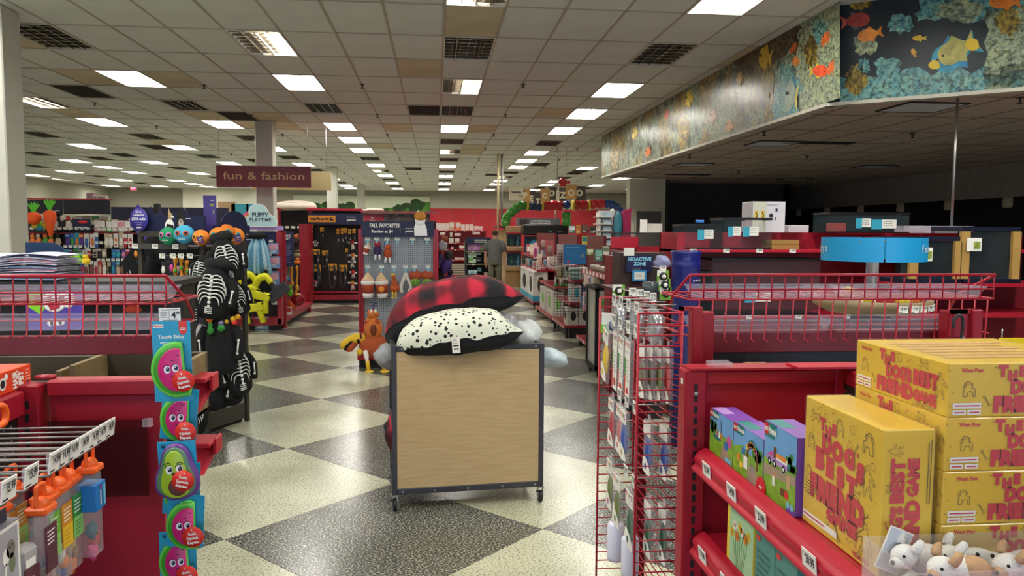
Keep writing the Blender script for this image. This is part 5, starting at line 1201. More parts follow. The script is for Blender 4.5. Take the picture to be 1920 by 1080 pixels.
q = MB(); q.T = FRONT(0, 0, 0); q.prism([(-.02, 0), (.4, 0), (.4, .05)]+[(.22+.15*math.cos(a), .05+.12*math.sin(a)) for a in [math.pi*k/12 for k in range(13)]]+[(-.02, .05)], 0, .01, NAVY); q.T = None; obj('board', q, t)
# skull plushes
def skull(px, py, Y, r, col, eye, label, tilt=0, turn=0, tagc=None):
    t = thing('skull_plush', label, 'plush toy', at(px, py, Y), rz+turn, 'sugar skull plushes on the rack'); m = mat(col, .85, var=.08, bump=.2, bscale=300)
    q = MB(); q.ell((0, 0, 0), (r, r*.8, r*.95), m, 20, 14, lambda p: 1-(.16 if p.z < -.35 else 0)*min(1, (-p.z-.35)*2)*abs(p.x)); obj('head', q, t)
    q = MB(); E = mat(eye, .7, var=.05); c = mat('131318', .6)
    for s in (-1, 1):
        q.T = frame((s*r*.38, -r*.71, r*.15), (1, s*.35, 0), (0, .15, 1)); q.lathe([(r*.27, 0), (r*.27, r*.07), (0, r*.1)], E, 14); q.lathe([(r*.15, r*.06), (r*.15, r*.1), (0, r*.12)], c, 12)
    q.T = FRONT(0, -r*.8, -r*.12); q.flat([(-r*.1, -r*.06), (r*.1, -r*.06), (0, r*.14)], r*.02, mat('123a6a', .6))
    q.T = FRONT(0, -r*.76, -r*.42); q.rect(-r*.35, -r*.015, r*.35, r*.015, r*.03, CARD)
    for k in range(-3, 4): q.rect(k*r*.1-r*.012, -r*.07, k*r*.1+r*.012, r*.07, r*.03, CARD)
    q.T = None; obj('face', q, t)
    if tagc:
        q = MB(); q.T = FRONT(r*.35, -r*.82, -r*.2) @ Matrix.Rotation(.25, 4, 'Z'); q.box(-r*.32, r*.32, -r*.4, r*.4, 0, .002, mat('45307c', .5, var=.2, scale=20)); q.rect(-r*.2, r*.05, r*.2, r*.1, .003, CARD); q.rect(-r*.2, -r*.2, r*.1, -r*.12, .003, ORG); q.T = None; obj('paper_tag', q, t)
    return t
skull(316, 443, 6.35, .076, '2a9a68', 'd978b8', 'green sugar skull plush, leftmost on the rack shelf', turn=.3)
skull(346, 440, 6.25, .08, '4bb3d8', 'd9663f', 'sky blue sugar skull plush beside the green one', turn=.4)
skull(377, 446, 6.2, .068, 'ef8a2c', 'e0a93a', 'orange skull plush with violet paper tag, next to the blue one', turn=.25, tagc=1)
skull(367, 434, 6.45, .07, '2f8f86', 'e0a93a', 'teal skull plush tucked behind the blue and orange ones')
skull(410, 443, 6.25, .075, 'ef8a2c', '3a9a8a', 'orange skull plush right of the corner post', turn=.5, tagc=1)
skull(424, 436, 6.45, .072, 'e8812a', '3a9a8a', 'orange skull plush behind, between two others', turn=.5, tagc=1)
skull(441, 443, 6.5, .075, 'ef8a2c', '3a9a8a', 'orange skull plush at the right end of the shelf', turn=.6, tagc=1)
BLKC = mat('121215', .92, var=.2, scale=20, bump=.35, bscale=40); BONE = mat('e9ebe6', .75, var=.04)
def costume(px, py, Y, w, h, label, turn=0, roll=0, ribs=True, sleeves=True, hood=True):
    """hanging black pet coat: py is its middle"""
    t = thing('skeleton_costume', label, 'pet costume', at(px, py, Y), rot=(0, roll, turn), group='black skeleton pet costumes'); rr = random.Random(int(px*7+py))
    prof = [(-.5, .32, .5), (-.42, .46, .6), (-.2, .5, .62), (.1, .47, .6), (.3, .38, .55), (.42, .25, .45), (.5, .12, .3)]
    q = MB(); a = [rr.uniform(0, 6) for _ in range(3)]
    def fn(u, v):
        zz = -.5+v; ww = interp([(p[0], p[1]) for p in prof], zz)*w; dd = interp([(p[0], p[2]) for p in prof], zz)*w*.62; th = 2*math.pi*u
        f = 1+.05*math.sin(5*th+a[0]+zz*6)+.04*math.sin(9*th+a[1]-zz*9)
        return (ww*math.cos(th)*f, dd*math.sin(th)*f, zz*h)
    q.grid(fn, 22, 14, BLKC); obj('coat', q, t)
    if hood:
        q = MB(); q.ell((.05*w, .02, .47*h), (.42*w, .36*w, .14*h), BLKC, 16, 10, lambda p: 1+.1*math.sin(p.x*6+p.y*4)); obj('hood', q, t)
    if sleeves:
        for s in (-1, 1):
            q = MB(); q.tube(smooth([(s*.4*w, -.05*w, .22*h), (s*.58*w, -.12*w, .0*h), (s*.52*w, -.16*w, -.28*h)], 4), [.15*w]*4+[.13*w]*4+[.11*w], BLKC, 10); sl = obj('sleeve', q, t)
            q = MB(); q.tube([(s*.56*w, -.25*w, .02*h), (s*.53*w, -.28*w, -.16*h)], .025*w, BONE, 6)
            for e in ((.565, .03), (.525, -.17)): q.ell((s*e[0]*w, -.26*w, e[1]*h), .045*w, BONE, 8, 6)
            obj('arm_bone', q, sl)
    if ribs:
        q = MB(); dp = lambda x, zz: -(interp([(p[0], p[2]) for p in prof], zz)*w*.62*1.06+.004)*math.sqrt(max(.05, 1-(x/(interp([(p[0], p[1]) for p in prof], zz)*w*1.05))**2))
        for k in range(8): q.ell((0, dp(0, .26-.075*k)-.002, (.26-.075*k)*h), (.05*w, .012, .03*h), BONE, 8, 6)
        for k in range(7):
            z0 = .28-.065*k; L = (.2+.2*math.sin(math.pi*(k+1.2)/8))*w
            for s in (-1, 1):
                pts = []
                for i in range(8):
                    f = i/7; x = s*L*math.sin(f*1.5); zz = z0-.0+.05*math.sin(f*2.6)-.16*f*f; pts.append((x, dp(x, max(-.5, min(.5, zz))), zz*h))
                q.tube(pts, [.02*w]*6+[.017*w, .012*w], BONE, 5)
        for k in range(4):
            for s in (-1, 1): q.tube([(0, dp(0, -.34), (-.3-.03*k)*h), (s*.1*w, dp(0, -.34), (-.28-.035*k)*h)], .016*w, BONE, 5)
        obj('rib_print', q, t)
    return t
costume(402, 545, 6.0, .27, .42, 'black skeleton coat with the largest white rib cage, facing out at the middle', roll=.12)
costume(424, 486, 6.12, .22, .36, 'black hooded skeleton coat above, tilted with ribs to the right', turn=.3, roll=-.22)
costume(381, 512, 6.1, .16, .3, 'small black skeleton coat hanging left of the large one', turn=-.35, roll=.2, hood=False)
costume(438, 556, 6.2, .19, .32, 'black skeleton coat with ribs at the right edge of the rack', turn=.5, roll=-.3, hood=False)
costume(415, 640, 6.05, .26, .5, 'plain black coat hanging below the ribbed ones', ribs=False, hood=False)
costume(440, 690, 6.15, .24, .42, 'black skeleton coat with bony sleeves, low on the right', turn=.7, roll=-.15, hood=False)
costume(395, 725, 6.15, .28, .36, 'plain black coat hanging lowest above the rack base', ribs=False, hood=False)
costume(371, 775, 5.95, .17, .3, 'black skeleton coat bottom left beside the red bracket', turn=-.2, roll=.25, hood=False, sleeves=False)
costume(425, 728, 6.2, .26, .26, 'plain black coat at the lower right of the rack', ribs=False, hood=False, sleeves=False)
# small hanging goods on the rack front
def colr(*h): return [mat(x, .7, var=.2, scale=30) for x in h]
def hang(px, py, Y, w, h, c1, c2, label, kind='bag', name='hanging_toy', cat='pet toy', group=None, turn=0, roll=0, peg=.25):
    """hanging good, centred on the pixel; sizes in pixels of the photograph"""
    k = Y/1426.3; w *= k; h *= k; t = thing(name, label, cat, at(px, py, Y), rot=(0, roll, turn), group=group); a, b = mat(c1, .65, var=.15, scale=30), mat(c2, .6, var=.12, scale=30)
    q = MB(); rr = random.Random(int(px*31+py*17)); s1, s2 = rr.uniform(3, 7), rr.uniform(3, 7)
    if kind == 'bag':
        q.ell((0, 0, -h*.1), (w*.5, w*.22, h*.42), a, 12, 8, lambda p: 1+.08*math.sin(p.x*s1+p.z*s2)); obj('pouch', q, t)
        q = MB(); q.box(-w*.46, w*.46, -w*.24, -w*.2, h*.24, h*.5, b); q.T = FRONT(0, -w*.245, 0); q.rect(-w*.3, h*.33, w*.3, h*.38, 0, CARD); q.T = None; obj('header_card', q, t)
    elif kind == 'card':
        q.box(-w*.5, w*.5, 0, .004, -h*.5, h*.5, b); obj('backing_card', q, t)
        q = MB(); q.ell((0, -w*.08, -h*.1), (w*.36, w*.14, h*.3), a, 12, 8, lambda p: 1+.12*math.sin(p.x*s1+p.z*s2)); obj('toy', q, t)
    elif kind == 'box':
        q.box(-w*.5, w*.5, -w*.2, w*.2, -h*.5, h*.5, a, .002); obj('carton', q, t)
        q = MB(); q.T = FRONT(0, -w*.2-.0008, 0); q.rect(-w*.45, -h*.1, w*.45, h*.4, 0, b); q.lines(-w*.35, w*.3, -h*.4, -h*.15, 3, 0, CARD, int(px), .4); q.T = None; obj('front_print', q, t)
    elif kind == 'plush':
        q.ell((0, 0, -h*.15), (w*.5, w*.4, h*.35), a, 14, 9, lambda p: 1+.12*math.sin(p.x*s1+p.z*s2)); obj('body', q, t)
        q = MB(); q.ell((0, -w*.05, h*.3), (w*.34, w*.3, h*.22), b, 12, 8, lambda p: 1+.1*math.sin(p.x*s2)); obj('head', q, t)
    elif kind == 'rope':
        q.tube(smooth([(0, 0, h*.5), (w*.12, -w*.1, h*.2), (-w*.1, 0, -h*.1), (w*.08, 0, -h*.35)], 4), w*.22, a, 8); obj('rope', q, t)
        q = MB(); q.ell((w*.05, 0, -h*.4), (w*.42, w*.42, h*.14), b, 12, 8); q.ell((0, 0, h*.42), (w*.34, w*.34, h*.1), b, 10, 7); obj('knot', q, t)
    elif kind == 'leash':
        q.tube(smooth([(-w*.3, 0, h*.45), (-w*.34, -.01, -h*.2), (-w*.1, -.01, -h*.48), (w*.15, -.01, -h*.3), (w*.1, 0, h*.45)], 4), w*.09, a, 6); q.tube(smooth([(w*.2, 0, h*.45), (w*.35, -.02, -.0*h), (w*.2, -.02, -h*.4)], 4), w*.08, a, 6); obj('strap', q, t)
        q = MB(); q.box(-w*.42, w*.42, -.012, -.008, h*.22, h*.5, b, .001); q.T = FRONT(0, -.0125, 0); q.rect(-w*.25, h*.33, w*.25, h*.37, 0, INK); q.T = None; obj('header_card', q, t)
        q = MB(); q.box(w*.1, w*.3, -.02, -.012, -h*.12, h*.0, CARD); obj('swing_ticket', q, t)
    if peg and kind != 'box': q = MB(); q.tube([(0, -.01, h*.46), (0, peg, h*.46)], .003, STEEL, 4); obj('peg', q, t)  # peg added so the hanging item has a support
    return t
def ptag(px, py, Y, label='white price tag', s='9.99', w=.05, h=.034, grp=None, cat='price tag', turn=0, peg=.3):
    t = thing('price_tag', label, cat, at(px, py, Y), turn, grp); q = MB(); tagmb(q, FRONT(), s, w, h); obj('card', q, t)
    if peg: q = MB(); q.tube([(0, 0, 0), (0, peg, 0)], .003, STEEL, 4); obj('peg', q, t)  # wire added to hold the tag from behind
    return t
for k, px in enumerate((304, 324, 339, 356)): ptag(px, 480, 6.1, 'white price tag on the lower rail of the rack, %s of four' % ORD[k], '7.99', .056, .036, 'price tags on the rack', turn=rz)
ptag(344, 552, 6.0, 'white price tag among the orange garlands on the rack', '7.99', .05, .034, 'price tags on the rack', turn=rz)
cc = [('e9e7e2', '1c1b20', 'black and white'), ('d84a9a', '2a1c3a', 'pink and black'), ('cfcfd4', '3b3550', 'grey and violet'), ('6a3f9a', '1f1730', 'purple'), ('8a5ab8', 'd8862a', 'violet and orange'), ('2a2440', '6fae3a', 'dark with green')]
for k, (px, py, w, h) in enumerate([(307, 503, 12, 24), (322, 500, 12, 22), (334, 503, 12, 24), (308, 528, 16, 26), (350, 520, 12, 40), (362, 512, 12, 36)]):
    a, b, n_ = cc[k]; hang(px, py, 6.2, w, h, a, b, 'small %s toy hanging on the left half of the rack' % n_, ['card', 'card', 'card', 'bag', 'plush', 'plush'][k], group='small toys on the rack', turn=rz)
for k, (px, py, h) in enumerate([(330, 545, 120), (341, 530, 90), (352, 540, 100), (362, 545, 60)]):
    t = thing('orange_garland', 'orange and green rope garland toy, %s from the left on the rack' % ORD[k], 'pet toy', at(px, py, 6.15), rz, 'orange garlands on the rack'); q = MB(); L = h*6.15/1426
    pts = smooth([(.004*math.sin(i*2.2+k), .003*math.cos(i*3), L*(.5-i/10)) for i in range(11)], 3); q.tube(pts, [.013+.005*math.sin(i*1.3) for i in range(len(pts))], mat('cf861c', .8, var=.25, scale=60, bump=.3), 8); obj('rope', q, t)
    q = MB()
    for z in (-.28, -.02, .3): q.ell((.012, -.012, z*L), (.014, .012, .016), mat('3f9a3a', .7, var=.2), 8, 6)
    obj('leaf_knot', q, t)
for k, (px, py, w, h) in enumerate([(352, 592, 13, 34), (368, 590, 12, 32)]):
    t = thing('fish_bone_toy', 'small black toy with white skeleton print, %s' % ('left of the pair' if k == 0 else 'right of the pair'), 'pet toy', at(px, py, 5.9), rz, 'skeleton toys'); q = MB(); w_, h_ = w*.0041, h*.0041
    q.ell((0, 0, 0), (w_*.5, w_*.3, h_*.5), BLKC, 12, 8); obj('body', q, t); q = MB(); q.tube([(0, -w_*.31, -h_*.35), (0, -w_*.33, h_*.35)], .004, BONE, 5)
    for i in range(5): q.tube([(-w_*.3, -w_*.26, h_*(-.3+.15*i)), (0, -w_*.34, h_*(-.25+.15*i)), (w_*.3, -w_*.26, h_*(-.3+.15*i))], .003, BONE, 5)
    obj('bone_print', q, t)
hang(393, 592, 5.95, 13, 26, 'f07a2a', 'f0a02a', 'orange plush hanging beneath the large skeleton coat', 'plush', group='small toys on the rack')
hang(395, 616, 5.95, 12, 22, '2f8a3a', '3f9a4a', 'green plush hanging below the orange one on the rack', 'plush', group='small toys on the rack'); hang(415, 612, 5.95, 14, 20, '2f8a3a', '8a7ab0', 'green and lilac plush at the rack corner', 'plush', group='small toys on the rack')
for k, (px, py, c, n_) in enumerate([(437, 598, 'f0c02a', 'yellow'), (424, 604, 'e0b02a', 'mustard'), (439, 604, 'e8483a', 'red'), (446, 594, 'd8a02a', 'gold')]):
    single('pom_pom', MB().ell((0, 0, 0), .022, mat(c, .8, var=.1), 10, 7), 'small %s felt ball dangling at the right of the rack' % n_, 'pet toy', at(px, py, 6.0), 0, 'felt balls on the rack')
t = lump('sleeping_bag', 'pale grey and purple cloth bundle low on the rack', 'pet costume', 385, 645, 6.25, (.1, .08, .16), mat('b9b7b9', .8, var=.1), None, False, 9); lump('sleeping_bag', 'purple and black cloth bundle behind the pale grey one', 'pet costume', 366, 628, 6.4, (.1, .08, .16), mat('3f345c', .8, var=.3, scale=20), None, False, 11)
ptag(374, 655, 6.1, 'white price tag on the pale grey bundle', '14.99', .05, .034)
for k, (px, py, c, c2, n_) in enumerate([(446, 480, '3a9ab0', 'e86a3a', 'teal and orange'), (447, 494, '2a2a30', '3a4a40', 'dark'), (452, 512, '1f6a9a', '2a8ab0', 'blue'), (452, 545, 'a03a5a', '5a2a3a', 'maroon'), (447, 570, 'b05a8a', '6a3a5a', 'rose')]):
    hang(px, py, 6.55, 13, 20, c, c2, 'small %s goods on the right side of the rack' % n_, 'bag', group='goods on the rack side', turn=.9)

# ================================================================== LEFT BACK: toy wall, shirts, carrots
TY = 10.6; TZ = lambda py, px=170, Y=TY: at(px, py, Y).z
XA, XB = at(44, 450, TY).x, at(296, 450, TY).x
wall = thing('toy_gondola', 'long dark pegboard gondola of hanging toy packs at the back left', 'shelf', ((XA+XB)/2, TY, 0))
q = MB(); q.box(XA, XB, TY, TY+.06, .1, 1.78, mat('2a2624', .6, var=.1)); part('peg_panel', q, wall)
q = MB(); q.box(XA, XB, TY-.4, TY+.4, .04, .16, RED, .004); q.box(XA+.05, XB-.05, TY-.35, TY+.35, 0, .04, BLACK); part('base_deck', q, wall)
for x in (XA, (XA+XB)/2-.4, XB): q = MB(); q.box(x-.03, x+.03, TY-.03, TY+.06, 0, 2.0, BLACK); part('upright', q, wall)
for k, (px0, px1, py0, py1) in enumerate([(52, 118, 375, 401), (119, 207, 375, 402)]):
    a, c = at(px0, py0, TY-.1), at(px1, py1, TY-.1); q = MB(); q.box(a.x, c.x, TY-.11, TY-.09, c.z, a.z, mat('191726', .5, var=.1)); part('header_panel', q, wall)
a = at(52, 371, TY); q = MB(); q.box(a.x, at(205, 371, TY).x, TY-.12, TY+.1, at(100, 375, TY).z, at(100, 372, TY).z, RED); part('top_trim', q, wall)
zs = TZ(436); q = MB(); q.box(XA, XB, TY-.28, TY, zs-.02, zs, RED_D); part('shelf_board', q, wall)
# second header beyond
a, c = at(208, 388, 14), at(296, 412, 14); q = MB(); q.box(a.x, c.x+1.2, 14, 14.05, 0, a.z, mat('201e3a', .5, var=.1)); q.box(a.x, c.x+1.2, 14.05, 14.5, .0, c.z, RED_D); single('back_gondola', q, 'farther navy-backed gondola behind the toy wall', 'shelf')
# boxes on top
for k, (px, w, h, c, n_) in enumerate([(172, 12, 12, 'b08a92', 'pinkish'), (183, 10, 9, 'e6e2dc', 'white'), (193, 14, 8, 'd8d4cc', 'pale grey')]):
    p = at(px, 375, TY+.02); s = TY/1426; q = MB(); q.box(-w*s/2, w*s/2, -.06, .06, 0, h*s, mat(c, .6, var=.1)); q.box(-w*s*.4, w*s*.4, -.062, -.06, h*s*.3, h*s*.7, mat('9a8a86', .6, var=.3, scale=20)); single('stock_box', q, '%s carton on top of the dark toy wall headers' % n_, 'box', p, .1, 'cartons on the toy wall')
# goods on shelf above tags
names_c = {'f': 'white', 'r': 'red', 'o': 'orange', 'b': 'blue', 'g': 'green', 'p': 'purple', 't': 'teal', 'y': 'yellow', 'k': 'black', 'n': 'tan', 'm': 'pink', 'w': 'brown'}
pal = {'f': 'e6e1da', 'r': 'c2323a', 'o': 'e07a3a', 'b': '3a6ab0', 'g': '4a9a3a', 'p': '5a3a8a', 't': '2a9ab0', 'y': 'e0c02a', 'k': '2a282a', 'n': 'c2ad90', 'm': 'd88a9a', 'w': '8a5a48'}
def row(y0, y1, x0, x1, spec, Y, rown_, kind='card', gname='toy packs on the back left wall', jit=1, name='hanging_toy', cat='toy pack', dz=0):
    n = len(spec); st = (x1-x0)/n
    for i, s in enumerate(spec):
        if s == '__': continue
        kk = kind if isinstance(kind, str) else kind[i % len(kind)]
        hang(x0+st*(i+.5)+R_.uniform(-1, 1)*jit, (y0+y1)/2+R_.uniform(-1, 1)*jit, Y, st*.88, (y1-y0)*R_.uniform(.85, 1), pal[s[0]], pal[s[1]], '%s-%s pack, %s from left in the %s' % (names_c[s[0]], names_c[s[1]], ORD[i], rown_), kk, name, cat, gname, peg=.33)
row(405, 431, 76, 146, ['yf', 'fk', 'fm', 'kf', 'fr', 'fn'], TY-.25, 'top shelf of the back left toy wall', 'plush')
p0 = at(153, 431, TY-.3); q = MB(); q.box(-.11, .11, 0, .02, -.02, .14, NAVY); q.T = FRONT(0, -.001, 0); q.rect(-.08, .025, .08, .04, 0, CARD); q.ell((.02, .1, 0), (.06, .022, .005), BR, 10, 6); q.T = None; single('aisle_card', q, 'navy toy card with a red bone on the top shelf of the toy wall', 'sign', p0)
row(404, 422, 140, 206, ['nf', 'fn', 'fg', 'fn'], TY+.0, 'upper back shelf near the headers', 'box')
row(412, 435, 176, 245, ['mf', 'wf', 'gf', 'nf', 'fm', 'wf'], TY-.22, 'top shelf right half of the toy wall', 'box')
row(409, 432, 242, 284, ['bf', 'yb', 'bo', 'yr'], TY-.22, 'top shelf far right of the toy wall', 'card')
row(438, 462, 55, 115, ['oo', 'on', 'go', 'og', 'nk'], TY-.3, 'first toy wall row, left end', 'plush')
row(437, 466, 122, 250, ['pb', 'gb', 'ot', 'po', 'bf', 'of', 'bf', '__', 'fn', 'fn', 'of', 'fn', 'rf', 'rf'], TY-.3, 'first hanging row of the toy wall', ['bag', 'card', 'card'])
row(467, 484, 119, 245, ['bt', 'pp', 'pg', 'gp', 'wf', 'rf', 'kn', 'kn', 'fn', '__', 'tb', 'tb', 'mp', 'rm'], TY-.3, 'second hanging row of the toy wall', ['card', 'bag'])
row(489, 517, 150, 234, ['rb', 'wf', 'wf', 'rf', 'nr', 'fn', 'kn', 'tb', 'nt', 'wk'], TY-.3, 'third hanging row of the toy wall', ['card', 'card', 'bag'])
row(519, 540, 165, 260, ['wo', 'wf', 'kn', 'ow', 'tb', 'kf', 'rk', 'rf', 'kr'], TY-.3, 'fourth hanging row of the toy wall', ['card', 'bag'])
row(503, 530, 233, 258, ['rm', 'rf', 'fr'], TY-.6, 'red cluster beside the black bat toy', 'plush')
for k, (y, x0, x1, n_) in enumerate([(428, 54, 170, 11), (429, 180, 250, 7), (455, 176, 250, 8), (462, 118, 155, 4), (487, 180, 235, 6), (492, 130, 160, 3), (526, 175, 205, 3)]):
    for i in range(n_): ptag(x0+(x1-x0)*(i+.5)/n_, y, TY-.42, 'white price tag, %s from left, tag line %s down the toy wall' % (ORD[i], ORD[k]), '5.99', .042, .034, 'price tags on the toy wall', peg=.42)
def bigplush_carrot(px, py, Y, label, short):
    t = thing('carrot_plush', label, 'plush toy', at(px, py, Y), 0, 'carrot plush toys'); t.scale = (1.17, 1.17, 1.17); q = MB(); q.tube([(0, 0, .0), (0, .22, .02)], .004, STEEL, 4); obj('peg', q, t); m = mat('ee5a22', .8, var=.06, bump=.2, bscale=200); L = .15 if short else .27  # peg added to hang the carrot from the wall
    q = MB(); q.lathe([(0, -L), (.02, -L*.97), (.045, -L*.5), (.062, -.04), (.058, -.008), (.03, .012), (0, .016)] if not short else [(0, -.11), (.05, -.09), (.075, -.04), (.07, .0), (.04, .025), (0, .03)], m, 16); obj('root', q, t)
    g = mat('5fc22f', .7, var=.1)
    for a in (-.5, -.2, .1, .35, .6):
        q = MB(); q.tube(smooth([(0, 0, .01), (a*.04, 0, .06), (a*.11, 0, .12+.02*math.cos(a*3))], 3), [.012]*3+[.01]*3+[.003], g, 6); obj('leaf', q, t)
bigplush_carrot(93, 397, 10.1, 'long orange carrot plush with bright green leaves over the toy wall', False); bigplush_carrot(63, 403, 10.1, 'stubby orange carrot plush with green leaves, left of the long carrot', True)
for k, (px, py, c, c2, n_) in enumerate([(66, 421, 'e0c02a', 'c23a2a', 'yellow and red'), (72, 418, '7fd02f', '6fc02a', 'lime'), (74, 426, '1f7a8a', '2a8a7a', 'teal')]): hang(px, py, 10.15, 12, 14, c, c2, '%s plush vegetable under the stubby carrot' % n_, 'plush', group='plush vegetables')
for k, (px, py, c, n_) in enumerate([(146, 486, '8ad82a', 'lime green'), (135, 484, 'b8d02f', 'yellow green'), (161, 487, 'e8c41f', 'yellow')]): hang(px, py, 7.5, 15, 18, c, c, '%s plush toy hanging right of the folded shirts' % n_, 'plush', group='bright plush toys by the shirts')
# bat costume
t = thing('bat_costume', 'black bat wing pet costume with orange patch, hanging left of the rack', 'pet costume', at(272, 480, 7.0)); q = MB(); q.ell((.03, 0, 0), (.1, .07, .17), BLKC, 16, 10, lambda p: 1+.08*math.sin(p.z*7+p.x*3)); obj('body', q, t)
for s in (-1, 1):
    q = MB(); W = [(0, .1), (s*.09, .05), (s*.2, -.1), (s*.16, -.08), (s*.15, -.17), (s*.1, -.12), (s*.07, -.22), (s*.03, -.14), (0, -.2)]
    q.T = FRONT(s*.03, -.02-.02*s, 0); q.prism(W, 0, .01, BLKC)
    for e in ((s*.2, -.1), (s*.15, -.17), (s*.07, -.22)): stroke(q, [(0, .1), e], .008, .012, BLKC)
    q.T = None; obj('wing', q, t)
q = MB(); q.ell((-.05, -.07, .02), (.018, .01, .03), ORG, 8, 6); obj('patch', q, t)
hang(273, 447, 7.0, 27, 34, '3d2f86', '4a3a9a', 'purple bagged costume hanging above the black bat wings', 'bag', 'costume_bag', 'pet costume')
q = MB(); q.ell((0, 0, 0), (.09, .06, .22), BLKC, 16, 12, lambda p: 1+.1*math.sin(p.z*9+p.x*4)); single('black_costume', q, 'shapeless black costume hanging between bat wings and rack post', 'pet costume', at(284, 530, 6.9))
# folded shirts on a table
def shirts(px0, px1, py0, py1, Y, n, label, seed):
    t = thing('shirt_stack', label, 'folded shirts', at((px0+px1)/2, py1, Y), 0, 'stacks of folded shirts'); rr = random.Random(seed); w = (px1-px0)*Y/1426; h = (py1-py0)*Y/1426; lay = h/n
    edge = colr('b9b5d0', 'd9d6e4', '7a749a', 'e4e0ea', '4f7aa8', 'c8646a', 'd0cde0'); wh = mat('eae7f0', .85, var=.06)
    for i in range(n):
        q = MB(); tl = rr.uniform(-.006, .006); ww = w*rr.uniform(.9, 1.0)/2; z0 = i*lay; bow = h*.22*(i/n)
        def fn(u, v):
            th = 2*math.pi*v; x = ww*(2*u-1); zz = z0+lay*.5+bow*(1-abs(2*u-1.0)**1.6)*(.6)+lay*.48*math.sin(th)*(1-.3*abs(2*u-1))+tl*u; return (x+rr.uniform(-.001, .001), .14*math.cos(th), zz)
        q.grid(fn, 14, 8, wh)
        o = obj('folded_shirt', q, t)
        q = MB(); q.tube([fn(u/10, .52) for u in range(2, 11)], lay*.2, edge[rr.randrange(len(edge))], 5); obj('fold_edge', q, o)
    return t
shirts(28, 128, 481, 522, 3.9, 11, 'stack of folded pale lavender shirts, the larger right stack', 1); shirts(-22, 27, 482, 524, 3.95, 9, 'stack of folded pale shirts at the left edge', 2)
t = thing('shirt_table', 'dark table fixture carrying the folded shirts behind the left basket', 'table', (at(60, 522, 4.0).x, 4.0, 0)); zt = at(60, 523, 3.95).z
q = MB(); q.box(-.35, .75, -.22, .25, zt-.03, zt, CHAR, .004); obj('table_top', q, t); q = MB(); q.box(-.3, .72, .0, .2, 0, zt-.03, mat('2a2622', .6, var=.1)); obj('table_body', q, t)
q = MB(); q.box(-.2, .62, -.02, -.0, zt-.5, zt-.03, mat('1f1c22', .6, var=.1)); obj('front_board', q, t)
t = thing('navy_arch_board', 'navy blue arched board standing behind the folded shirts', 'sign', at(87, 482, 4.4)); q = MB(); q.T = FRONT(); q.prism([(-.1, -.06), (.1, -.06), (.1, .02)]+[(.02+.08*math.cos(a), .02+.06*math.sin(a)) for a in [math.pi/2*k/6 for k in range(1, 7)]]+[(-.1, .08)], 0, .012, mat('15345c', .5, var=.05)); q.T = None; obj('board', q, t)
t = thing('monster_poster', 'purple poster with a green and white toothy cartoon ghost behind the basket', 'poster', at(102, 582, 3.7)); PU = mat('4b3aa0', .5, var=.04)
q = MB(); q.box(-.125, .125, 0, .006, -.09, .09, PU); obj('sheet', q, t); q = MB(); q.box(-.02, .02, .006, .02, -t.location.z, .05, CHAR); obj('added_leg', q, t)  # leg added behind the poster to hold it up
q = MB(); q.T = FRONT(0, -.0008, 0); q.flat([(-.12, .02), (-.12, .088), (-.04, .088), (-.05, .05), (-.03, .03), (-.06, -.02)], 0, mat('8ad02a', .5)); q.ell((0, .04, 0), (.055, .05, .001), EYE, 16, 6); q.ell((.06, .05, 0), (.035, .04, .001), EYE, 12, 6); q.flat([(-.03, .03), (.03, .05), (.025, .01), (-.015, .0)], .002, mat('b02a3a', .5)); q.flat([(-.03, .03), (.03, .05), (.02, .04), (.01, .03), (0, .036), (-.01, .026), (-.02, .03)], .003, EYE); q.rect(-.02, -.07, .03, -.04, 0, EYE); q.disc(-.02, -.06, .014, 0, EYE, 10); q.disc(.03, -.055, .014, 0, EYE, 10); q.disc(.03, .055, .01, .003, INK, 10); q.T = None; obj('ghost_print', q, t)
for k, (px, py, w, h, c, n_) in enumerate([(30, 580, 28, 46, '8a8478', 'beige'), (188, 580, 40, 60, '2a2622', 'dark brown'), (232, 580, 26, 60, '57493c', 'brown'), (275, 568, 46, 36, '6b5a40', 'tan')]):
    p = at(px, py, 4.3); s = 4.3/1426; q = MB(); q.box(-w*s/2, w*s/2, 0, .12, -p.z, h*s/2, mat(c, .6, var=.12)); q.box(-w*s/2+.01, w*s/2-.01, -.004, 0, h*s*.2, h*s*.4, mat(c, .5, var=.2)); single('display_box', q, '%s display box standing behind the left wire basket' % n_, 'box', p, 0, 'display boxes behind the basket')  # boxes lengthened down to the floor as added support
hang(250, 574, 3.9, 28, 26, 'c8452a', 'a03020', 'orange red plush seen through the left wire basket', 'plush')
# ================================================================== HANGING AISLE SIGN
Y = 15.75; a, c = at(405, 310, Y), at(583, 352, Y)
t = thing('aisle_sign', 'maroon hanging aisle sign reading fun and fashion', 'sign', ((a.x+c.x)/2, Y, c.z)); W_, H_ = c.x-a.x, a.z-c.z
q = MB(); q.box(-W_/2, W_/2, 0, .03, 0, H_, mat('7a1f2d', .45, var=.05)); obj('sign_board', q, t)
q = MB(); q.T = FRONT(0, -.001, 0); q.text('fun & fashion', 0, H_*.36, H_*.36, 0, mat('d9b57e', .5, var=.03), .0, w=W_*.86); q.T = None; obj('lettering', q, t)
q = MB()
for x in (-W_*.47, W_*.47): q.tube([(x, .01, H_), (x, .01, CH-c.z)], .004, STEEL, 5)
obj('hanging_wire', q, t)
Y = 16.9; a, c = at(470, 320, Y), at(621, 357, Y); q = MB(); q.box(a.x, c.x, Y, Y+.03, c.z, a.z, mat('d9c690', .5, var=.04)); q.tube([(c.x-.1, Y+.01, a.z), (c.x-.1, Y+.01, CH)], .004, STEEL, 5); q.tube([(a.x+.1, Y+.01, a.z), (a.x+.1, Y+.01, CH)], .004, STEEL, 5)
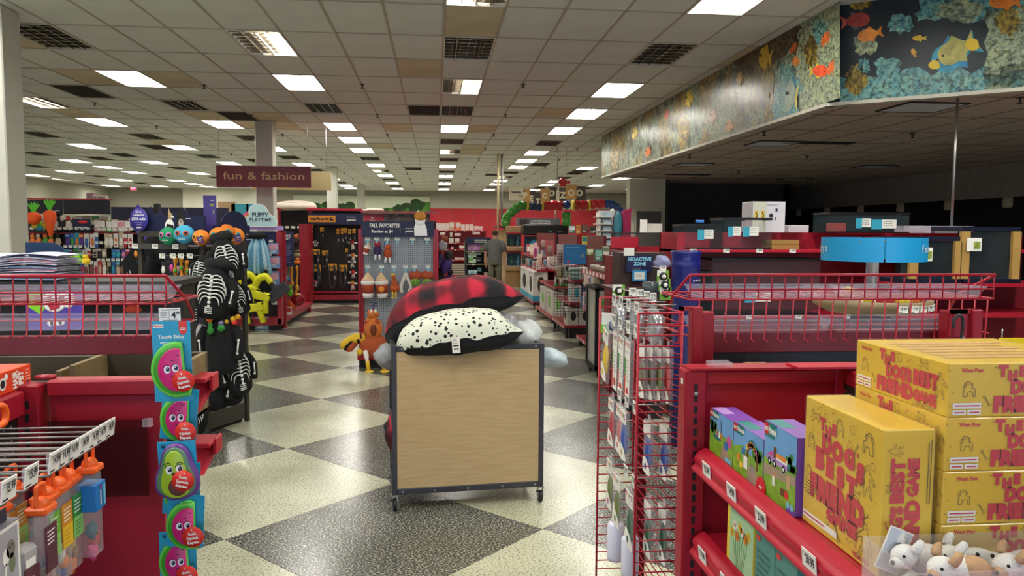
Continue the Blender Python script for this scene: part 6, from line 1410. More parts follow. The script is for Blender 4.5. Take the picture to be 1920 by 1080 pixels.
single('blank_sign', q, 'cream blank board hanging behind the maroon aisle sign', 'sign')
# exit sign
p = at(250, 353, 42.8); t = thing('exit_sign', 'small glowing red exit sign under the ceiling at the far left', 'sign', p); q = MB(); q.box(-.17, .17, 0, .06, -.12, .12, mat('e8d9d0', .5)); obj('sign_box', q, t)
q = MB(); q.T = FRONT(0, -.002, 0); q.rect(-.15, -.1, .15, .1, 0, mat('ff2a50', .5, emit=1.2, var=0)); q.text('EXIT', 0, -.05, .1, .002, mat('ff8fa0', .5, emit=2.5, var=0), .02, w=.24); q.T = None; obj('lit_face', q, t)
# meadow mural on the back wall
Y = 43.9; a, c = at(550, 366, Y), at(806, 419, Y); t = thing('meadow_mural', 'meadow and hills mural panel on the far wall', 'mural', (a.x, Y, c.z)); W_, H_ = c.x-a.x, a.z-c.z
q = MB(); q.box(0, W_, 0, .04, -.4, H_, mat('dfe6cf', .6, var=.05)); obj('mural_board', q, t); q = MB(); q.T = FRONT(0, -.002, 0)
hl = [mat('4f8a2f', .6, var=.3, scale=3), mat('6fae3a', .6, var=.2, scale=3), mat('2f4f28', .7, var=.4, scale=4), mat('8fc23f', .6, var=.15, scale=3)]
q.flat(smooth([(0, H_*.55), (W_*.15, H_*.75), (W_*.35, H_*.45), (W_*.55, H_*.5), (W_*.75, H_*.6), (W_*.9, H_*.75), (W_, H_*.8)], 3)+[(W_, -.4), (0, -.4)], 0, hl[0])
rr = random.Random(4)
for k in range(34):
    x = W_*rr.random(); q.disc(x, H_*(.45+.35*abs(x/W_-.5)+rr.uniform(-.1, .15)), rr.uniform(.12, .4), .002+.0004*k, hl[2], 9, rr.uniform(.1, .3))
q.flat([(0, -.4), (W_, -.4), (W_, H_*.35), (W_*.6, H_*.25), (W_*.2, H_*.4), (0, H_*.3)], .03, hl[1]); q.flat([(W_*.8, -.4), (W_, -.4), (W_, H_*.45)], .032, hl[3]); q.T = None; obj('mural_print', q, t)
for k, (px, py, n_) in enumerate([(450, 398, 'teal'), (478, 398, 'blue'), (425, 394, 'brown')]):
    p = at(px, py, 42.6); single('wall_poster', MB().box(-.45, .45, 0, .03, -.7, .45, mat({'teal': '1f7a8a', 'blue': '2a7f9a', 'brown': '8a6a4a'}[n_], .6, var=.15)), '%s poster panel on the bright far wall' % n_, 'poster', p)
# ================================================================== generic fixtures
def bay(name, label, px0, px1, pyt, Y, back, depth=.4, base=True, pyb=None, up=True, zt=None):
    x0, x1 = at(px0, 450, Y).x, at(px1, 450, Y).x; zt = zt or at((px0+px1)/2, pyt, Y).z; t = thing(name, label, 'shelf', ((x0+x1)/2, Y, 0))
    q = MB(); q.box(x0, x1, Y+depth-.03, Y+depth, .1, zt, back); part('back_panel', q, t)
    if base: q = MB(); q.box(x0, x1, Y-.0, Y+depth, .08, .2, RED, .004); q.box(x0+.03, x1-.03, Y+.03, Y+depth, 0, .08, BLACK); part('base_deck', q, t)
    if up:
        for x in (x0, x1):
            q = MB(); q.box(x-.03, x+.03, Y+depth-.08, Y+depth, 0, zt, RED, .003)
            for k in range(int(zt/.1)): q.box(x-.006, x+.006, Y+depth-.082, Y+depth-.079, .1+k*.1, .13+k*.1, BLACK)
            part('upright', q, t)
    return t, x0, x1, zt
def sboard(t, x0, x1, Y, d, z, m=RED, tags=0, rail=None):
    q = MB(); q.box(x0, x1, Y, Y+d, z-.025, z, m, .002); s = part('shelf_board', q, t)
    for k in range(tags): q = MB(); tagmb(q, FRONT(x0+(x1-x0)*(k+.5)/tags, Y-.002, z-.012), '9.99', .06, .035); part('price_tag', q, s)
    return s
# ---- puppy gondola
t, x0, x1, zt = bay('puppy_gondola', 'red gondola end with puppy goods under the cloud sign', 437, 525, 434, 12.85, mat('26262c', .6, var=.1), .35)
q = MB(); q.box(x0, x1, 12.95, 12.98, at(480, 456, 12.9).z, zt, mat('16194a', .5, var=.05)); q.T = FRONT((x0+x1)/2-.1, 12.945, at(480, 446, 12.9).z); stroke(q, smooth([(-.13, .0), (-.17, .05), (-.1, .06), (.0, .04), (.1, .06), (.15, .03), (.1, -.02), (-.08, -.03)], 3, True), .012, 0, CARD, True); q.T = None; part('header_panel', q, t)
q = MB(); q.box(x1-.06, x1+.02, 12.85, 12.95, .1, zt, RED); part('end_frame', q, t)
p = at(489, 425, 12.75); c_ = thing('cloud_sign', 'pale blue cloud-shaped sign reading puppy playtime over a rainbow', 'sign', p); k = 12.75/1426
q = MB(); q.T = FRONT(0, 0, 0); C_ = [(-29, 0), (-31, 7), (-27, 16), (-19, 20)]+[(-4+17*math.cos(a), 25+16*math.sin(a)) for a in [math.pi*(.98-i*.098) for i in range(9)]]+[(17, 22), (25, 18), (29, 10), (28, 0)]
C2 = [(x*k, y*k) for x, y in C_]; q.prism(C2, 0, .012, mat('b4d6d8', .5, var=.03)); q.T = None; obj('cloud_board', q, c_)
q = MB(); q.T = FRONT(0, -.0125, 0); stroke(q, C2, .012, 0, CARD, True); DT = mat('20344c', .5); q.text('PUPPY', 0, 18*k, 7.5*k, .001, DT, .03, w=29*k); q.text('PLAYTIME', 0, 9.5*k, 6*k, .001, DT, .02, w=38*k); q.T = None; obj('lettering', q, c_)
q = MB(); q.T = FRONT(0, .02, 0)
for i, m_ in enumerate(colr('d94f8a', 'e8843a', 'e8c83a', '8ac86a', 'b48fd0')): stroke(q, [((-14+(24-i*3.4)*math.cos(a))*k, (2+(26-i*3.4)*math.sin(a))*k) for a in [math.pi*(1.05-j*.1) for j in range(9)]], 3.6*k, .0004*i, m_)
q.box(-28*k, 40*k, -6*k, 1*k, 0, .01, LIL); q.T = None; obj('rainbow_board', q, c_)
LB = colr('7fb0c8', '4f86a8', 'a9cbd8')
t = thing('striped_cloths', 'bunch of light blue striped cloth bags on the puppy gondola', 'pet product', at(484, 480, 12.5))
for i in range(7):
    q = MB(); x = (-17+6*i)*.0088; q.tube(smooth([(x*.45, .02*(i % 2), .3), (x*.8, -.03, .1), (x*1.05, -.03-.02*(i % 2), -.15), (x*1.1, -.02, -.3+.05*(i % 3)-(.08 if i < 3 else 0))], 4), [.02]*3+[.035]*6+[.03]*3+[.012], LB[i % 3], 7); obj('cloth_bag', q, t)
q = MB(); q.ell((0, 0, .32), (.16, .05, .06), BLKC, 12, 7); obj('hanger_clip', q, t)
for k, (px, py, w, h) in enumerate([(513, 466, 17, 20), (516, 492, 17, 22), (514, 522, 17, 26)]):
    hang(px, py, 12.7, w, h, '6a8fc0', 'cf9aa6', 'blue and pink boxed puppy pack, %s from the top' % ORD[k], 'box', group='puppy packs'); ptag(508-k*2, py-h/2-4, 12.6, 'white tag above the %s boxed puppy pack' % ORD[k], '9.99', .06, .04, 'puppy tags')
for k, (px, py, r_, turn) in enumerate([(474, 570, -.15, .1), (492, 548, .2, -.2), (462, 545, .1, .3)]):
    v = thing('life_vest', 'yellow dog life vest with black straps, %s' % ('lower left' if k == 0 else 'top of the bunch' if k == 1 else 'behind the rack post'), 'pet life vest', at(px, py, 12.45), rot=(0, r_, turn), group='yellow life vests'); yv = mat('e2df1f', .6, var=.1)
    q = MB(); q.tube(smooth([(-.12, 0, -.3), (-.14, -.02, 0), (-.08, -.03, .2), (.03, -.03, .26), (.12, -.02, .18)], 4), [.05]*5+[.06]*8+[.05]*4, yv, 8); q.box(-.16, .16, -.09, -.04, -.12, .02, yv, .02); q.tube([(.07, -.02, -.05), (.12, -.02, -.32)], .05, yv, 8); obj('foam_panel', q, v)
    q = MB(); q.ell((.02, .03, .06), (.09, .05, .14), BLKC, 10, 7); q.tube([(-.16, -.06, .05), (.2, -.08, -.02)], .012, BLKC, 5); q.tube([(-.06, -.06, -.1), (-.05, -.05, -.3)], .012, BLKC, 5); obj('strap', q, v)
p = at(524, 546, 12.4); v = thing('folded_ramp', 'dark grey folded flap board leaning across the life vests', 'pet product', p, rot=(0, rad(-38), 0)); q = MB(); q.box(-.2, .16, -.02, .02, -.09, .09, mat('35373c', .7, var=.1), .01); obj('flap', q, v); q = MB(); q.box(-.08, .0, .02, .05, -.05, .35, mat('35373c', .7, var=.1), .01); obj('back_flap', q, v)
for k, (px, py, w, h, c1, c2, kd, n_) in enumerate([(492, 606, 24, 22, '7a9ab0', '8a7a5a', 'box', 'slate booklet box'), (468, 602, 18, 16, 'b02a34', 'a8a49c', 'plush', 'red round'), (457, 612, 22, 14, '8a6a42', '9a7a50', 'box', 'brown carton'), (518, 562, 16, 18, 'd8d4cc', 'c2503a', 'box', 'white and red box')]):
    hang(px, py, 12.9, w, h, c1, c2, '%s on the puppy gondola base' % n_, kd, 'boxed_goods', 'pet product', 'goods on the puppy gondola base')
# ---- long side of the puppy gondola
sx = -2.60; t = thing('dog_toy_gondola', 'red gondola side of dog toys running back from the puppy end', 'shelf', (sx-.2, 14.3, 0))
q = MB(); q.box(sx-.32, sx-.28, 13.24, 15.7, .1, 1.55, RED_D); part('back_panel', q, t)
q = MB(); q.box(sx-.3, sx+.06, 13.26, 15.75, .1, .2, RED_W, .005); q.box(sx-.3, sx, 13.3, 15.7, 0, .1, BLACK); part('base_deck', q, t)
q = MB(); q.box(sx-.02, sx+.05, 15.7, 15.8, 0, .45, RED); part('end_post', q, t)
a, c = at(530, 434, 13.3), at(551, 500, 13.3); v = thing('dog_toy_sign', 'tall navy strip sign reading dog toy beside the puppy end', 'sign', (a.x, 13.3, c.z)); W_, H_ = c.x-a.x, a.z-c.z
q = MB(); q.box(0, W_, 0, .02, 0, H_, NAVY); obj('sign_board', q, v); q = MB(); q.T = FRONT(0, -.001, 0); q.text('DOG', W_*.4, H_*.85, H_*.06, 0, CARD, .03); q.text('TOY', W_*.4, H_*.77, H_*.06, 0, CARD, .03); q.lines(W_*.1, W_*.85, H_*.1, H_*.68, 12, 0, mat('7a84b0', .5), 3, .3); q.T = None; obj('lettering', q, v)
for k, (px, py, w, h, c1, c2, kd, n_, YY) in enumerate([(556, 450, 13, 22, '3a1c1c', 'c9702a', 'plush', 'dark and orange plush', 14.6), (557, 476, 14, 14, '9a8a6a', '5a4a3a', 'plush', 'tan plush cluster', 14.6), (557, 490, 12, 12, 'e8831f', 'e8831f', 'plush', 'orange ball', 14.3), (547, 515, 8, 40, 'd8a02a', 'd8a02a', 'rope', 'mustard rope', 13.9), (557, 522, 8, 46, 'd8962a', 'e0a23a', 'rope', 'orange rope', 14.2), (541, 510, 7, 34, '2a8a5a', '3a5a9a', 'rope', 'green rope', 13.7), (538, 522, 8, 12, '2a9ac8', '2a9ac8', 'plush', 'bright blue ball', 13.5), (544, 545, 11, 22, '6fd02a', '6fd02a', 'plush', 'lime ball', 13.6), (536, 520, 5, 18, 'e6e0d8', 'd8a08a', 'plush', 'pale pink', 13.4), (556, 545, 10, 18, 'e0a02a', 'e0a02a', 'rope', 'knotted yellow rope', 13.8)]):
    hang(px, py, YY, w, h, c1, c2, '%s toy hanging on the dog toy gondola' % n_, kd, group='rope toys and balls')
for k, (px, py, r, c, n_) in enumerate([(546, 572, .1, 'f06a2a', 'orange'), (538, 578, .08, 'd8382f', 'red'), (558, 562, .12, '9a1a2a', 'dark red large')]): single('play_ball', MB().ell((0, 0, 0), r, mat(c, .35, var=.05), 18, 12), '%s ball on the base of the dog toy gondola' % n_, 'ball', at(px, py, 13.9), 0, 'balls on the gondola base')
hang(542, 583, 13.3, 10, 14, 'e8e2da', 'c23a3a', 'white and red pack lying before the balls', 'box', 'boxed_goods', 'pet product')
# ---- branded leash bay and its neighbour
t, x0, x1, zt = bay('dark_bay', 'black pegboard bay with white tags, left of the leash bay', 519, 577, 394, 18.0, BLACK, .4)
for i in range(5): q = MB(); tagmb(q, FRONT(at(527+i*11.5, 425, 18).x, 17.98, at(540, 426, 18).z), '9.99', .09, .05); part('price_tag', q, t)
q = MB(); q.box(x0-.02, x1, 17.9, 18.05, zt, zt+.04, RED); part('top_trim', q, t)
q = MB(); a = at(578, 420, 17); q.box(a.x-.2, a.x, 17.0, 17.55, .0, a.z, RED); part('side_panel', q, t)
t, x0, x1, zt = bay('leash_bay', 'dark leash display bay with red frame and orange name plate', 580, 676, 395, 17.6, mat('1c1614', .5, var=.15), .45)
q = MB(); q.box(x0-.04, x1+.04, 17.55, 18.05, zt, zt+.05, RED_W); part('top_trim', q, t)
sboard(t, x0, x1, 17.6, .45, at(630, 552, 17.6).z+.05, RED); 
q = MB(); z0, z1 = at(630, 421, 17.55).z, at(630, 400, 17.55).z; q.box(x0, x1+.06, 17.5, 17.55, z0, z1, NAVY); h_ = part('header_panel', q, t)
q = MB(); q.T = FRONT((x0+x1)/2-.27, 17.495, (z0+z1)/2); q.box(-.3, .3, -.075, .075, 0, .006, mat('d98f2a', .5, var=.03)); q.text('carhartt', -.05, -.03, .065, .007, INK, .03, w=.42); q.disc(.22, .0, .05, .007, INK, 14, .045); q.disc(.235, .01, .025, .008, mat('d98f2a', .5, var=.03), 10); q.T = FRONT((x0+x1)/2+.33, 17.495, (z0+z1)/2); q.text('petco', .05, -.045, .06, .001, CARD, .03); q.rect(-.06, .035, .14, .045, .001, CARD); q.T = None; part('name_plate', q, h_)
for k, (px, py, w, h, kd) in enumerate([(585, 432, 7, 20, 0), (604, 440, 8, 26, 0), (634, 448, 6, 38, 0), (642, 448, 6, 40, 0), (648, 444, 6, 32, 0), (656, 446, 7, 32, 0), (664, 444, 7, 30, 0), (593, 485, 16, 34, 1), (610, 486, 14, 32, 1), (650, 478, 6, 24, 0), (594, 518, 18, 42, 1), (624, 518, 18, 46, 1), (644, 518, 17, 42, 1)]):
    hang(px, py, 17.72, w, h, '3b3b40', 'e0a21f', '%s with yellow card, %s along the leash bay' % ('dark leash' if not kd else 'dark harness', ORD[k]), 'leash', 'leash', 'leash', 'leashes with yellow cards')
for k, (px, py, s) in enumerate([(661, 456, 1), (662, 480, .9), (660, 492, .8), (662, 512, .8), (661, 532, 1), (592, 456, .5), (590, 530, .6)]):
    v = thing('plush_bone_toy', 'small white and red plush hanging in the leash bay, %s down' % ORD[k], 'plush toy', at(px, py, 17.95), 0, 'white plush toys in the leash bay'); q = MB(); s *= .11
    q.tube([(-s, 0, .02), (s, 0, -.0)], .025, CARD, 6); q.tube([(0, 0, .02), (-.02, 0, -s*1.4)], .02, CARD, 6); q.tube([(0, 0, .0), (.04, 0, -s*1.3)], .02, CARD, 6); obj('limbs', q, v); q = MB(); q.ell((0, -.01, .02), (.04, .035, .05), [BR, ORG, mat('6a6a72', .7)][k % 3], 8, 6); obj('body', q, v)
# cream dog beds on top
for k, (px, py, rx, rz_, n_) in enumerate([(553, 388, .42, .15, 'large cream bolster dog bed on top of the black bay'), (702, 394, .2, .05, 'flat cream bed on top of the right bay'), (684, 395, .14, .04, 'flat cream bed left end of the bay top')]):
    p = at(px, py, 18.1 if k == 0 else 17.9); v = thing('dog_bed', n_, 'dog bed', p, 0, 'cream dog beds on the bay tops'); m_ = mat('d9cbbd', .9, var=.05, bump=.2, bscale=100)
    q = MB(); q.tube(smooth([(rx*math.cos(a), .2*math.sin(a), .0+rz_*.55*max(0, math.sin(a))) for a in [2*math.pi*i/12 for i in range(12)]], 3, True), rz_*.5, m_, 8, True); obj('bolster', q, v); q = MB(); q.ell((0, 0, -.02), (rx*.9, .2, rz_*.4), m_, 14, 7); obj('cushion', q, v)
# ---- fall favorites end cap
Y = 9.45; t, x0, x1, zt = bay('seasonal_endcap', 'grey pegboard end cap of autumn plush toys with red posts', 676, 818, 413, Y, mat('5c1620', .5), .5, base=False, up=False)
px_ = lambda p, yy=450: at(p, yy, Y).x; pz_ = lambda p, xx=745: at(xx, p, Y).z
for a_, b_2 in ((672, 681), (812, 822)):
    q = MB(); post(q, px_(a_), px_(b_2), Y-.04, Y+.02, .0, pz_(430), RED); q2 = q; part('upright', q, t)
q = MB(); q.box(0, px_(812)-px_(681), 0, .02, 0, pz_(440)-.3, PEG_GREY); o = obj('peg_panel', q, t); o.location = (px_(681)-t.location.x, 0, .3)
q = MB(); q.box(px_(679), px_(813), Y-.07, Y-.05, pz_(443), pz_(415), NAVY); hd_ = part('header_panel', q, t)
q = MB(); q.T = FRONT(px_(722), Y-.0715, pz_(431)); q.text('FALL FAVORITES', .0, .03, .045, 0, CARD, .03, w=.36); q.text('Starting at $4', -.03, -.035, .035, 0, CARD, .03, w=.26); q.T = FRONT(px_(765), Y-.0715, pz_(432)); q.text('petco', .02, -.02, .03, 0, CARD, .03); q.rect(-.03, .02, .06, .026, 0, CARD); q.rect(-.09, -.03, -.087, .04, 0, GREYP); q.T = None; part('lettering', q, hd_)
q = MB(); q.box(px_(678), px_(806), Y+.2, Y+.22, pz_(416), pz_(400), mat('8a7a6a', .6, var=.5, scale=14)); q.box(px_(680), px_(718), Y+.19, Y+.2, pz_(416), pz_(402), mat('d8404f', .5)); q.T = FRONT(px_(698), Y+.189, pz_(409)); stroke(q, [(-.03, -.03), (.03, -.03), (.03, .03), (-.03, .03)], .006, 0, CARD, True); q.text('R', 0, -.015, .03, 0, CARD, .02); q.T = None; part('top_picture', q, t)
q = MB(); q.box(px_(676), px_(822), Y-.0, Y+.45, pz_(399), pz_(396), RED); part('top_trim', q, t)
q = MB(); q.box(px_(672), px_(822), Y-.25, Y+.3, .1, .17, RED_W, .004); q.box(px_(674), px_(820), Y-.2, Y+.3, 0, .1, BLACK); part('base_deck', q, t)
q = MB(); q.box(px_(690), px_(760), Y-.24, Y-.05, .17, .3, TAN); part('tan_carton', q, t)
q = MB(); q.box(x0+.02, x1-.02, Y+.5, 17, .1, 1.62, RED_D); q.box(x0, x1, Y+.5, 17, 0, .1, BLACK); single('gondola_run', q, 'red gondola run stretching back behind the autumn end cap', 'shelf')
p = at(788, 442, Y-.09); v = thing('dog_cutout', 'white dog cutout wearing an orange cap on the navy header', 'sign', p); q = MB(); q.T = FRONT(); q.flat([(-.07, 0), (-.075, .1), (-.05, .17), (.05, .17), (.08, .08), (.085, 0)], .004, EYE); q.ell((0, .19, .006), (.065, .065, .01), EYE, 14, 8); q.ell((.0, .235, .01), (.075, .06, .012), mat('c9832f', .7, var=.3, scale=40), 14, 8); q.disc(-.01, .2, .009, .02, INK, 8); q.disc(-.02, .215, .006, .02, INK, 8); q.disc(.02, .215, .006, .02, INK, 8); q.flat([(-.05, .28), (-.02, .31), (.0, .27)], .005, EYE); q.flat([(.02, .28), (.05, .3), (.05, .25)], .005, EYE); q.T = None; q.box(-.03, .03, 0, .01, 0, .1, EYE); obj('board', q, v)
for r_, y in enumerate((448, 499)):
    for i, px in enumerate(((691, 708, 727, 746, 774, 801), (691, 717, 740, 761, 778, 803))[r_]):
        hk = thing('peg_hook', 'short peg hook with white tag, %s of six on the %s grey pegboard row' % (ORD[i], 'upper' if r_ == 0 else 'lower'), 'hook', at(px, y, Y-.02), 0, 'peg hooks on the autumn end cap'); q = MB(); q.tube([(0, .02, -.03), (0, -.12, -.035), (0, -.13, -.02)], .004, STEEL, 5); obj('peg', q, hk); q = MB(); tagmb(q, FRONT(0, -.135, 0), '8.99', .055, .034); q.box(-.012, .012, -.13, -.128, -.06, -.02, LBL); obj('price_tag', q, hk)
CREAM = mat('d9bb94', .85, var=.08, bump=.2, bscale=200); RUST = mat('a8482a', .85, var=.08, bump=.2, bscale=200); WPL = mat('e4dfe0', .85, var=.04)
def cup(px, py, s, label, roll=0, face=False):
    v = thing('cup_plush', label, 'plush toy', at(px, py, Y-.12), rot=(0, roll, 0), group='latte cup plush toys'); k = s*Y/1426
    q = MB(); q.lathe([(0, -.5), (.3, -.5), (.33, -.42), (.36, -.3)], WPL, 18); q.T = None; q.v = [(x*k*.62, y*k*.62, z*k) for x, y, z in q.v]; obj('cup_base', q, v)
    q = MB(); q.lathe([(.36, -.3), (.42, .05), (.41, .06), (.34, -.3)], RUST, 18); q.v = [(x*k*.62, y*k*.62, z*k) for x, y, z in q.v]; obj('sleeve', q, v)
    q = MB(); q.lathe([(.41, .05), (.45, .08), (.46, .2), (.38, .22)], WPL, 18); q.v = [(x*k*.62, y*k*.62, z*k) for x, y, z in q.v]; obj('rim', q, v)
    q = MB(); q.lathe([(.4, .2), (.38, .28), (.28, .33), (.26, .4), (.14, .45), (.1, .52), (0, .56)], CREAM, 18); q.v = [(x*k*.62, y*k*.62, z*k) for x, y, z in q.v]; obj('cream_top', q, v)
    if face: q = MB(); q.ell((0, -.4*k, -.12*k), (.12*k, .05*k, .12*k), ORG, 12, 7); obj('badge', q, v)
cup(690, 536, 45, 'latte cup plush with cream swirl, leftmost large one on the pegboard'); cup(716, 536, 45, 'latte cup plush with orange badge, second large one', -.06, True); cup(688, 467, 22, 'small latte cup plush in the upper pegboard row', .3)
def squirrel(px, py, label, c1, c2):
    v = thing('animal_plush', label, 'plush toy', at(px, py, Y-.1), 0, 'animal plush toys'); q = MB(); q.ell((0, 0, 0), (.05, .04, .07), mat(c1, .85, var=.2, scale=40), 12, 9); obj('body', q, v); q = MB(); q.ell((0, -.02, .08), (.04, .035, .035), mat(c2, .85, var=.1), 12, 8); obj('head', q, v); q = MB()
    for s in (-1, 1): q.tube([(s*.02, -.02, -.05), (s*.03, -.03, -.11)], .014, WPL, 6)
    obj('leg', q, v)
squirrel(708, 470, 'navy and red plush with white legs in the upper pegboard row', '3a2a5a', 'a8283a'); squirrel(727, 475, 'rust and white plush with navy tag, third in the upper row', 'b04a2a', 'c05a32')
v = thing('navy_hang_tag', 'navy hang tag above the rust plush', 'hang tag', at(724, 458, Y-.14)); q = MB(); q.box(-.025, .025, 0, .003, -.03, .03, mat('1f3f86', .5)); q.T = FRONT(0, -.001, 0); q.text('O', 0, -.015, .03, 0, CARD, .02); q.T = None; obj('card', q, v)
def bird(px, py, s, label, big=False):
    v = thing('turkey_plush', label, 'plush toy', at(px, py, Y-.15 if not big else Y-.32), 0, 'turkey plush toys'); k = s*Y/1426; T_ = mat('b4532a', .85, var=.08, bump=.2, bscale=150); O2 = mat('cf7230', .85, var=.08); y_ = mat('e2b92a', .8, var=.06)
    if not big:
        q = MB(); q.ell((0, 0, -.1*k), (.22*k, .16*k, .2*k), T_, 14, 9); q.tube(smooth([(0, 0, 0), (-.03*k, 0, .25*k), (-.06*k, -.02, .45*k)], 3), [.14*k]*3+[.09*k]*4, T_, 9); obj('body', q, v); q = MB(); q.ell((-.07*k, -.02, .48*k), (.08*k, .08*k, .07*k), y_, 10, 7); q.lathe([(.03*k, 0), (0, .1*k)], ORG, 8, (-.12*k, -.08*k, .46*k)); obj('head', q, v)
        for a in (-.08, .06): q = MB(); q.tube([(a*k, -.05, -.25*k), (a*k, -.07, -.45*k)], .035*k, y_, 7); q.ell((a*k, -.09, -.48*k), (.06*k, .07*k, .03*k), y_, 8, 6); obj('leg', q, v)
    else:
        q = MB(); q.ell((.02*k, .02*k, -.18*k), (.24*k, .17*k, .22*k), T_, 18, 12); obj('body', q, v)
        q = MB(); q.ell((.02*k, -.03*k, .12*k), (.16*k, .12*k, .2*k), O2, 16, 11, lambda p: 1+.08*math.sin(p.x*9)); obj('breast', q, v)
        q = MB(); q.ell((.04*k, -.14*k, .1*k), (.055*k, .05*k, .1*k), mat('6b3018', .8, var=.2), 10, 8); obj('wattle', q, v)
        q = MB(); q.ell((.02*k, -.02*k, .36*k), (.1*k, .09*k, .09*k), O2, 14, 9, lambda p: 1+.1*math.sin(p.x*8)); q.tube([(-.1*k, -.06*k, .22*k), (.13*k, -.08*k, .24*k)], .05*k, T_, 8); h = obj('head', q, v)
        q = MB()
        for s2 in (-1, 1): q.ell((s2*.035*k+.04*k, -.1*k, .42*k), (.02*k, .02*k, .035*k), EYE, 8, 6)
        obj('eye', q, h)
        for j, (m_, dx) in enumerate(((T_, 0), (BLKC, -.05), (y_, -.1))): q = MB(); q.tube(smooth([(-.1*k, .0, -.05*k), ((-.25+dx)*k, 0, -.08*k-.04*k*j*0), ((-.42+dx)*k, -.01, (-.28+.03*j)*k)], 4), [.09*k]*4+[.07*k]*4+[.02*k], m_, 8); obj('wing', q, v)
        for a, zz in ((-.1, -.42), (.16, -.36)): q = MB(); q.tube(smooth([(a*k, -.1*k, -.26*k), ((a+.03)*k, -.16*k, -.4*k), ((a+.06)*k, -.17*k, -.56*k)], 3), [.045*k]*3+[.03*k]*4, WPL if a > -.2 else y_, 8); q.tube([((a+.035)*k, -.165*k, -.42*k), ((a+.06)*k, -.175*k, -.58*k)], .034*k, y_, 8); q.ell(((a+.07)*k, -.2*k, -.61*k), (.09*k, .09*k, .035*k), y_, 10, 7); obj('leg', q, v)
        q = MB(); q.ell((-.2*k, -.1*k, -.28*k), (.05*k, .04*k, .06*k), y_, 8, 6); obj('hand', q, v)
bird(740, 536, 42, 'slim rust turkey plush with yellow legs hanging on the pegboard'); bird(697, 628, 105, 'large orange and brown turkey plush sitting at the end cap foot', True)
v = thing('navy_hang_tag', 'pair of navy hang tags above the large turkey plush', 'hang tag', at(701, 574, Y-.36)); q = MB(); q.box(-.045, -.002, 0, .003, -.06, .05, mat('1f2a5c', .5)); q.box(.004, .045, 0, .003, -.05, .04, mat('1f2a5c', .5)); q.T = FRONT(0, -.001, 0); q.lines(-.04, -.008, -.04, .04, 5, 0, CARD, 3, .25); q.lines(.01, .04, -.04, .03, 4, 0, CARD, 4, .25); q.T = None; obj('card', q, v)
v = thing('ring_plush', 'cream wishbone plush hanging beside the turkey', 'plush toy', at(761, 532, Y-.12)); q = MB(); q.tube(smooth([(-.05, 0, -.11), (-.06, 0, -.03), (-.02, 0, .07), (0, 0, .12), (.02, 0, .07), (.06, 0, -.03), (.04, 0, -.1)], 4), .022, mat('d2cbc0', .85, var=.06), 9); obj('wishbone', q, v)
for k, px in enumerate((779, 801)): 
    v = thing('pumpkin_plush', 'red-brown plush with green face, %s of the pair on the right' % ('left' if k == 0 else 'right'), 'plush toy', at(px, 521, Y-.12), 0, 'green-faced plush pair'); q = MB(); q.ell((0, 0, .03), (.08, .05, .06), RUST, 14, 9); obj('cap', q, v); q = MB(); q.ell((0, -.01, -.05), (.06, .045, .05), mat('6a9a3a', .85), 12, 8); q.ell((-.02, -.06, -.045), .007, INK, 6, 5); q.ell((.02, -.06, -.045), .007, INK, 6, 5); obj('face', q, v)
# costumes on the right side of that run
for k, (px, py, w, h, c1, c2, n_) in enumerate([(832, 456, 18, 28, 'b4b3ba', '9a4a2a', 'pale grey hooded'), (826, 480, 14, 40, '3f2a5c', 'b0562a', 'dark violet and orange'), (838, 492, 22, 44, '4a2f7c', '2a2a30', 'purple'), (829, 505, 16, 40, '1e1a26', '4a2f7c', 'black and purple'), (842, 520, 14, 30, '4a2f7c', '1e1a26', 'deep purple lower')]): hang(px, py, 10.2+k*.15, w, h, c1, c2, '%s costume hanging on the right side of the autumn run' % n_, 'plush', 'pet_costume', 'pet costume', 'costumes beside the autumn run', roll=.3)

# ================================================================== FAR CENTRE
t, x0, x1, zt = bay('treat_gondola', 'dark red gondola of bagged treats against the far red wall', 812, 912, 432, 26.5, RED_D, .4, True)
for y in (432, 456, 468, 488): sboard(t, x0, x1, 26.4, .4, at(860, y, 26.4).z, RED, 6 if y < 470 else 4)
for k, (px, py, w, h, c) in enumerate([(821, 425, 9, 13, 'f'), (830, 425, 9, 13, 'f'), (838, 425, 8, 12, 'f'), (847, 424, 9, 15, 'n'), (859, 424, 10, 15, 'o'), (868, 426, 7, 11, 'f'), (876, 426, 7, 11, 'f'), (884, 426, 7, 11, 'f'), (893, 428, 10, 9, 'm'), (901, 428, 8, 8, 'm')]): hang(px, py, 26.6, w, h, pal[c], pal['f'], 'pale treat bag on the top treat shelf, %s from the left' % ORD[k], 'box', 'treat_bag', 'treats', 'treat bags')
for k, (px, py, w, h, c) in enumerate([(846, 452, 9, 10, 'f'), (857, 451, 9, 9, 'm'), (848, 466, 5, 7, 'r'), (866, 464, 11, 10, 'r'), (858, 486, 12, 7, 'r'), (868, 486, 8, 7, 'r'), (846, 440, 5, 9, 'n'), (830, 438, 10, 6, 'm'), (858, 440, 12, 6, 'm'), (893, 437, 14, 6, 'm')]): hang(px, py, 26.5, w, h, pal[c], pal['f'], 'reddish treat pack on the lower treat shelves, %s' % ORD[k], 'box', 'treat_bag', 'treats', 'treat bags')
for k in range(5): p = at(862, 497+k*4.2, 26.0); single('slat_crate', MB().box(-.27, .27, 0, .2, -.03, .03, mat('a89a8a', .7, var=.1), .004), 'pale flat crate, %s from the top of the pile under the treats' % ORD[k], 'crate', p, 0, 'pale flat crates')
t, x0, x1, zt = bay('black_display', 'black display rack of small pet goods with a navy header', 874, 926, 452, 20.5, BLACK, .4, True, up=False)
for x in (x0, x1): q = MB(); q.box(x-.03, x+.03, 20.5, 20.9, 0, zt, BLACK); part('upright', q, t)
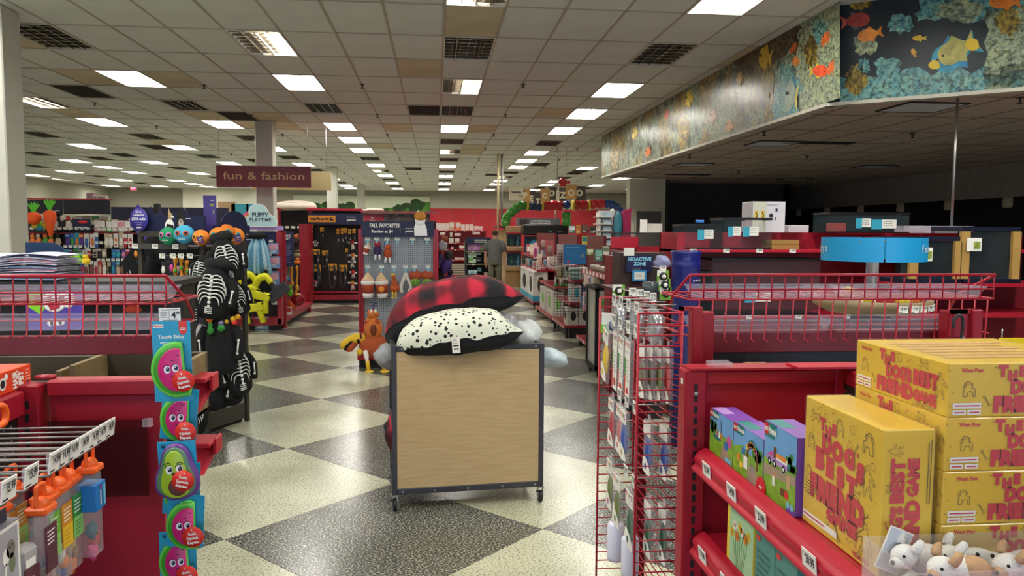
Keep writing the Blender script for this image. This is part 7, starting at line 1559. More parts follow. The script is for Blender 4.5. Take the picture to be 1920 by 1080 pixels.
q = MB(); q.box(x0, x1-.08, 20.42, 20.45, at(897, 457, 20.5).z, at(897, 445, 20.5).z, NAVY); q.T = FRONT((x0+x1)/2, 20.415, at(897, 452, 20.5).z); q.lines(-.15, .25, -.05, .05, 2, 0, CARD, 5, .5); q.T = None; part('header_panel', q, t)
for y in (471, 495, 520): sboard(t, x0, x1, 20.45, .4, at(900, y, 20.5).z, mat('8a8468', .5), 2)
for k, (px, py, w, h, c1, c2) in enumerate([(881, 464, 9, 11, 'b46ab0', 'd8a0d0'), (890, 464, 9, 11, 'c07ac0', 'e0b0d8'), (897, 464, 7, 11, 'a85aa8', 'd08ac8'), (904, 464, 8, 11, '5a9a3a', 'c08a9a'), (912, 464, 7, 11, 'c87a7a', 'd89a9a'), (882, 478, 10, 10, '9ac0a0', 'd8e6d8'), (890, 478, 7, 9, '8ab89a', 'c8dcc8'), (898, 475, 9, 6, 'a8c8c8', '6a9a9a'), (883, 488, 9, 9, 'c8dcc8', '6ab04a'), (889, 489, 7, 8, 'a8cca8', 'd8e6d8'), (898, 486, 9, 9, '4a4a50', '3a3a44'), (911, 487, 7, 12, 'e0a890', 'f0d0c0'), (919, 487, 7, 12, 'e0a890', 'f0d0c0'), (882, 510, 9, 8, '7ab0b8', 'c8e0e4'), (891, 510, 8, 8, '8ac0c4', 'd8e8e8'), (899, 505, 8, 8, '4a8a9a', '6aa0a8'), (911, 515, 7, 10, 'd8b0a8', 'e8d0c8'), (919, 512, 7, 10, 'd0a8a0', 'e8d0c8')]):
    hang(px, py, 20.6, w, h, c1, c2, 'small carton on the black display rack, %s counting row by row' % ORD[k], 'box', 'small_carton', 'pet product', 'cartons on the black display')
# ---- the man
def person(px, Y):
    g = at(px, 500, Y); t = thing('person', 'man in grey t-shirt and olive trousers seen from behind, by the wood tank stand', 'person', (g.x, Y, 0), rad(180-12)); SK = mat('b98a70', .6, var=.05)
    J = {'pelvis': (0, 0, .9, .14), 'waist': (0, .01, 1.03, .135), 'chest': (0, 0, 1.25, .15), 'neckb': (0, .01, 1.42, .07), 'neck': (0, 0, 1.48, .055), 'head': (0, -.02, 1.58, .085), 'crown': (0, 0, 1.66, .06)}
    E_ = [('pelvis', 'waist'), ('waist', 'chest'), ('chest', 'neckb'), ('neckb', 'neck'), ('neck', 'head'), ('head', 'crown')]
    for s, S in ((-1, 'l'), (1, 'r')):
        J.update({S+'sh': (s*.19, 0, 1.37, .062), S+'el': (s*.25, .02, 1.1, .045), S+'wr': (s*.25, -.04, .86, .032), S+'pa': (s*.25, -.06, .79, .034), S+'hip': (s*.09, 0, .86, .095), S+'kn': (s*.1, -.02, .48, .062), S+'an': (s*.105, .02, .09, .042), S+'to': (s*.115, -.12, .04, .04)})
        E_ += [('chest', S+'sh'), (S+'sh', S+'el'), (S+'el', S+'wr'), (S+'wr', S+'pa'), ('pelvis', S+'hip'), (S+'hip', S+'kn'), (S+'kn', S+'an'), (S+'an', S+'to')]
        for f in range(5):
            a = -.03+f*.015; ln = (.05, .08, .088, .082, .065)[f]; y0 = -.06+(a if f else -.03)
            J[S+'f%da' % f] = (s*(.25 if f else .225), y0, .765 if f else .81, .0095); J[S+'f%db' % f] = (s*(.247 if f else .215), y0-.008, (.765 if f else .8)-ln, .008); E_ += [(S+'pa', S+'f%da' % f), (S+'f%da' % f, S+'f%db' % f)]
    keys = list(J); me = bpy.data.meshes.new('body'); me.from_pydata([J[k][:3] for k in keys], [(keys.index(a), keys.index(b)) for a, b in E_], []); o = bpy.data.objects.new('body', me); COL.objects.link(o); o.parent = t; me.materials.append(SK)
    md = o.modifiers.new('skin', 'SKIN'); sk = me.skin_vertices[0].data
    for i, k in enumerate(keys): sk[i].radius = (J[k][3],)*2
    sk[0].use_root = True; o.modifiers.new('sub', 'SUBSURF').levels = 1; o.modifiers['sub'].render_levels = 1
    q = MB(); SH = mat('5f605e', .9, var=.08)
    def loft(sec, m, n=16):
        def fn(u, v):
            z = v*(len(sec)-1); i = min(int(z), len(sec)-2); f = z-i; A, B = sec[i], sec[i+1]; cx, cy, cz, rx, ry = [A[j]+(B[j]-A[j])*f for j in range(5)]; th = 2*math.pi*u; return (cx+rx*math.cos(th), cy+ry*math.sin(th), cz)
        q.grid(fn, n, (len(sec)-1)*3, m)
    loft([(0, 0, .86, .19, .15), (0, 0, 1.0, .185, .145), (0, 0, 1.2, .205, .15), (0, 0, 1.34, .215, .13), (0, .01, 1.42, .15, .1), (0, .01, 1.46, .075, .075)], SH)
    for s in (-1, 1): q.tube([(s*.16, 0, 1.38), (s*.22, .01, 1.28), (s*.245, .015, 1.14)], [.085, .08, .07], SH, 12)
    obj('t_shirt', q, t); q = MB(); TR = mat('5d5a48', .9, var=.08); loft([(0, 0, .78, .185, .145), (0, 0, .9, .18, .14)], TR)
    for s in (-1, 1): q.tube([(s*.09, 0, .86), (s*.1, -.01, .5), (s*.105, .01, .07)], [.105, .08, .065], TR, 12)
    obj('trousers', q, t); q = MB(); q.ell((0, .015, 1.62), (.092, .098, .075), mat('4a3a2c', .9, var=.2, bump=.3, bscale=200), 14, 9); obj('hair', q, t)
    for s in (-1, 1): q = MB(); q.ell((s*.115, -.05, .045), (.05, .13, .045), INK, 12, 8); obj('shoe', q, t)
    q = MB()
    for s in (-1, 1): q.ell((s*.085, 0, 1.58), (.014, .025, .032), SK, 8, 6); q.ell((s*.03, -.098, 1.6), .011, EYE, 8, 6); q.ell((s*.03, -.107, 1.6), .006, INK, 6, 5)
    q.ell((0, -.11, 1.575), (.014, .02, .02), SK, 8, 6); q.ell((0, -.1, 1.535), (.025, .008, .006), mat('9a5a50', .6), 8, 5); obj('face', q, t)
    return t
person(928, 20.0)
# ---- wood fish tank stands
PINE = mat('d3b184', .55, var=.15, scale=5); TANW = mat('b08a5c', .55, var=.1, scale=6); GLS = mat('8fa6ae', .05, alpha=.03, var=.02); GLS.node_tree.nodes['Principled BSDF'].inputs['Specular IOR Level'].default_value = .12
for m_ in (TRAY, TRAYB): m_.node_tree.nodes['Principled BSDF'].inputs['Specular IOR Level'].default_value = .3; WATER = mat('2f5f78', .15, var=.45, scale=10, alpha=.9); HOOD = mat('101012', .35, var=.05)
def pbox(q, px0, px1, py0, py1, Y, d, m, bev=0):
    a, c = at(px0, py0, Y), at(px1, py1, Y); q.box(a.x, c.x, Y, Y+d, c.z, a.z, m, bev); return q
Y = 22.5; t = thing('tank_stand', 'pale wood stand with two stacked fish tanks at the far centre', 'stand', at(955, 530, Y)); t.location.z = 0
q = MB(); a = at(930, 430, Y+.8); c = at(951, 430, Y); q.box(a.x, c.x, Y+.1, Y+.85, .0, at(940, 431, Y).z, PINE); part('side_panel', q, t)
for py0, py1 in ((424, 436), (463, 470), (500, 508)): q = MB(); pbox(q, 948, 981, py0, py1, Y-.1, .7, TANW, .01); part('wood_trim', q, t)
q = MB(); a, c = at(949, 508, Y), at(980, 535, Y); q.box(a.x, c.x, Y, Y+.6, 0, a.z, mat('ae8657', .55, var=.06)); part('cabinet', q, t)
q = MB(); pbox(q, 930, 1066, 424, 428, Y-.02, .9, HOOD); part('top_board', q, t)
def tank(px0, px1, py0, py1, Y, label, d=.5, water=WATER, plants=True):
    a, c = at(px0, py0, Y), at(px1, py1, Y); v = thing('fish_tank', label, 'fish tank', ((a.x+c.x)/2, Y, c.z), 0, 'fish tanks'); q = MB(); w = (c.x-a.x)/2; h = a.z-c.z; e = .008
    q.box(-w, w, 0, e, 0, h, GLS); q.box(-w, w, d-e, d, 0, h, GLS); q.box(-w, -w+e, e, d-e, 0, h, GLS); q.box(w-e, w, e, d-e, 0, h, GLS); obj('glass', q, v); q = MB(); q.box(-w, w, -.004, d, -.012, 0, HOOD)
    q.box(-w-.004, w+.004, -.006, .01, h-.02, h, HOOD); q.box(-w-.004, w+.004, d-.01, d+.004, h-.02, h, HOOD); q.box(-w-.004, -w+.01, 0, d, h-.02, h, HOOD); q.box(w-.01, w+.004, 0, d, h-.02, h, HOOD); obj('rim', q, v)
    if water: q = MB(); q.box(-w+e*2, w-e*2, d*.55, d*.6, .02, h*.92, water); obj('backdrop', q, v)
    if plants:
        rr = random.Random(int(px0))
        for k in range(4): q = MB(); x = rr.uniform(-w*.7, w*.7); hh = h*rr.uniform(.4, .8); q.ell((x, d*.3, hh*.5), (w*.16, .05, hh*.5), mat(('3f7f5a', '6aa0c0', '2f5f4a', '4f90b0')[k], .7, var=.3, scale=30), 9, 7, lambda p: 1+.2*math.sin(p.z*7+k)); obj('plant', q, v)
    return v
tank(949, 980, 437, 463, Y, 'upper fish tank with blue plants on the pale wood stand'); tank(949, 980, 471, 500, Y, 'lower fish tank with green plants on the pale wood stand')
v = tank(985, 1062, 440, 478, 21.5, 'wide black-hooded fish tank right of the wood stand', .6)
a, c = at(981, 421, 21.4), at(1064, 441, 21.4); q = MB(); q.box(-(c.x-a.x)/2, (c.x-a.x)/2, -.1, .6, 0, a.z-c.z, HOOD, .02); q.T = FRONT(.08, -.1005, .1); q.rect(0, 0, .1, .015, 0, mat('5fd06a', .5)); q.rect(.25, .0, .4, .012, 0, GREYP); q.T = None; single('tank_hood', q, 'large black light hood on the wide fish tank', 'hood', ((a.x+c.x)/2, 21.4, c.z))
q = MB(); a, c = at(983, 478, 21.5), at(1062, 545, 21.5); q.box(a.x, c.x, 21.5, 22.1, 0, a.z-.012, mat('3a3430', .6, var=.1)); q.box(a.x+.3, a.x+.6, 21.48, 21.5, .5, 1.0, HOOD); single('tank_cabinet', q, 'dark cabinet under the wide fish tank', 'cabinet')
for k, (px, py, w, h, c, n_) in enumerate([(1001, 455, 9, 9, '1f9ac0', 'teal round'), (1015, 455, 22, 10, 'c8ccc4', 'pale wide')]): single('info_card', MB().box(-w*.0075, w*.0075, 0, .01, -h*.0075, h*.0075, mat(c, .5, var=.05)), '%s card on the front of the wide fish tank' % n_, 'card', at(px, py, 21.47))
a, c = at(968, 409, 23.3), at(1050, 424, 23.3); v = thing('filter_banner', 'grey banner sign above the wide fish tank', 'sign', ((a.x+c.x)/2, 23.3, c.z)); q = MB(); w = (c.x-a.x)/2; h = a.z-c.z; q.box(-w, w, 0, .03, 0, h, mat('5f6068', .5, var=.3, scale=4)); obj('board', q, v); q = MB(); q.T = FRONT(0, -.001, 0); q.text('ALWAYS INNOVATING.', w*.1, h*.55, h*.2, 0, CARD, .02, w=w*.9); q.text('NEVER COMPROMISING.', w*.1, h*.25, h*.2, 0, CARD, .02, w=w*.95); q.rect(-w*.85, h*.15, -w*.5, h*.85, 0, mat('3a2f28', .5)); q.T = None; obj('lettering', q, v)
t = thing('yellow_shelf', 'black shelf unit with yellow edges beside the man', 'shelf', at(940, 525, 23.6)); t.location.z = 0
q = MB(); a, c = at(929, 466, 23.6), at(950, 525, 23.6); q.box(a.x, c.x, 23.9, 23.95, .1, a.z, BLACK); part('back_panel', q, t)
for y in (469, 486, 503, 521): q = MB(); z = at(940, y, 23.6).z; q.box(a.x, c.x, 23.55, 23.95, z-.05, z, mat('d3c91f', .5, var=.05)); part('shelf_board', q, t)
for k in range(3): hang(938, 479+17*k, 23.7, 9, 9, '7a3a34', 'd8d0c8', 'dark red and white packs on the yellow-edged shelf, %s shelf' % ORD[k], 'box', 'small_carton', 'pet product', 'packs on the yellow shelf')
# ---- zoo sign and giant tubes
Y = 20.0; t = thing('zoo_sign', 'row of hanging letter blocks spelling the store zoo name', 'sign', at(1040, 378, Y)); OAK = mat('c08f4a', .55, var=.12, scale=4); CHS = mat('4a4238', .6, var=.1)
for s, px0, px1, py0, py1, m_, lx, ly, lh in [('', 955, 984, 351, 377, mat('cfc4a4', .6, var=.05), 0, 0, 0), ('P', 981, 994, 354, 379, OAK, 985, 372, 11), ('E', 992, 1004, 357, 380, CHS, 997, 377, 10), ('T', 1003, 1014, 362, 384, CHS, 1009, 381, 9), ('C', 1014, 1031, 353, 378, OAK, 1021, 371, 9), ('O', 1029, 1044, 350, 374, CHS, 1035, 367, 10), ('Z', 1049, 1062, 352, 377, CHS, 1056, 371, 11), ('O', 1061, 1081, 346, 373, OAK, 1071, 367, 11), ('O', 1080, 1098, 349, 376, CHS, 1087, 367, 11)]:
    q = MB(); pbox(q, px0, px1, py0, py1, Y+(.05 if m_ is CHS else 0), .08, m_, .01); o = part('letter_block' if s else 'welcome_board', q, t)
    q = MB(); yy = Y-.012; kk = Y/1426
    if s: p = at(lx, ly, yy); q.T = FRONT(p.x, p.y+(.05 if m_ is CHS else 0), p.z); q.text(s, 0, 0, lh*kk, 0, mat('e9e0b8', .5, var=.02), .05); q.T = None; part('letter', q, o)
    else: p = at(968, 362, yy); q.T = FRONT(p.x, p.y, p.z); q.text('welcome', 0, 0, 4.5*kk, 0, CHS, .03, w=18*kk); q.text('to the', .12, -.09, 2.6*kk, 0, CHS, .02); q.T = None; part('letter', q, o)
q = MB(); pbox(q, 1043, 1049, 358, 377, Y+.02, .04, mat('e0d6b0', .5)); part('white_bar', q, t)
q = MB()
for px in (1018, 1045, 1062): p = at(px, 352, Y); q.tube([(p.x, Y+.05, p.z), (p.x, Y+.05, CH)], .012 if px == 1045 else .005, STEEL, 6)
part('hanging_rod', q, t)
p = at(1055, 341, Y+.1); q = MB(); q.ell((0, 0, 0), (.09, .09, .11), mat('c0202a', .3, coat=.4), 12, 9); q.ell((-.08, -.04, .0), .05, mat('c0202a', .3, coat=.4), 10, 7); q.lathe([(.1, -.12), (.1, -.08), (.06, -.06)], mat('c0202a', .3, coat=.4), 12); q.box(-.03, .2, -.02, .02, -.04, .03, mat('c0202a', .3, coat=.4)); single('red_figure', q, 'shiny red rounded figure on top of the zoo letters', 'ornament', p)
TG = mat('3f8f2a', .2, var=.06, coat=.5); TR_ = mat('c9202a', .2, var=.05, coat=.5); TB = mat('1a3f8f', .2, var=.06, coat=.5); TY_ = mat('e2bf2f', .3, var=.04)
Y = 21.0; t = thing('tube_tunnel', 'giant shiny hamster tube arching over the fish tanks in green, red and blue', 'ornament', at(1050, 420, Y))
def tube_run(pts, m_, r, seg, nm):
    P = smooth([tuple(at(px, py, Y)) for px, py in pts], 6); n = len(P); L = [0]
    for a, b in zip(P, P[1:]): L.append(L[-1]+(Vector(b)-Vector(a)).length)
    rs = [r*(.86+.14*abs(math.sin(l/seg*math.pi))) for l in L]; F = []; R2 = []
    for i in range(n-1):
        for k in range(3): f = k/3; F.append(tuple(Vector(P[i]).lerp(Vector(P[i+1]), f))); l = L[i]+(L[i+1]-L[i])*f; R2.append(r*(.78+.22*abs(math.sin(l/seg*math.pi))**.7))
    q = MB(); q.tube(F, R2, m_, 14); part(nm, q, t)
tube_run([(949, 424), (948, 413), (955, 402), (966, 392), (977, 386), (990, 385)], TG, .135, .17, 'green_tube'); tube_run([(990, 386), (1003, 387), (1018, 388)], mat('173a66', .25, var=.06, coat=.4), .12, .2, 'navy_tube')
tube_run([(1018, 385), (1036, 385), (1055, 385)], TR_, .14, .2, 'red_tube'); tube_run([(1075, 385), (1090, 385), (1102, 385)], TR_, .14, .19, 'red_tube'); tube_run([(1107, 384), (1120, 383), (1134, 382)], TR_, .14, .19, 'red_tube'); tube_run([(1134, 382), (1147, 384), (1158, 391), (1166, 402)], TB, .13, .14, 'blue_tube'); tube_run([(1062, 397), (1062, 410), (1062, 424)], TG, .13, .2, 'green_tube')
p = at(1063, 384, Y-.05); q = MB(); q.ell(p, (.12, .14, .12), TB, 16, 11); part('blue_ball', q, t)
for px in (989, 1017, 1075, 1104):
    p = at(px, 385, Y); q = MB(); q.T = Matrix.Translation(p) @ Matrix.Rotation(rad(90), 4, 'Y'); q.lathe([(.12, -.03), (.15, -.03), (.15, .03), (.12, .03)], TY_, 18); q.T = None; part('yellow_ring', q, t)
for k, (px, py0, py1, m_) in enumerate([(934, 350, 428, mat('e8d6a8', .5, var=.03)), (1042, 376, 424, mat('cfc6b0', .5, var=.03)), (941, 354, 420, mat('8f8a86', .5))]): yy = 22.2 if k != 1 else 21.6; a, c = at(px, py0, yy), at(px, py1-(3 if k == 1 else 0), yy); q = MB(); q.tube([(a.x, yy, c.z), (a.x, yy, CH if k != 1 else a.z)], .035 if k != 1 else .025, m_, 10); single('support_pole', q, '%s vertical pole by the zoo sign' % ['cream', 'thin white', 'grey'][k], 'pole')
# ================================================================== RED WIRE WING WITH HANGING PACKS
wx0, wx1, wy0, wy1, wzt, wzb = .478, .585, 1.76, 2.19, 1.467, .62
t = thing('wire_wing', 'red wire side wing rack beside the right end frame, full of hanging packs', 'rack', ((wx0+wx1)/2, (wy0+wy1)/2, wzb))
for y in (wy0, wy1):
    for x in (wx0, wx1): q = MB(); q.tube([(x, y, wzb), (x, y, wzt)], .0032, RED_W, 6); part('frame_wire', q, t)
n = 0; z = wzt
while z > wzb:
    for y in (wy0, wy1): q = MB(); q.tube([(wx0, y, z), (wx1, y, z)], .0026 if z > wzt-.001 else .0019, RED_W, 5); part('cross_wire', q, t)
    q = MB(); q.tube([(wx1, wy0, z), (wx1+.012, wy0+.03, z), (wx1, wy0+.06, z), (wx1, wy1, z)], .0018, RED_W, 5); part('back_wire', q, t); z -= .0265
q = MB(); q.box(wx1+.005, wx1+.03, wy1-.04, wy1, .0, wzt, RED_D); q.box(wx0+.02, wx1+.02, wy0+.05, wy1, 0, .08, BLACK); part('side_panel', q, t)
def wpack(y, z, w, h, label, body, c2, foot=None, x=.515, rx=0, full=False, logo=True, z_=None):
    v = thing('boot_pack', label, 'pet product', (x, y, z), rot=(0, rx, rad(-90)), group='clear packs on the red wire wing')
    q = MB(); q.box(-w/2, w/2, -.005, .005, -h, -.012, BAG, .003); q.box(-w*.12, w*.12, -.001, .001, -.012, .004, BAG2); obj('clear_pouch', q, v)
    q = MB(); q.box(-w*.45, w*.45, -.0062, -.0052, -h*.32 if not full else -h*.96, -.016, CARD); q.T = FRONT(0, -.0064, 0)
    if logo:
        for i, (ch, m_) in enumerate((('P', BR), ('A', ORG), ('W', GREENP), ('Z', MAG))): q.text(ch, w*(-.3+.2*i), -.034, .013, .0, m_, .04, wmax=w*.2)
    q.lines(-w*.4, w*.4, -h*.29, -.042, 3, 0, GREYP, 3, .3)
    if full: q.rect(-w*.42, -h*.62, -w*.2, -h*.36, 0, GREENP); q.rect(-w*.42, -h*.95, -w*.2, -h*.62, 0, body); q.disc(w*.1, -h*.84, w*.2, 0, body, 12); q.lines(-w*.05, w*.4, -h*.7, -h*.36, 7, 0, GREYP, 5, .3)
    q.T = None; obj('header_card', q, v)
    q = MB()
    if not full: q.ell((0, -.001, -h*.63), (w*.42, .005, h*.27), body, 14, 10, lambda p: 1+.07*math.sin(p.x*6+p.z*4)); obj('rubber_boot', q, v); q = MB(); q.T = FRONT(0, -.0066, 0); q.flat(smooth([(-w*.44, -h*.97), (w*.44, -h*.97), (w*.44, -h*.86), (w*.1, -h*.74), (-w*.3, -h*.7), (-w*.44, -h*.76)], 2, True), 0, CARD); q.ell((-w*.1, -h*.86, 0), (w*.12, h*.06, .001), c2, 8, 6); q.T = None; obj('foot_card', q, v)
    return v
def wtag(y, z, k, row_): v = thing('hook_tag', 'white price tag hook, %s from the far end of the %s wing row' % (ORD[k], row_), 'hook', (wx1, y, z), rad(-90), 'hooks on the wire wing'); q = MB(); q.tube([(0, 0, 0), (0, -.09, 0), (0, -.095, .008)], .0018, STEEL, 5); q.tube([(0, 0, .02), (0, -.095, .02)], .0014, STEEL, 5); obj('peg', q, v); q = MB(); tagmb(q, FRONT(0, -.098, .012), '12.99', .036, .032); obj('price_tag', q, v)
WY = [2.13, 2.05, 1.97, 1.89, 1.81]; YB = mat('e8c51f', .5, var=.1); RB = mat('b8283a', .5, var=.1); BB = mat('2450a8', .5, var=.1); OB2 = mat('6f7a35', .5, var=.15); GB = mat('22583c', .5, var=.1); PKB = mat('c8707a', .5, var=.15); GYB = mat('6a6a52', .5, var=.2); CLB = mat('c9372c', .5, var=.1)
for r_, (z, nm) in enumerate(((1.462, 'top'), (1.405, 'second'), (1.215, 'third'), (1.03, 'fourth'))):
    for k, y in enumerate(WY):
        if k >= (1, 1, 2, 3)[r_]: wtag(y, z, k, nm)
SILV = mat('c9cbd0', .15, .8, var=.1)
for k, (y, x) in enumerate([(2.05, .50), (1.97, .53), (1.85, .545)]):
    v = thing('round_pack', 'silver round pack on the wire wing, %s from the far end' % ORD[k], 'pet product', (x, y, 1.422), rot=(0, .25, rad(-90)), group='silver round packs'); q = MB(); q.T = FRONT(0, 0, 0); q.lathe([(.034, -.012), (.038, -.006), (.038, .006), (.032, .01), (.03, .008), (.015, .01), (0, .01)], SILV, 22); q.T = None; obj('tin', q, v); q = MB(); q.box(-.042, .042, -.014, .014, -.045, .045, BAG, .01); obj('clear_pouch', q, v)
v = thing('lime_pack', 'small white and lime card pack at the far side of the wire wing', 'pet product', (.50, 2.16, 1.40), rad(-40)); q = MB(); q.box(-.025, .025, 0, .002, -.035, .025, CARD); q.box(-.026, .0, -.003, 0, -.035, -.01, mat('6fbf2a', .5)); q.ell((.008, -.004, -.012), (.014, .005, .014), mat('3a4a70', .5), 10, 7); obj('card', q, v)
wpack(2.13, 1.395, .075, .17, 'clear pack of yellow rubber boots, upper row far end', YB, YB, x=.49, rx=.2)
for k, y in enumerate((2.06, 1.99, 1.92)): wpack(y, 1.395, .06, .18, 'white paw print card pack with red and green strips, %s in the upper row' % ORD[k], CLB, CLB, x=.50, full=True, rx=.05)
for k, (y, x, b) in enumerate([(1.86, .52, GYB), (1.84, .535, GYB), (1.82, .55, OB2), (1.8, .565, CLB)]): wpack(y, 1.39, .06, .15, 'upper row pack seen through the wires, %s from the left' % ORD[k], b, b, x=x, logo=False)
wpack(2.1, 1.20, .07, .15, 'red rubber boot pack in the third wing row', RB, CLB, x=.50); wpack(2.03, 1.20, .06, .15, 'pinkish boot pack beside the red one on the wing', PKB, PKB, x=.505); wpack(1.96, 1.2, .075, .15, 'bright blue boot pack on the wing', BB, TAN, x=.50)
wpack(1.85, 1.195, .07, .15, 'blue boot pack seen through the wires, left one', BB, BB, x=.535, logo=False); wpack(1.81, 1.195, .07, .15, 'blue boot pack seen through the wires, right one', BB, BB, x=.565, logo=False)
wpack(2.11, 1.02, .07, .16, 'multicoloured boot pack in the lowest wing row', OB2, MAG, x=.50); wpack(2.0, 1.01, .08, .16, 'olive green boot pack in the lowest wing row', OB2, OB2, x=.495); wpack(1.9, 1.0, .08, .17, 'dark green boot pack in the lowest wing row', GB, GB, x=.505)
wpack(1.85, .99, .07, .16, 'dark green pack seen through the wires, left one', GB, GB, x=.54, logo=False); wpack(1.81, .99, .07, .16, 'dark green pack seen through the wires, right one', GB, GB, x=.566, logo=False)
for k, (x, y) in enumerate([(.50, 2.04), (.515, 1.94)]): v = thing('squirt_bottle', 'white squeeze bottle at the bottom of the wire wing, %s' % ('farther' if k == 0 else 'nearer'), 'bottle', (x, y, .74), 0, 'white squeeze bottles'); q = MB(); q.lathe([(.0, 0), (.022, 0), (.024, .01), (.024, .1), (.016, .112)], mat('dfe0ee', .35, var=.03), 16); obj('bottle_body', q, v); q = MB(); q.lathe([(.016, .112), (.011, .125), (.008, .165), (.0, .168)], CARD, 12); obj('nozzle', q, v)
# ================================================================== RIGHT RUN OF AQUATIC GOODS
PALE = mat('d8d6cc', .5, var=.05); TEALC = mat('3aa8c4', .45, var=.05)
def unit(name, label, X0, X1, Y0, Y1, zs, zt, tags=5):
    t = thing(name, label, 'shelf', ((X0+X1)/2, (Y0+Y1)/2, 0), 0, 'red shelf units of aquatic goods'); q = MB(); q.box(X1-.04, X1, Y0, Y1, .1, zt, RED_D); part('back_panel', q, t)
    for i, z in enumerate(zs):
        d = 0 if i == 0 else .06+.03*i; q = MB(); q.box(X0+d, X1-.04, Y0, Y1, z-.03, z, RED, .003); s = part('shelf_board', q, t); q = MB(); q.box(X0+d-.012, X0+d, Y0, Y1, z-.045, z+.004, RED_W); part('price_rail', q, s)
        for k in range(tags): q = MB(); tagmb(q, frame((X0+d-.013, Y0+(Y1-Y0)*(k+.3)/tags, z-.02), (0, -1, 0), (0, 0, 1)), '4.99', .06, .036); part('price_tag', q, s)
    q = MB(); q.box(X0+.08, X1, Y0+.04, Y1, 0, zs[0]-.03, BLACK)
    for y in (Y0+.03, Y1-.1): q.box(X0+.02, X0+.06, y, y+.05, 0, zs[0]-.03, BLACK)
    part('plinth', q, t); return t
def cart_(X, Y0, Y1, z, w, h, label, c, art, band=None):
    t = thing('carton', label, 'boxed product', (X+w/2, Y0, z), 0, 'cartons on the aquatic shelves'); q = MB(); q.box(-w/2, w/2, 0, Y1-Y0, 0, h, c, .004); obj('box_body', q, t); q = MB()
    for T_, ww in ((FRONT(0, -.001, 0), w), (frame((-w/2-.001, (Y1-Y0)/2, 0), (0, -1, 0), (0, 0, 1)), Y1-Y0)):
        q.T = T_
        if band: q.rect(-ww/2, 0, ww/2, h*.18, 0, band)
        if art: q.disc(ww*.05, h*.55, ww*.25, 0, art, 12, h*.28)
        q.lines(-ww*.4, ww*.3, h*.86, h*.95, 2, .0004, GREYP, 3, .4)
    q.T = None; obj('print', q, t)
unit('aquatic_shelf', 'farthest red shelf unit on the right aisle side, with white filter cartons', 2.1, 2.6, 16.4, 19.4, (.13, .82, 1.1), 1.62)
cart_(2.1, 16.45, 17.4, .13, .32, .66, 'white filter carton with teal foot band, nearest on the farthest unit', PALE, CHAR, TEALC); cart_(2.1, 17.45, 18.9, .13, .32, .66, 'white filter carton behind the nearest one', PALE, CHAR, TEALC)
unit('aquatic_shelf', 'second red shelf unit on the right aisle side, with bottles and white cartons', 2.05, 2.55, 13.5, 15.6, (.13, .66, .98), 1.6)
cart_(2.08, 13.55, 14.3, .13, .2, .44, 'slim white carton on the second aquatic unit base', PALE, GREENL); cart_(2.08, 14.4, 15.2, .13, .2, .44, 'slim white carton deeper on the second aquatic unit', PALE, GREENL)
for k in range(5): v = thing('bottle', 'dark and green labelled bottle on the second aquatic unit, %s' % ORD[k], 'bottle', (2.14+.05*k, 13.6+.12*(k % 2), .66), 0, 'treatment bottles'); q = MB(); q.lathe([(0, 0), (.022, 0), (.022, .14), (.01, .16), (.01, .19), (0, .19)], [PALE, INK, PALE][k % 3], 10); obj('bottle_body', q, v); q = MB(); q.lathe([(.023, .0), (.023, .05)], mat('3fae3a', .5), 10); obj('label_band', q, v)
for k in range(4): v = thing('bottle', 'white capped bottle on the upper shelf of the second aquatic unit, %s' % ORD[k], 'bottle', (2.18+.06*k, 13.62, .98), 0, 'treatment bottles'); q = MB(); q.lathe([(0, 0), (.024, 0), (.024, .1), (.012, .12), (.012, .15), (0, .15)], PALE, 10); obj('bottle_body', q, v)
t3 = unit('aquatic_shelf', 'third red shelf unit on the right aisle side, with a wire end and blue sign', 1.98, 2.62, 11.6, 12.9, (.2, .56, .92), 1.6)
for k in range(3): cart_(2.02+.19*k, 11.63, 11.95, .2, .18, .27, 'white pump carton on the third unit base, %s from the aisle' % ORD[k], PALE, INK); cart_(2.08+.17*k, 11.63, 11.95, .56, .16, .27, 'blue grey carton on the third unit middle shelf, %s from the aisle' % ORD[k], [PALE, mat('31506a', .5, var=.1), mat('3f6f94', .5, var=.1)][k], TEALC)
for k in range(3): v = thing('tub', 'pale and teal tub pack stacked on the third unit, %s' % ['bottom', 'middle', 'top'][k], 'tub', (2.22, 11.75, .92+.062*k), 0, 'stacked teal tubs'); q = MB(); q.box(-.13, .13, -.1, .1, 0, .06, mat('cfdcd0', .5, var=.08), .015); obj('tub_body', q, v); q = MB(); q.box(-.132, -.02, -.102, .102, .006, .03, mat('2f9a80', .5)); obj('teal_label', q, v)
q = MB(); a, c = at(1040, 470, 11.5), at(1140, 600, 11.5)
for i in range(17): x = a.x+(c.x-a.x)*i/16; q.tube([(x, 11.5, .35), (x, 11.5, a.z)], .003, CHAR, 4)
for j in range(24): z = .35+(a.z-.35)*j/23; q.tube([(a.x, 11.497, z), (c.x, 11.497, z)], .003, CHAR, 4)
o = part('wire_end', q, t3); o['kind'] = 'stuff'
v = thing('blue_sign', 'bright blue square sign hung on the wire end of the third unit', 'sign', at(1078, 477, 11.47)); q = MB(); q.box(-.175, .175, 0, .02, -.15, .15, mat('1f78b8', .5, var=.06)); obj('sign_board', q, v); q = MB(); q.T = FRONT(0, -.001, 0); q.rect(-.14, .105, .06, .112, 0, LBL); q.disc(-.1, -.11, .022, 0, mat('d83a5a', .5), 12); stroke(q, [(.12+.02*math.cos(a), -.02+.02*math.sin(a)) for a in [k*.63 for k in range(10)]], .006, 0, YEL2, True); q.lines(-.14, .08, -.02, .07, 3, 0, mat('4a9fd0', .5), 2, .2); q.T = None; obj('print', q, v)
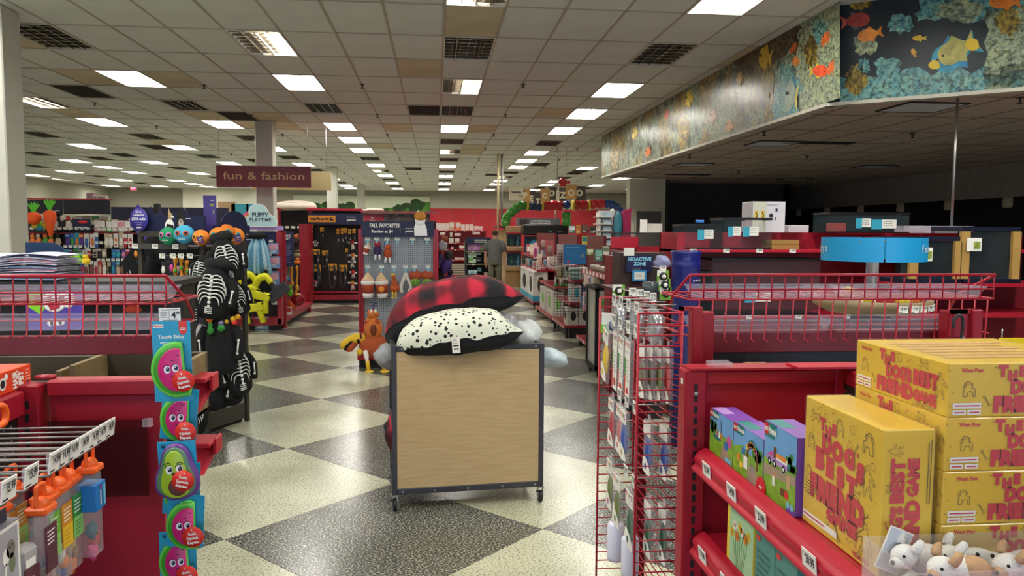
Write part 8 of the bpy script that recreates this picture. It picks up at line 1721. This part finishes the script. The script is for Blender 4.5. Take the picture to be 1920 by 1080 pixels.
for k, (px, py, w, h, c1, c2) in enumerate([(1004, 470, 8, 30, 'b03a7a', 'e8b8c8'), (1012, 488, 8, 24, 'd8a890', 'e8d8c8'), (1018, 455, 14, 26, 'a88a84', '8a3a40'), (1030, 465, 16, 30, '9a7a74', 'b0565a'), (1036, 490, 14, 22, 'b8a8a0', 'c8b8b0'), (1050, 478, 12, 40, 'c8a09a', 'd8c8c0'), (1050, 512, 12, 22, 'a8906a', 'c8b890'), (1060, 512, 12, 24, 'b8b4a8', 'd8d4c8'), (1070, 505, 18, 14, 'd0cec4', 'e8e4d8'), (1088, 512, 14, 30, 'c8b88a', 'a89a7a'), (1094, 535, 10, 26, 'd0a060', 'c09a6a'), (1080, 528, 10, 16, 'b03038', 'd8d0c8')]): hang(px, py, 11.75 if px > 1046 else 13.5 if px > 1026 else 16.2, w, h, c1, c2, 'small pink or pale pack hanging over the aquatic shelves, %s from the left' % ORD[k], 'card', 'hanging_pack', 'pet product', 'packs over the aquatic shelves')
unit('aquatic_shelf', 'fourth red shelf unit, nearest on the right aisle side', 2.06, 2.55, 9.9, 11.0, (.14, .56, .9), 1.4)
cart_(2.2, 9.95, 10.3, .14, .16, .36, 'narrow white and teal carton on the fourth unit base', PALE, GREYP, TEALC)
v = thing('food_bag', 'white and blue bag with a dark crest on the fourth unit shelf', 'bag', (2.1, 10.0, .56)); q = MB(); q.ell((0, 0, .11), (.05, .03, .11), CARD, 12, 9); obj('bag_body', q, v); q = MB(); q.T = FRONT(0, -.031, 0); q.rect(-.035, .01, .035, .06, 0, BLU); stroke(q, [(.02*math.cos(a), .13+.02*math.sin(a)) for a in [k*.6 for k in range(8)]], .008, 0, INK); q.T = None; obj('print', q, v)
v = thing('paint_tin', 'dark blue tin on the fourth unit base', 'tin', (2.08, 9.98, .14)); q = MB(); q.lathe([(0, 0), (.06, 0), (.06, .13), (0, .13)], NAVY, 14); q.lathe([(.061, .11), (.061, .125)], PALE, 14); obj('tin_body', q, v)
rr = random.Random(12); AC = ['e4e0d6', 'd8a8b0', 'c8ccd0', 'b0566a', '7aa0a8', 'd8c8a0', 'e8e4dc', '5a7a9a']; AN = ['white', 'pink', 'pale grey', 'raspberry', 'teal grey', 'straw', 'off-white', 'slate blue']
for u, (X, Y0, Y1, z, un) in enumerate([(2.22, 16.45, 19.2, .82, 'farthest'), (2.25, 16.45, 19.2, 1.1, 'farthest'), (2.18, 13.6, 15.5, .98, 'second'), (2.16, 11.7, 12.8, .92, 'third'), (2.14, 9.95, 10.9, .9, 'fourth'), (2.12, 10.15, 10.9, .56, 'fourth')]):
    for k in range(8):
        c = (k*3+u) % 8; w, h = rr.uniform(.07, .11), rr.uniform(.12, .26); y = Y0+(Y1-Y0)*(k // 2)/4+.02; x = X+.11*(k % 2); v = thing('small_carton', '%s goods carton, %s on the %s shelf of the %s aquatic unit' % (AN[c], ORD[k], ['lower', 'upper', 'top', 'top', 'top', 'middle'][u], un), 'boxed product', (x, y, z), 0, 'small cartons on the aquatic units')
        q = MB(); q.box(-w/2, w/2, 0, .09, 0, h, mat(AC[c], .5, var=.12, scale=20), .004); obj('box_body', q, v); q = MB(); q.T = FRONT(0, -.001, 0); q.rect(-w*.35, h*.3, w*.35, h*.75, 0, mat(AC[(c+3) % 8], .5, var=.2, scale=30)); q.lines(-w*.35, w*.3, h*.08, h*.25, 2, 0, GREYP, k, .4); q.T = frame((-w/2-.001, .045, 0), (0, -1, 0), (0, 0, 1)); q.rect(-.035, h*.3, .035, h*.75, 0, mat(AC[(c+5) % 8], .5, var=.2, scale=30)); q.T = None; obj('print', q, v)
# black glass cabinet and tub shelf
v = thing('glass_cabinet', 'black framed glass cabinet on casters at the end of the right aisle shelves', 'cabinet', (1.97, 8.6, 0)); q = MB()
for x in (-.17, .17):
    for y in (-.2, .3): q.box(x-.02, x+.02, y-.02, y+.02, .1, 1.02, BLACK)
q.box(-.19, .19, -.22, .32, 1.0, 1.04, BLACK); q.box(-.19, .19, -.22, .32, .08, .14, BLACK); obj('frame', q, v)
q = MB(); q.box(-.175, -.17, -.18, .28, .14, 1.0, mat('9a9c90', .2, var=.2, scale=3)); q.box(-.15, .15, -.205, -.2, .14, 1.0, mat('c8c9bd', .2, var=.1)); q.T = FRONT(-.02, -.206, .6); q.rect(-.1, .2, .1, .3, 0, mat('7fb04a', .4)); q.rect(-.1, -.2, .1, -.14, 0, mat('7fb04a', .4)); q.T = None; obj('glass_panel', q, v)
q = MB(); q.box(-.12, .12, .0, .2, 1.04, 1.12, mat('8a8068', .6, var=.2), .02); obj('top_bin', q, v)
for x, y in ((-.14, -.17), (.14, -.17), (-.14, .27), (.14, .27)): q = MB(); q.ell((x, y, .04), (.025, .04, .04), BLACK, 10, 7); obj('caster', q, v)
t = thing('tub_shelf', 'sloped shelf of clear tubs with red and white price rail above the glass cabinet', 'shelf', (2.0, 8.5, 1.2)); q = MB(); q.box(1.86, 2.3, 7.7, 9.6, 1.15, 1.17, RED); part('shelf_board', q, t); q = MB(); q.box(1.845, 1.86, 7.7, 9.6, 1.13, 1.19, RED_W); part('price_rail', q, t); q = MB(); q.box(2.2, 2.25, 7.8, 9.6, 0, 1.15, BLACK); part('leg', q, t)
for k in range(9): q = MB(); q.box(1.842, 1.845, 7.76+k*.2, 7.88+k*.2, 1.14, 1.182, CARD); part('price_tag', q, t)
for k in range(8): v = thing('bait_tub', 'clear tub with pale lid on the sloped tub shelf, %s' % ORD[k], 'tub', (1.93+.11*(k // 5), 7.85+.33*(k % 5), 1.171+(0 if k < 5 else .085)), 0, 'clear tubs'); q = MB(); q.lathe([(0, 0), (.045, 0), (.055, .07), (0, .07)], mat('8a7a6a', .4, var=.3, scale=60), 14); obj('tub_body', q, v); q = MB(); q.lathe([(.058, .07), (.058, .084), (0, .084)], PALE, 14); obj('lid', q, v)
# reptile zone
t = thing('bioactive_sign', 'navy sign with pale blue bioactive zone lettering', 'sign', at(1199, 510, 6.47)); W_, H_ = .235, .145; q = MB(); q.box(-W_/2, W_/2, 0, .01, 0, H_, mat('141c4c', .5, var=.05)); obj('sign_board', q, t); q = MB(); q.T = FRONT(0, -.001, 0); q.text('BIOACTIVE', 0, H_*.68, H_*.2, 0, mat('8fd0ea', .5), .05, w=W_*.88); q.text('ZONE', 0, H_*.4, H_*.2, 0, mat('8fd0ea', .5), .05, w=W_*.46); q.lines(-W_*.25, W_*.1, H_*.12, H_*.26, 2, 0, GREYP, 3, .3); q.T = None; obj('lettering', q, t)
t = thing('reptile_stand', 'dark brown fixture behind the bioactive zone sign', 'stand', at(1200, 600, 6.5)); t.location.z = 0; q = MB(); pbox(q, 1163, 1243, 474, 700, 6.5, .3, mat('3a2622', .6, var=.15)); a = at(1163, 560, 6.5); part('board', q, t); q = MB(); pbox(q, 1150, 1245, 541, 546, 6.25, .5, mat('4a1a1e', .5)); part('shelf_board', q, t); q = MB(); a, c = at(1163, 690, 6.5), at(1243, 690, 6.5); q.box(a.x, c.x, 6.5, 6.8, 0, a.z, BLACK); part('plinth', q, t)
v = thing('notice_frame', 'bright blue framed white notice below the bioactive sign', 'sign', at(1199, 517, 6.45)); q = MB(); q.box(-.062, .062, 0, .006, -.045, .045, mat('3a9ad0', .5, var=.04)); obj('frame', q, v); q = MB(); q.T = FRONT(0, -.001, 0); q.rect(-.045, -.03, .045, .03, 0, CARD); q.lines(-.035, .035, -.02, .022, 4, .0005, GREYP, 3, .35); q.T = None; obj('notice', q, v)
for k, (px, py, dep) in enumerate([(1243, 518, 5.6), (1246, 534, 5.6), (1248, 550, 5.6), (1160, 545, 5.4)]):
    v = thing('gauge_pack', 'lime and white gauge pack with a black dial, %s' % ('beside the blue bin, ' + ['top', 'middle', 'bottom'][k] if k < 3 else 'alone at the left'), 'pet product', at(px, py, dep), 0, 'gauge packs'); q = MB(); q.box(-.045, .045, 0, .004, -.05, .045, mat('7fb83a', .5, var=.2, scale=30)); q.box(-.045, .02, -.002, 0, .0, .045, CARD); obj('card', q, v); q = MB(); q.T = FRONT(0, -.003, 0); q.lathe([(.03, 0), (.03, .02), (.02, .025), (0, .025)], INK, 16); q.lathe([(.016, .025), (.016, .027), (0, .027)], CARD, 14); q.T = None; obj('dial', q, v)
q = MB(); q.T = Matrix.Rotation(rad(90), 4, 'Y'); q.lathe([(.0, -.06), (.05, -.06), (.05, .06), (0, .06)], mat('4a525a', .25, var=.2), 18); single('dark_canister', q, 'smoky dark cylinder lying right of the notice', 'canister', at(1220, 540, 5.8))
lump('lilac_jar', 'shiny lilac plastic bag bundle beside the blue bin', 'bag', 1242, 492, 6.3, (.07, .06, .06), mat('7f86c0', .2, var=.2), None, True, 3)
ptag(1243, 503, 5.5, 'white price tag above the gauge packs', '19.99', .05, .035)
for k, px in enumerate((1186, 1200, 1212, 1224)): ptag(px, 548+k*3, 4.6, 'white price card in the fan above the wire wing, %s' % ORD[k], '12.99', .045, .055, 'white price card fan')
# blue bin
v = thing('blue_bin', 'tall dark blue round bin with white store lettering', 'bin', (at(1285, 560, 5.7).x, 5.7, 0)); BB_ = mat('1a237a', .3, var=.06, coat=.3); zt = at(1285, 470, 5.7).z; q = MB(); q.lathe([(0, 0), (.1, 0), (.108, zt-.13), (.112, zt-.12), (.112, zt-.1), (.108, zt-.09), (.112, zt-.02), (.118, zt), (.1, zt), (0, zt-.01)], BB_, 28); obj('bin_body', q, v); q = MB()
for i, ch in enumerate('petco'): a = rad(-75+i*9.5); q.T = frame((.112*math.cos(a), .112*math.sin(a), zt-.23), (-math.sin(a), math.cos(a), 0), (0, 0, 1)); q.text(ch, 0, 0, .018, .001, CARD, .02)
q.T = None; obj('lettering', q, v)
# low red guard and grey wire fence
t = thing('low_fence', 'low red panel with grey wire fence left of the glass tanks', 'fence', at(1200, 467, 7.6)); q = MB(); pbox(q, 1146, 1197, 444, 465, 7.6, .02, RED_W); pbox(q, 1195, 1268, 462, 482, 7.6, .02, RED); part('red_panel', q, t); q = MB()
for i in range(46): p = at(1150+i*2.5, 437, 7.7); c = at(1150+i*2.5, 467, 7.7); q.tube([p, (p.x, 7.7, c.z)], .0025, mat('5a544e', .5), 4)
o = part('wire_mesh', q, t); o['kind'] = 'stuff'; q = MB(); a, c = at(1150, 437, 7.7), at(1266, 437, 7.7); q.tube([a, c], .006, CHAR, 6); part('rail', q, t); a, c = at(1146, 480, 7.6), at(1268, 482, 7.6); q = MB(); q.box(a.x, c.x, 7.62, 7.9, 0, a.z, RED_D); part('cabinet', q, t)
single('white_card', MB().box(-.04, .04, 0, .01, -.09, .06, CARD), 'upright white card on the red guard near the grey wall', 'card', at(1207, 422, 8.2)); single('white_card', MB().box(-.09, .09, 0, .012, -.06, .05, mat('d8d2c6', .5, var=.1)), 'leaning white booklet on the red guard', 'card', at(1228, 428, 8.25), .2); single('white_card', MB().box(-.05, .05, 0, .01, -.035, .035, CARD), 'tilted white card above the bioactive sign', 'card', at(1180, 472, 6.4), .3)
# ---- tank run
Y = 6.5; t, x0, x1, zt = bay('tank_gondola', 'long red gondola of glass tanks along the dark room', 1268, 1990, 437, Y, RED, .5, True, up=False)
zl = at(1400, 468, Y).z; zl2 = at(1400, 592, Y).z; q = MB(); q.box(x0, x1, Y+.46, Y+.47, zl2, zl, RED_D); part('inner_panel', q, t)
sboard(t, x0, x1, Y, .46, zl, RED_W, 12); sboard(t, x0, x1, Y, .46, zl2, RED_W, 8); a = at(1283, 437, Y); q = MB(); q.box(x0, a.x, Y-.02, Y+.5, 0, a.z, RED); part('end_frame', q, t)
def gt(px0, px1, py0, py1, Y, label, z=None, d=.35):
    v = tank(px0, px1, py0, py1, Y, label, d, None, False)
    if z is not None: v.location.z = z
    return v
def tcard(v, x, z, w=.06): q = MB(); q.box(x, x+w, -.012, -.009, z, z+.09, TEALC); q.box(x+w, x+w*2.4, -.012, -.009, z+.01, z+.09, CARD); q.T = FRONT(0, -.0125, 0); q.lines(x+w*1.1, x+w*2.2, z+.03, z+.08, 3, 0, GREYP, 3, .3); q.T = None; obj('label_card', q, v)
v = gt(1284, 1355, 421, 466, Y+.05, 'glass tank with teal label, left on the upper red shelf', zl+.013); tcard(v, -.06, .07); v = gt(1358, 1446, 409, 466, Y+.05, 'larger dark-rimmed glass tank on the upper red shelf', zl+.013); tcard(v, -.05, .1); tcard(v, -.19, .1, .05)
v = gt(1336, 1535, 489, 592, Y+.05, 'wide glass tank on the lower shelf behind the wire basket', zl2+.013); tcard(v, -.2, .1, .1); v = gt(1314, 1334, 512, 592, Y+.05, 'narrow glass tank left of the wide lower tank', zl2+.013); 
v = gt(1560, 1704, 409, 446, Y+.1, 'glass tank with teal labels behind the blue ring sign', zt+.013); tcard(v, -.15, .03); tcard(v, .0, .02, .1)
single('blue_clip', MB().box(-.035, .035, -.02, .02, 0, .025, mat('2a7ad8', .4), .005), 'bright blue clip on the rim between the two upper tanks', 'clip', at(1312, 418, Y+.1))
v = thing('carton', 'tall white carton with yellow and black pictures on top of the tank gondola', 'boxed product', (at(1441, 430, 6.72).x, 6.72, zt)); w = .155; h = at(1441, 378, 6.72).z-zt; q = MB(); q.box(-w, w, 0, .25, 0, h, mat('e2dfe6', .5, var=.04), .003); q.box(-w, -w+.13, -.002, 0, 0, h, mat('d6d5c4', .5, var=.04)); obj('box_body', q, v); q = MB(); q.T = FRONT(0, -.0025, 0)
for a in (-.135, -.075): q.rect(a, h*.4, a+.03, h*.7, 0, YEL); stroke(q, [(a+.005, h*.42), (a+.025, h*.55), (a+.008, h*.66)], .008, .001, INK)
q.disc(.02, h*.55, .02, 0, INK, 12); q.rect(.06, h*.68, .08, h*.78, 0, NAVY); q.rect(.06, h*.4, .07, h*.5, 0, INK); q.lines(-.02, .14, h*.86, h*.92, 2, 0, GREYP, 2, .3); q.T = None; obj('print', q, v)
for k in range(2): p = at(1473, 458-k*9, Y+.1); single('flat_carton', MB().box(-.13, .13, 0, .2, -.02, .021, mat('a5813f', .6, var=.08), .002), 'tan flat carton on the upper red shelf, %s' % ['lower', 'upper'][k], 'box', (p.x, p.y, zl+.021+.043*k), 0, 'tan flat cartons')
for k, (px, w, c, n_) in enumerate([(1497, .1, 'cfcbd0', 'pale grey'), (1575, .06, '9a3a34', 'dull red'), (1720, .14, 'b8b6c2', 'long pale'), (1790, .2, '8f8f9a', 'clear wrapped')]): single('stock_box', MB().box(-w, w, 0, .15, 0, .07+.02*(k == 1), mat(c, .5, var=.15, scale=12), .004), '%s box on top of the tank gondola' % n_, 'box', (at(px, 440, Y+.3).x, Y+.3, zt), 0, 'boxes on the tank gondola')
# dark wooden-post enclosures
def encl(px0, px1, py0, py1, Y, label, posts):
    v = thing('reptile_cage', label, 'cage', at((px0+px1)/2, py1, Y), 0, 'wood-post cages'); q = MB(); NB = mat('11172e', .4, var=.05); pbox(q, px0, px1, py0, py0+9, Y, .4, NB); part('navy_rail', q, v); q = MB(); pbox(q, px0, px1, py1-8, py1, Y, .4, NB); part('navy_rail', q, v); q = MB(); pbox(q, px0+2, px1-2, py0+9, py1-8, Y+.3, .08, mat('151414', .4, var=.3)); part('back_panel', q, v); q = MB(); pbox(q, px0+2, px1-2, py0+9, py1-8, Y+.01, .006, GLS); part('glass', q, v)
    for p0, p1 in posts: q = MB(); pbox(q, p0, p1, py0+9, py1-8, Y-.02, .03, mat('b08a4a', .5, var=.1)); part('wood_post', q, v)
    return v
v = encl(1689, 1803, 443, 531, 5.7, 'dark glass cage with tan posts right of the blue ring sign', [(1708, 1721), (1792, 1801)]); q = MB(); pbox(q, 1724, 1748, 464, 490, 5.66, .005, CARD); part('info_card', q, v); q = MB(); pbox(q, 1735, 1747, 471, 485, 5.655, .003, mat('8a9a3a', .5, var=.4, scale=40)); part('card_picture', q, v)
v = encl(1806, 1914, 425, 531, 5.7, 'taller dark glass cage with tan posts at the right edge', [(1804, 1816), (1901, 1911)]); q = MB(); pbox(q, 1814, 1840, 446, 471, 5.66, .005, CARD); part('info_card', q, v); q = MB(); pbox(q, 1827, 1838, 453, 466, 5.655, .003, mat('8a9a3a', .5, var=.4, scale=40)); part('card_picture', q, v)
t = thing('cage_shelf', 'red shelf edges under the dark glass cages', 'shelf', at(1830, 560, 5.75)); q = MB(); pbox(q, 1690, 1990, 532, 538, 5.65, .45, RED); part('shelf_board', q, t); q = MB(); pbox(q, 1690, 1990, 588, 595, 5.65, .45, RED); part('shelf_board', q, t); q = MB(); p = at(1690, 600, 6.1); q.box(p.x, p.x+1.6, 6.12, 6.14, 0, at(1700, 532, 6.1).z, RED_D); part('back_panel', q, t)
p = at(1825, 424, 6.6); q = MB(); q.tube([(p.x, 6.9, zt), (p.x, 6.9, SOF)], .014, STEEL, 10); single('support_pole', q, 'thin grey pole rising to the dark lower ceiling', 'pole')
# ---- carousel with the blue ring sign and ball bin
Y = 3.9; C0 = at(1635, 520, Y); t = thing('ball_carousel', 'round toy ball carousel with a bright blue ring sign', 'display', (C0.x, Y, 0)); RG = mat('1f9cd6', .4, var=.03); zr0, zr1 = at(1635, 492, Y-.25).z, at(1635, 446, Y-.25).z; R0 = .262; NL = 36
for s in range(2):
    q = MB(); A = [rad(-288+s*180+178*i/(NL-1)) for i in range(NL)]; q.add([(r*math.cos(a), r*math.sin(a), z) for r, z in ((R0, zr0), (R0, zr1), (R0-.006, zr1), (R0-.006, zr0)) for a in A], [(j*NL+i, j*NL+i+1, ((j+1) % 4)*NL+i+1, ((j+1) % 4)*NL+i) for j in range(4) for i in range(NL-1)], RG, False); rg = obj('ring_panel', q, t)
for w, a0 in (('toys', -203), ('fetch', -60)):
    q = MB()
    for i, ch in enumerate(w): a = rad(a0+i*7.5); q.T = frame(((R0+.001)*math.cos(a), (R0+.001)*math.sin(a), (zr0+zr1)/2-.012), (-math.sin(a), math.cos(a), 0), (0, 0, 1)); q.text(ch, 0, 0, .04, .001, CARD, .01)
    q.T = None; obj('lettering', q, t)
q = MB(); q.lathe([(.032, 0), (.032, zr1)], mat('6a6060', .4, var=.1), 14)
for k in range(4): a = rad(45+90*k); q.tube([(0, 0, zr1-.02), (R0*math.cos(a), R0*math.sin(a), zr1-.02)], .005, STEEL, 5)
obj('pole', q, t); zb = at(1635, 596, Y-.28).z; q = MB(); q.lathe([(.0, zb-.0), (.22, zb), (.295, zb+.04), (.3, zb+.075), (.285, zb+.075), (.28, zb+.045), (0, zb+.04)], mat('8f7a5a', .5, var=.1), 32); q.lathe([(.25, 0), (.25, .1), (.1, .12), (.1, zb)], CHAR, 24); obj('bin', q, t)
for i in range(7): a = rad(-92+i*12.5); q = MB(); tagmb(q, frame((.301*math.cos(a), .301*math.sin(a), zb+.042), (-math.sin(a), math.cos(a), 0), (0, 0, 1)), '3.99', .055, .034); obj('price_tag', q, t)
for k, (a, c, n_) in enumerate([(-125, 'c8b83a', 'olive yellow'), (-110, 'c02a34', 'red and white'), (-102, 'b8283a', 'dark red'), (-88, 'e0c62a', 'yellow'), (-78, 'e8cf3a', 'bright yellow'), (-65, 'e0672a', 'orange'), (-54, 'b8502a', 'rust'), (-41, '5a2a9a', 'purple'), (-32, '4a3aa0', 'violet'), (150, 'c02a34', 'back red'), (90, 'e0c62a', 'back yellow'), (30, '3a7ac0', 'back blue')]):
    v = thing('toy_ball', '%s toy ball in the round carousel bin' % n_, 'ball', (C0.x+.235*math.cos(rad(a)), Y+.235*math.sin(rad(a)), zb+.088), 0, 'toy balls in the carousel'); q = MB(); q.ell((0, 0, 0), .034, mat(c, .5, var=.08), 14, 10); obj('ball', q, v); q = MB(); q.tube([(.0345*math.cos(b), .0345*math.sin(b)*.5, .0345*math.sin(b)*.87) for b in [k_*.42 for k_ in range(15)]], .003, CARD, 4, True); obj('stripe', q, v)
# ---- white bin tower, board shapes, pink panel behind the right run
t = thing('bin_tower', 'white tower of small clear bins near the giant blue tube', 'rack', at(1134, 462, 14)); q = MB(); pbox(q, 1122, 1152, 395, 462, 14.1, .1, mat('cfd4d2', .5, var=.04)); part('back_panel', q, t)
for k in range(5):
    q = MB(); pbox(q, 1118, 1152, 406+13*k, 408+13*k, 13.8, .3, WHITE); pbox(q, 1124, 1126, 397+13*k, 407+13*k, 13.8, .3, WHITE); b = part('shelf_board', q, t); q = MB(); pbox(q, 1131, 1146, 398+13*k, 406+13*k, 13.85, .2, mat('b8ccd8', .2, var=.2)); part('clear_bin', q, b)
q = MB(); a, c = at(1112, 463, 14), at(1192, 463, 14); q.box(a.x, c.x, 13.6, 14.7, 0, a.z-.01, RED_D); single('added_plinth', q, 'added dark red support plinth under the white bin tower and boards', 'stand'); p = at(1159, 424, 13.7); q = MB(); q.ell((0, 0, 0), (.085, .05, .27), mat('3f8a9a', .4, var=.15), 14, 12); q.ell((.0, .03, 0), (.1, .04, .29), CHAR, 14, 12); single('teal_board', q, 'teal surfboard shaped display beside the white bin tower', 'display', p)  # plinth is an added support carrying the tower and boards
q = MB(); q.ell((0, 0, 0), (.12, .05, .33), mat('c8ccc6', .4, var=.05), 14, 12); q.ell((.02, .03, 0), (.12, .04, .34), CHAR, 14, 12); single('pale_board', q, 'pale surfboard shaped panel backing the white bin tower', 'display', at(1148, 424, 14.3))
p = at(1173, 440, 13.9); q = MB(); q.T = FRONT(p.x, p.y, p.z); q.prism([(-.09, -.3), (.09, -.3), (.09, .42), (.12, .5), (-.05, .45), (-.09, .4)], 0, .03, mat('b02a5c', .5, var=.08)); q.T = None; single('pink_panel', q, 'magenta panel standing right of the teal board', 'panel')
t, x0, x1, zt = bay('fish_food_gondola', 'dark red gondola of fish food behind the blue sign', 1064, 1150, 440, 15.2, RED, .3, True)
for k, (px, py, w, h, c1, c2, n_) in enumerate([(1072, 430, 12, 14, '2a7a70', 'd8dcd8', 'teal and white'), (1084, 430, 8, 16, 'c8903a', 'b07a3a', 'amber'), (1096, 429, 12, 16, '4a3a2c', '6a5040', 'brown'), (1112, 431, 14, 14, '5a4a34', '3a3a2c', 'dark brown'), (1096, 451, 10, 18, 'd8c42a', '2a8a90', 'yellow'), (1106, 453, 9, 16, '3a8a8a', 'd8d8c8', 'teal'), (1106, 472, 12, 12, '6a8a3a', 'c8c8b0', 'moss green'), (1122, 478, 14, 22, '3a7a6a', '7ab0a0', 'green globe'), (1136, 470, 12, 16, 'c8c8b8', '6a7a5a', 'pale green'), (1148, 492, 10, 16, 'd86a5a', 'e8d8d0', 'coral pink'), (1152, 480, 12, 14, 'c8ccd8', '3a4a7a', 'pale blue')]): hang(px, py, 15.3 if py < 440 else 15.1 if py < 460 else 9.3, w, h, c1, c2, '%s pack of fish goods behind the right aisle' % n_, 'box', 'fish_food_pack', 'pet product', 'fish goods behind the right aisle')
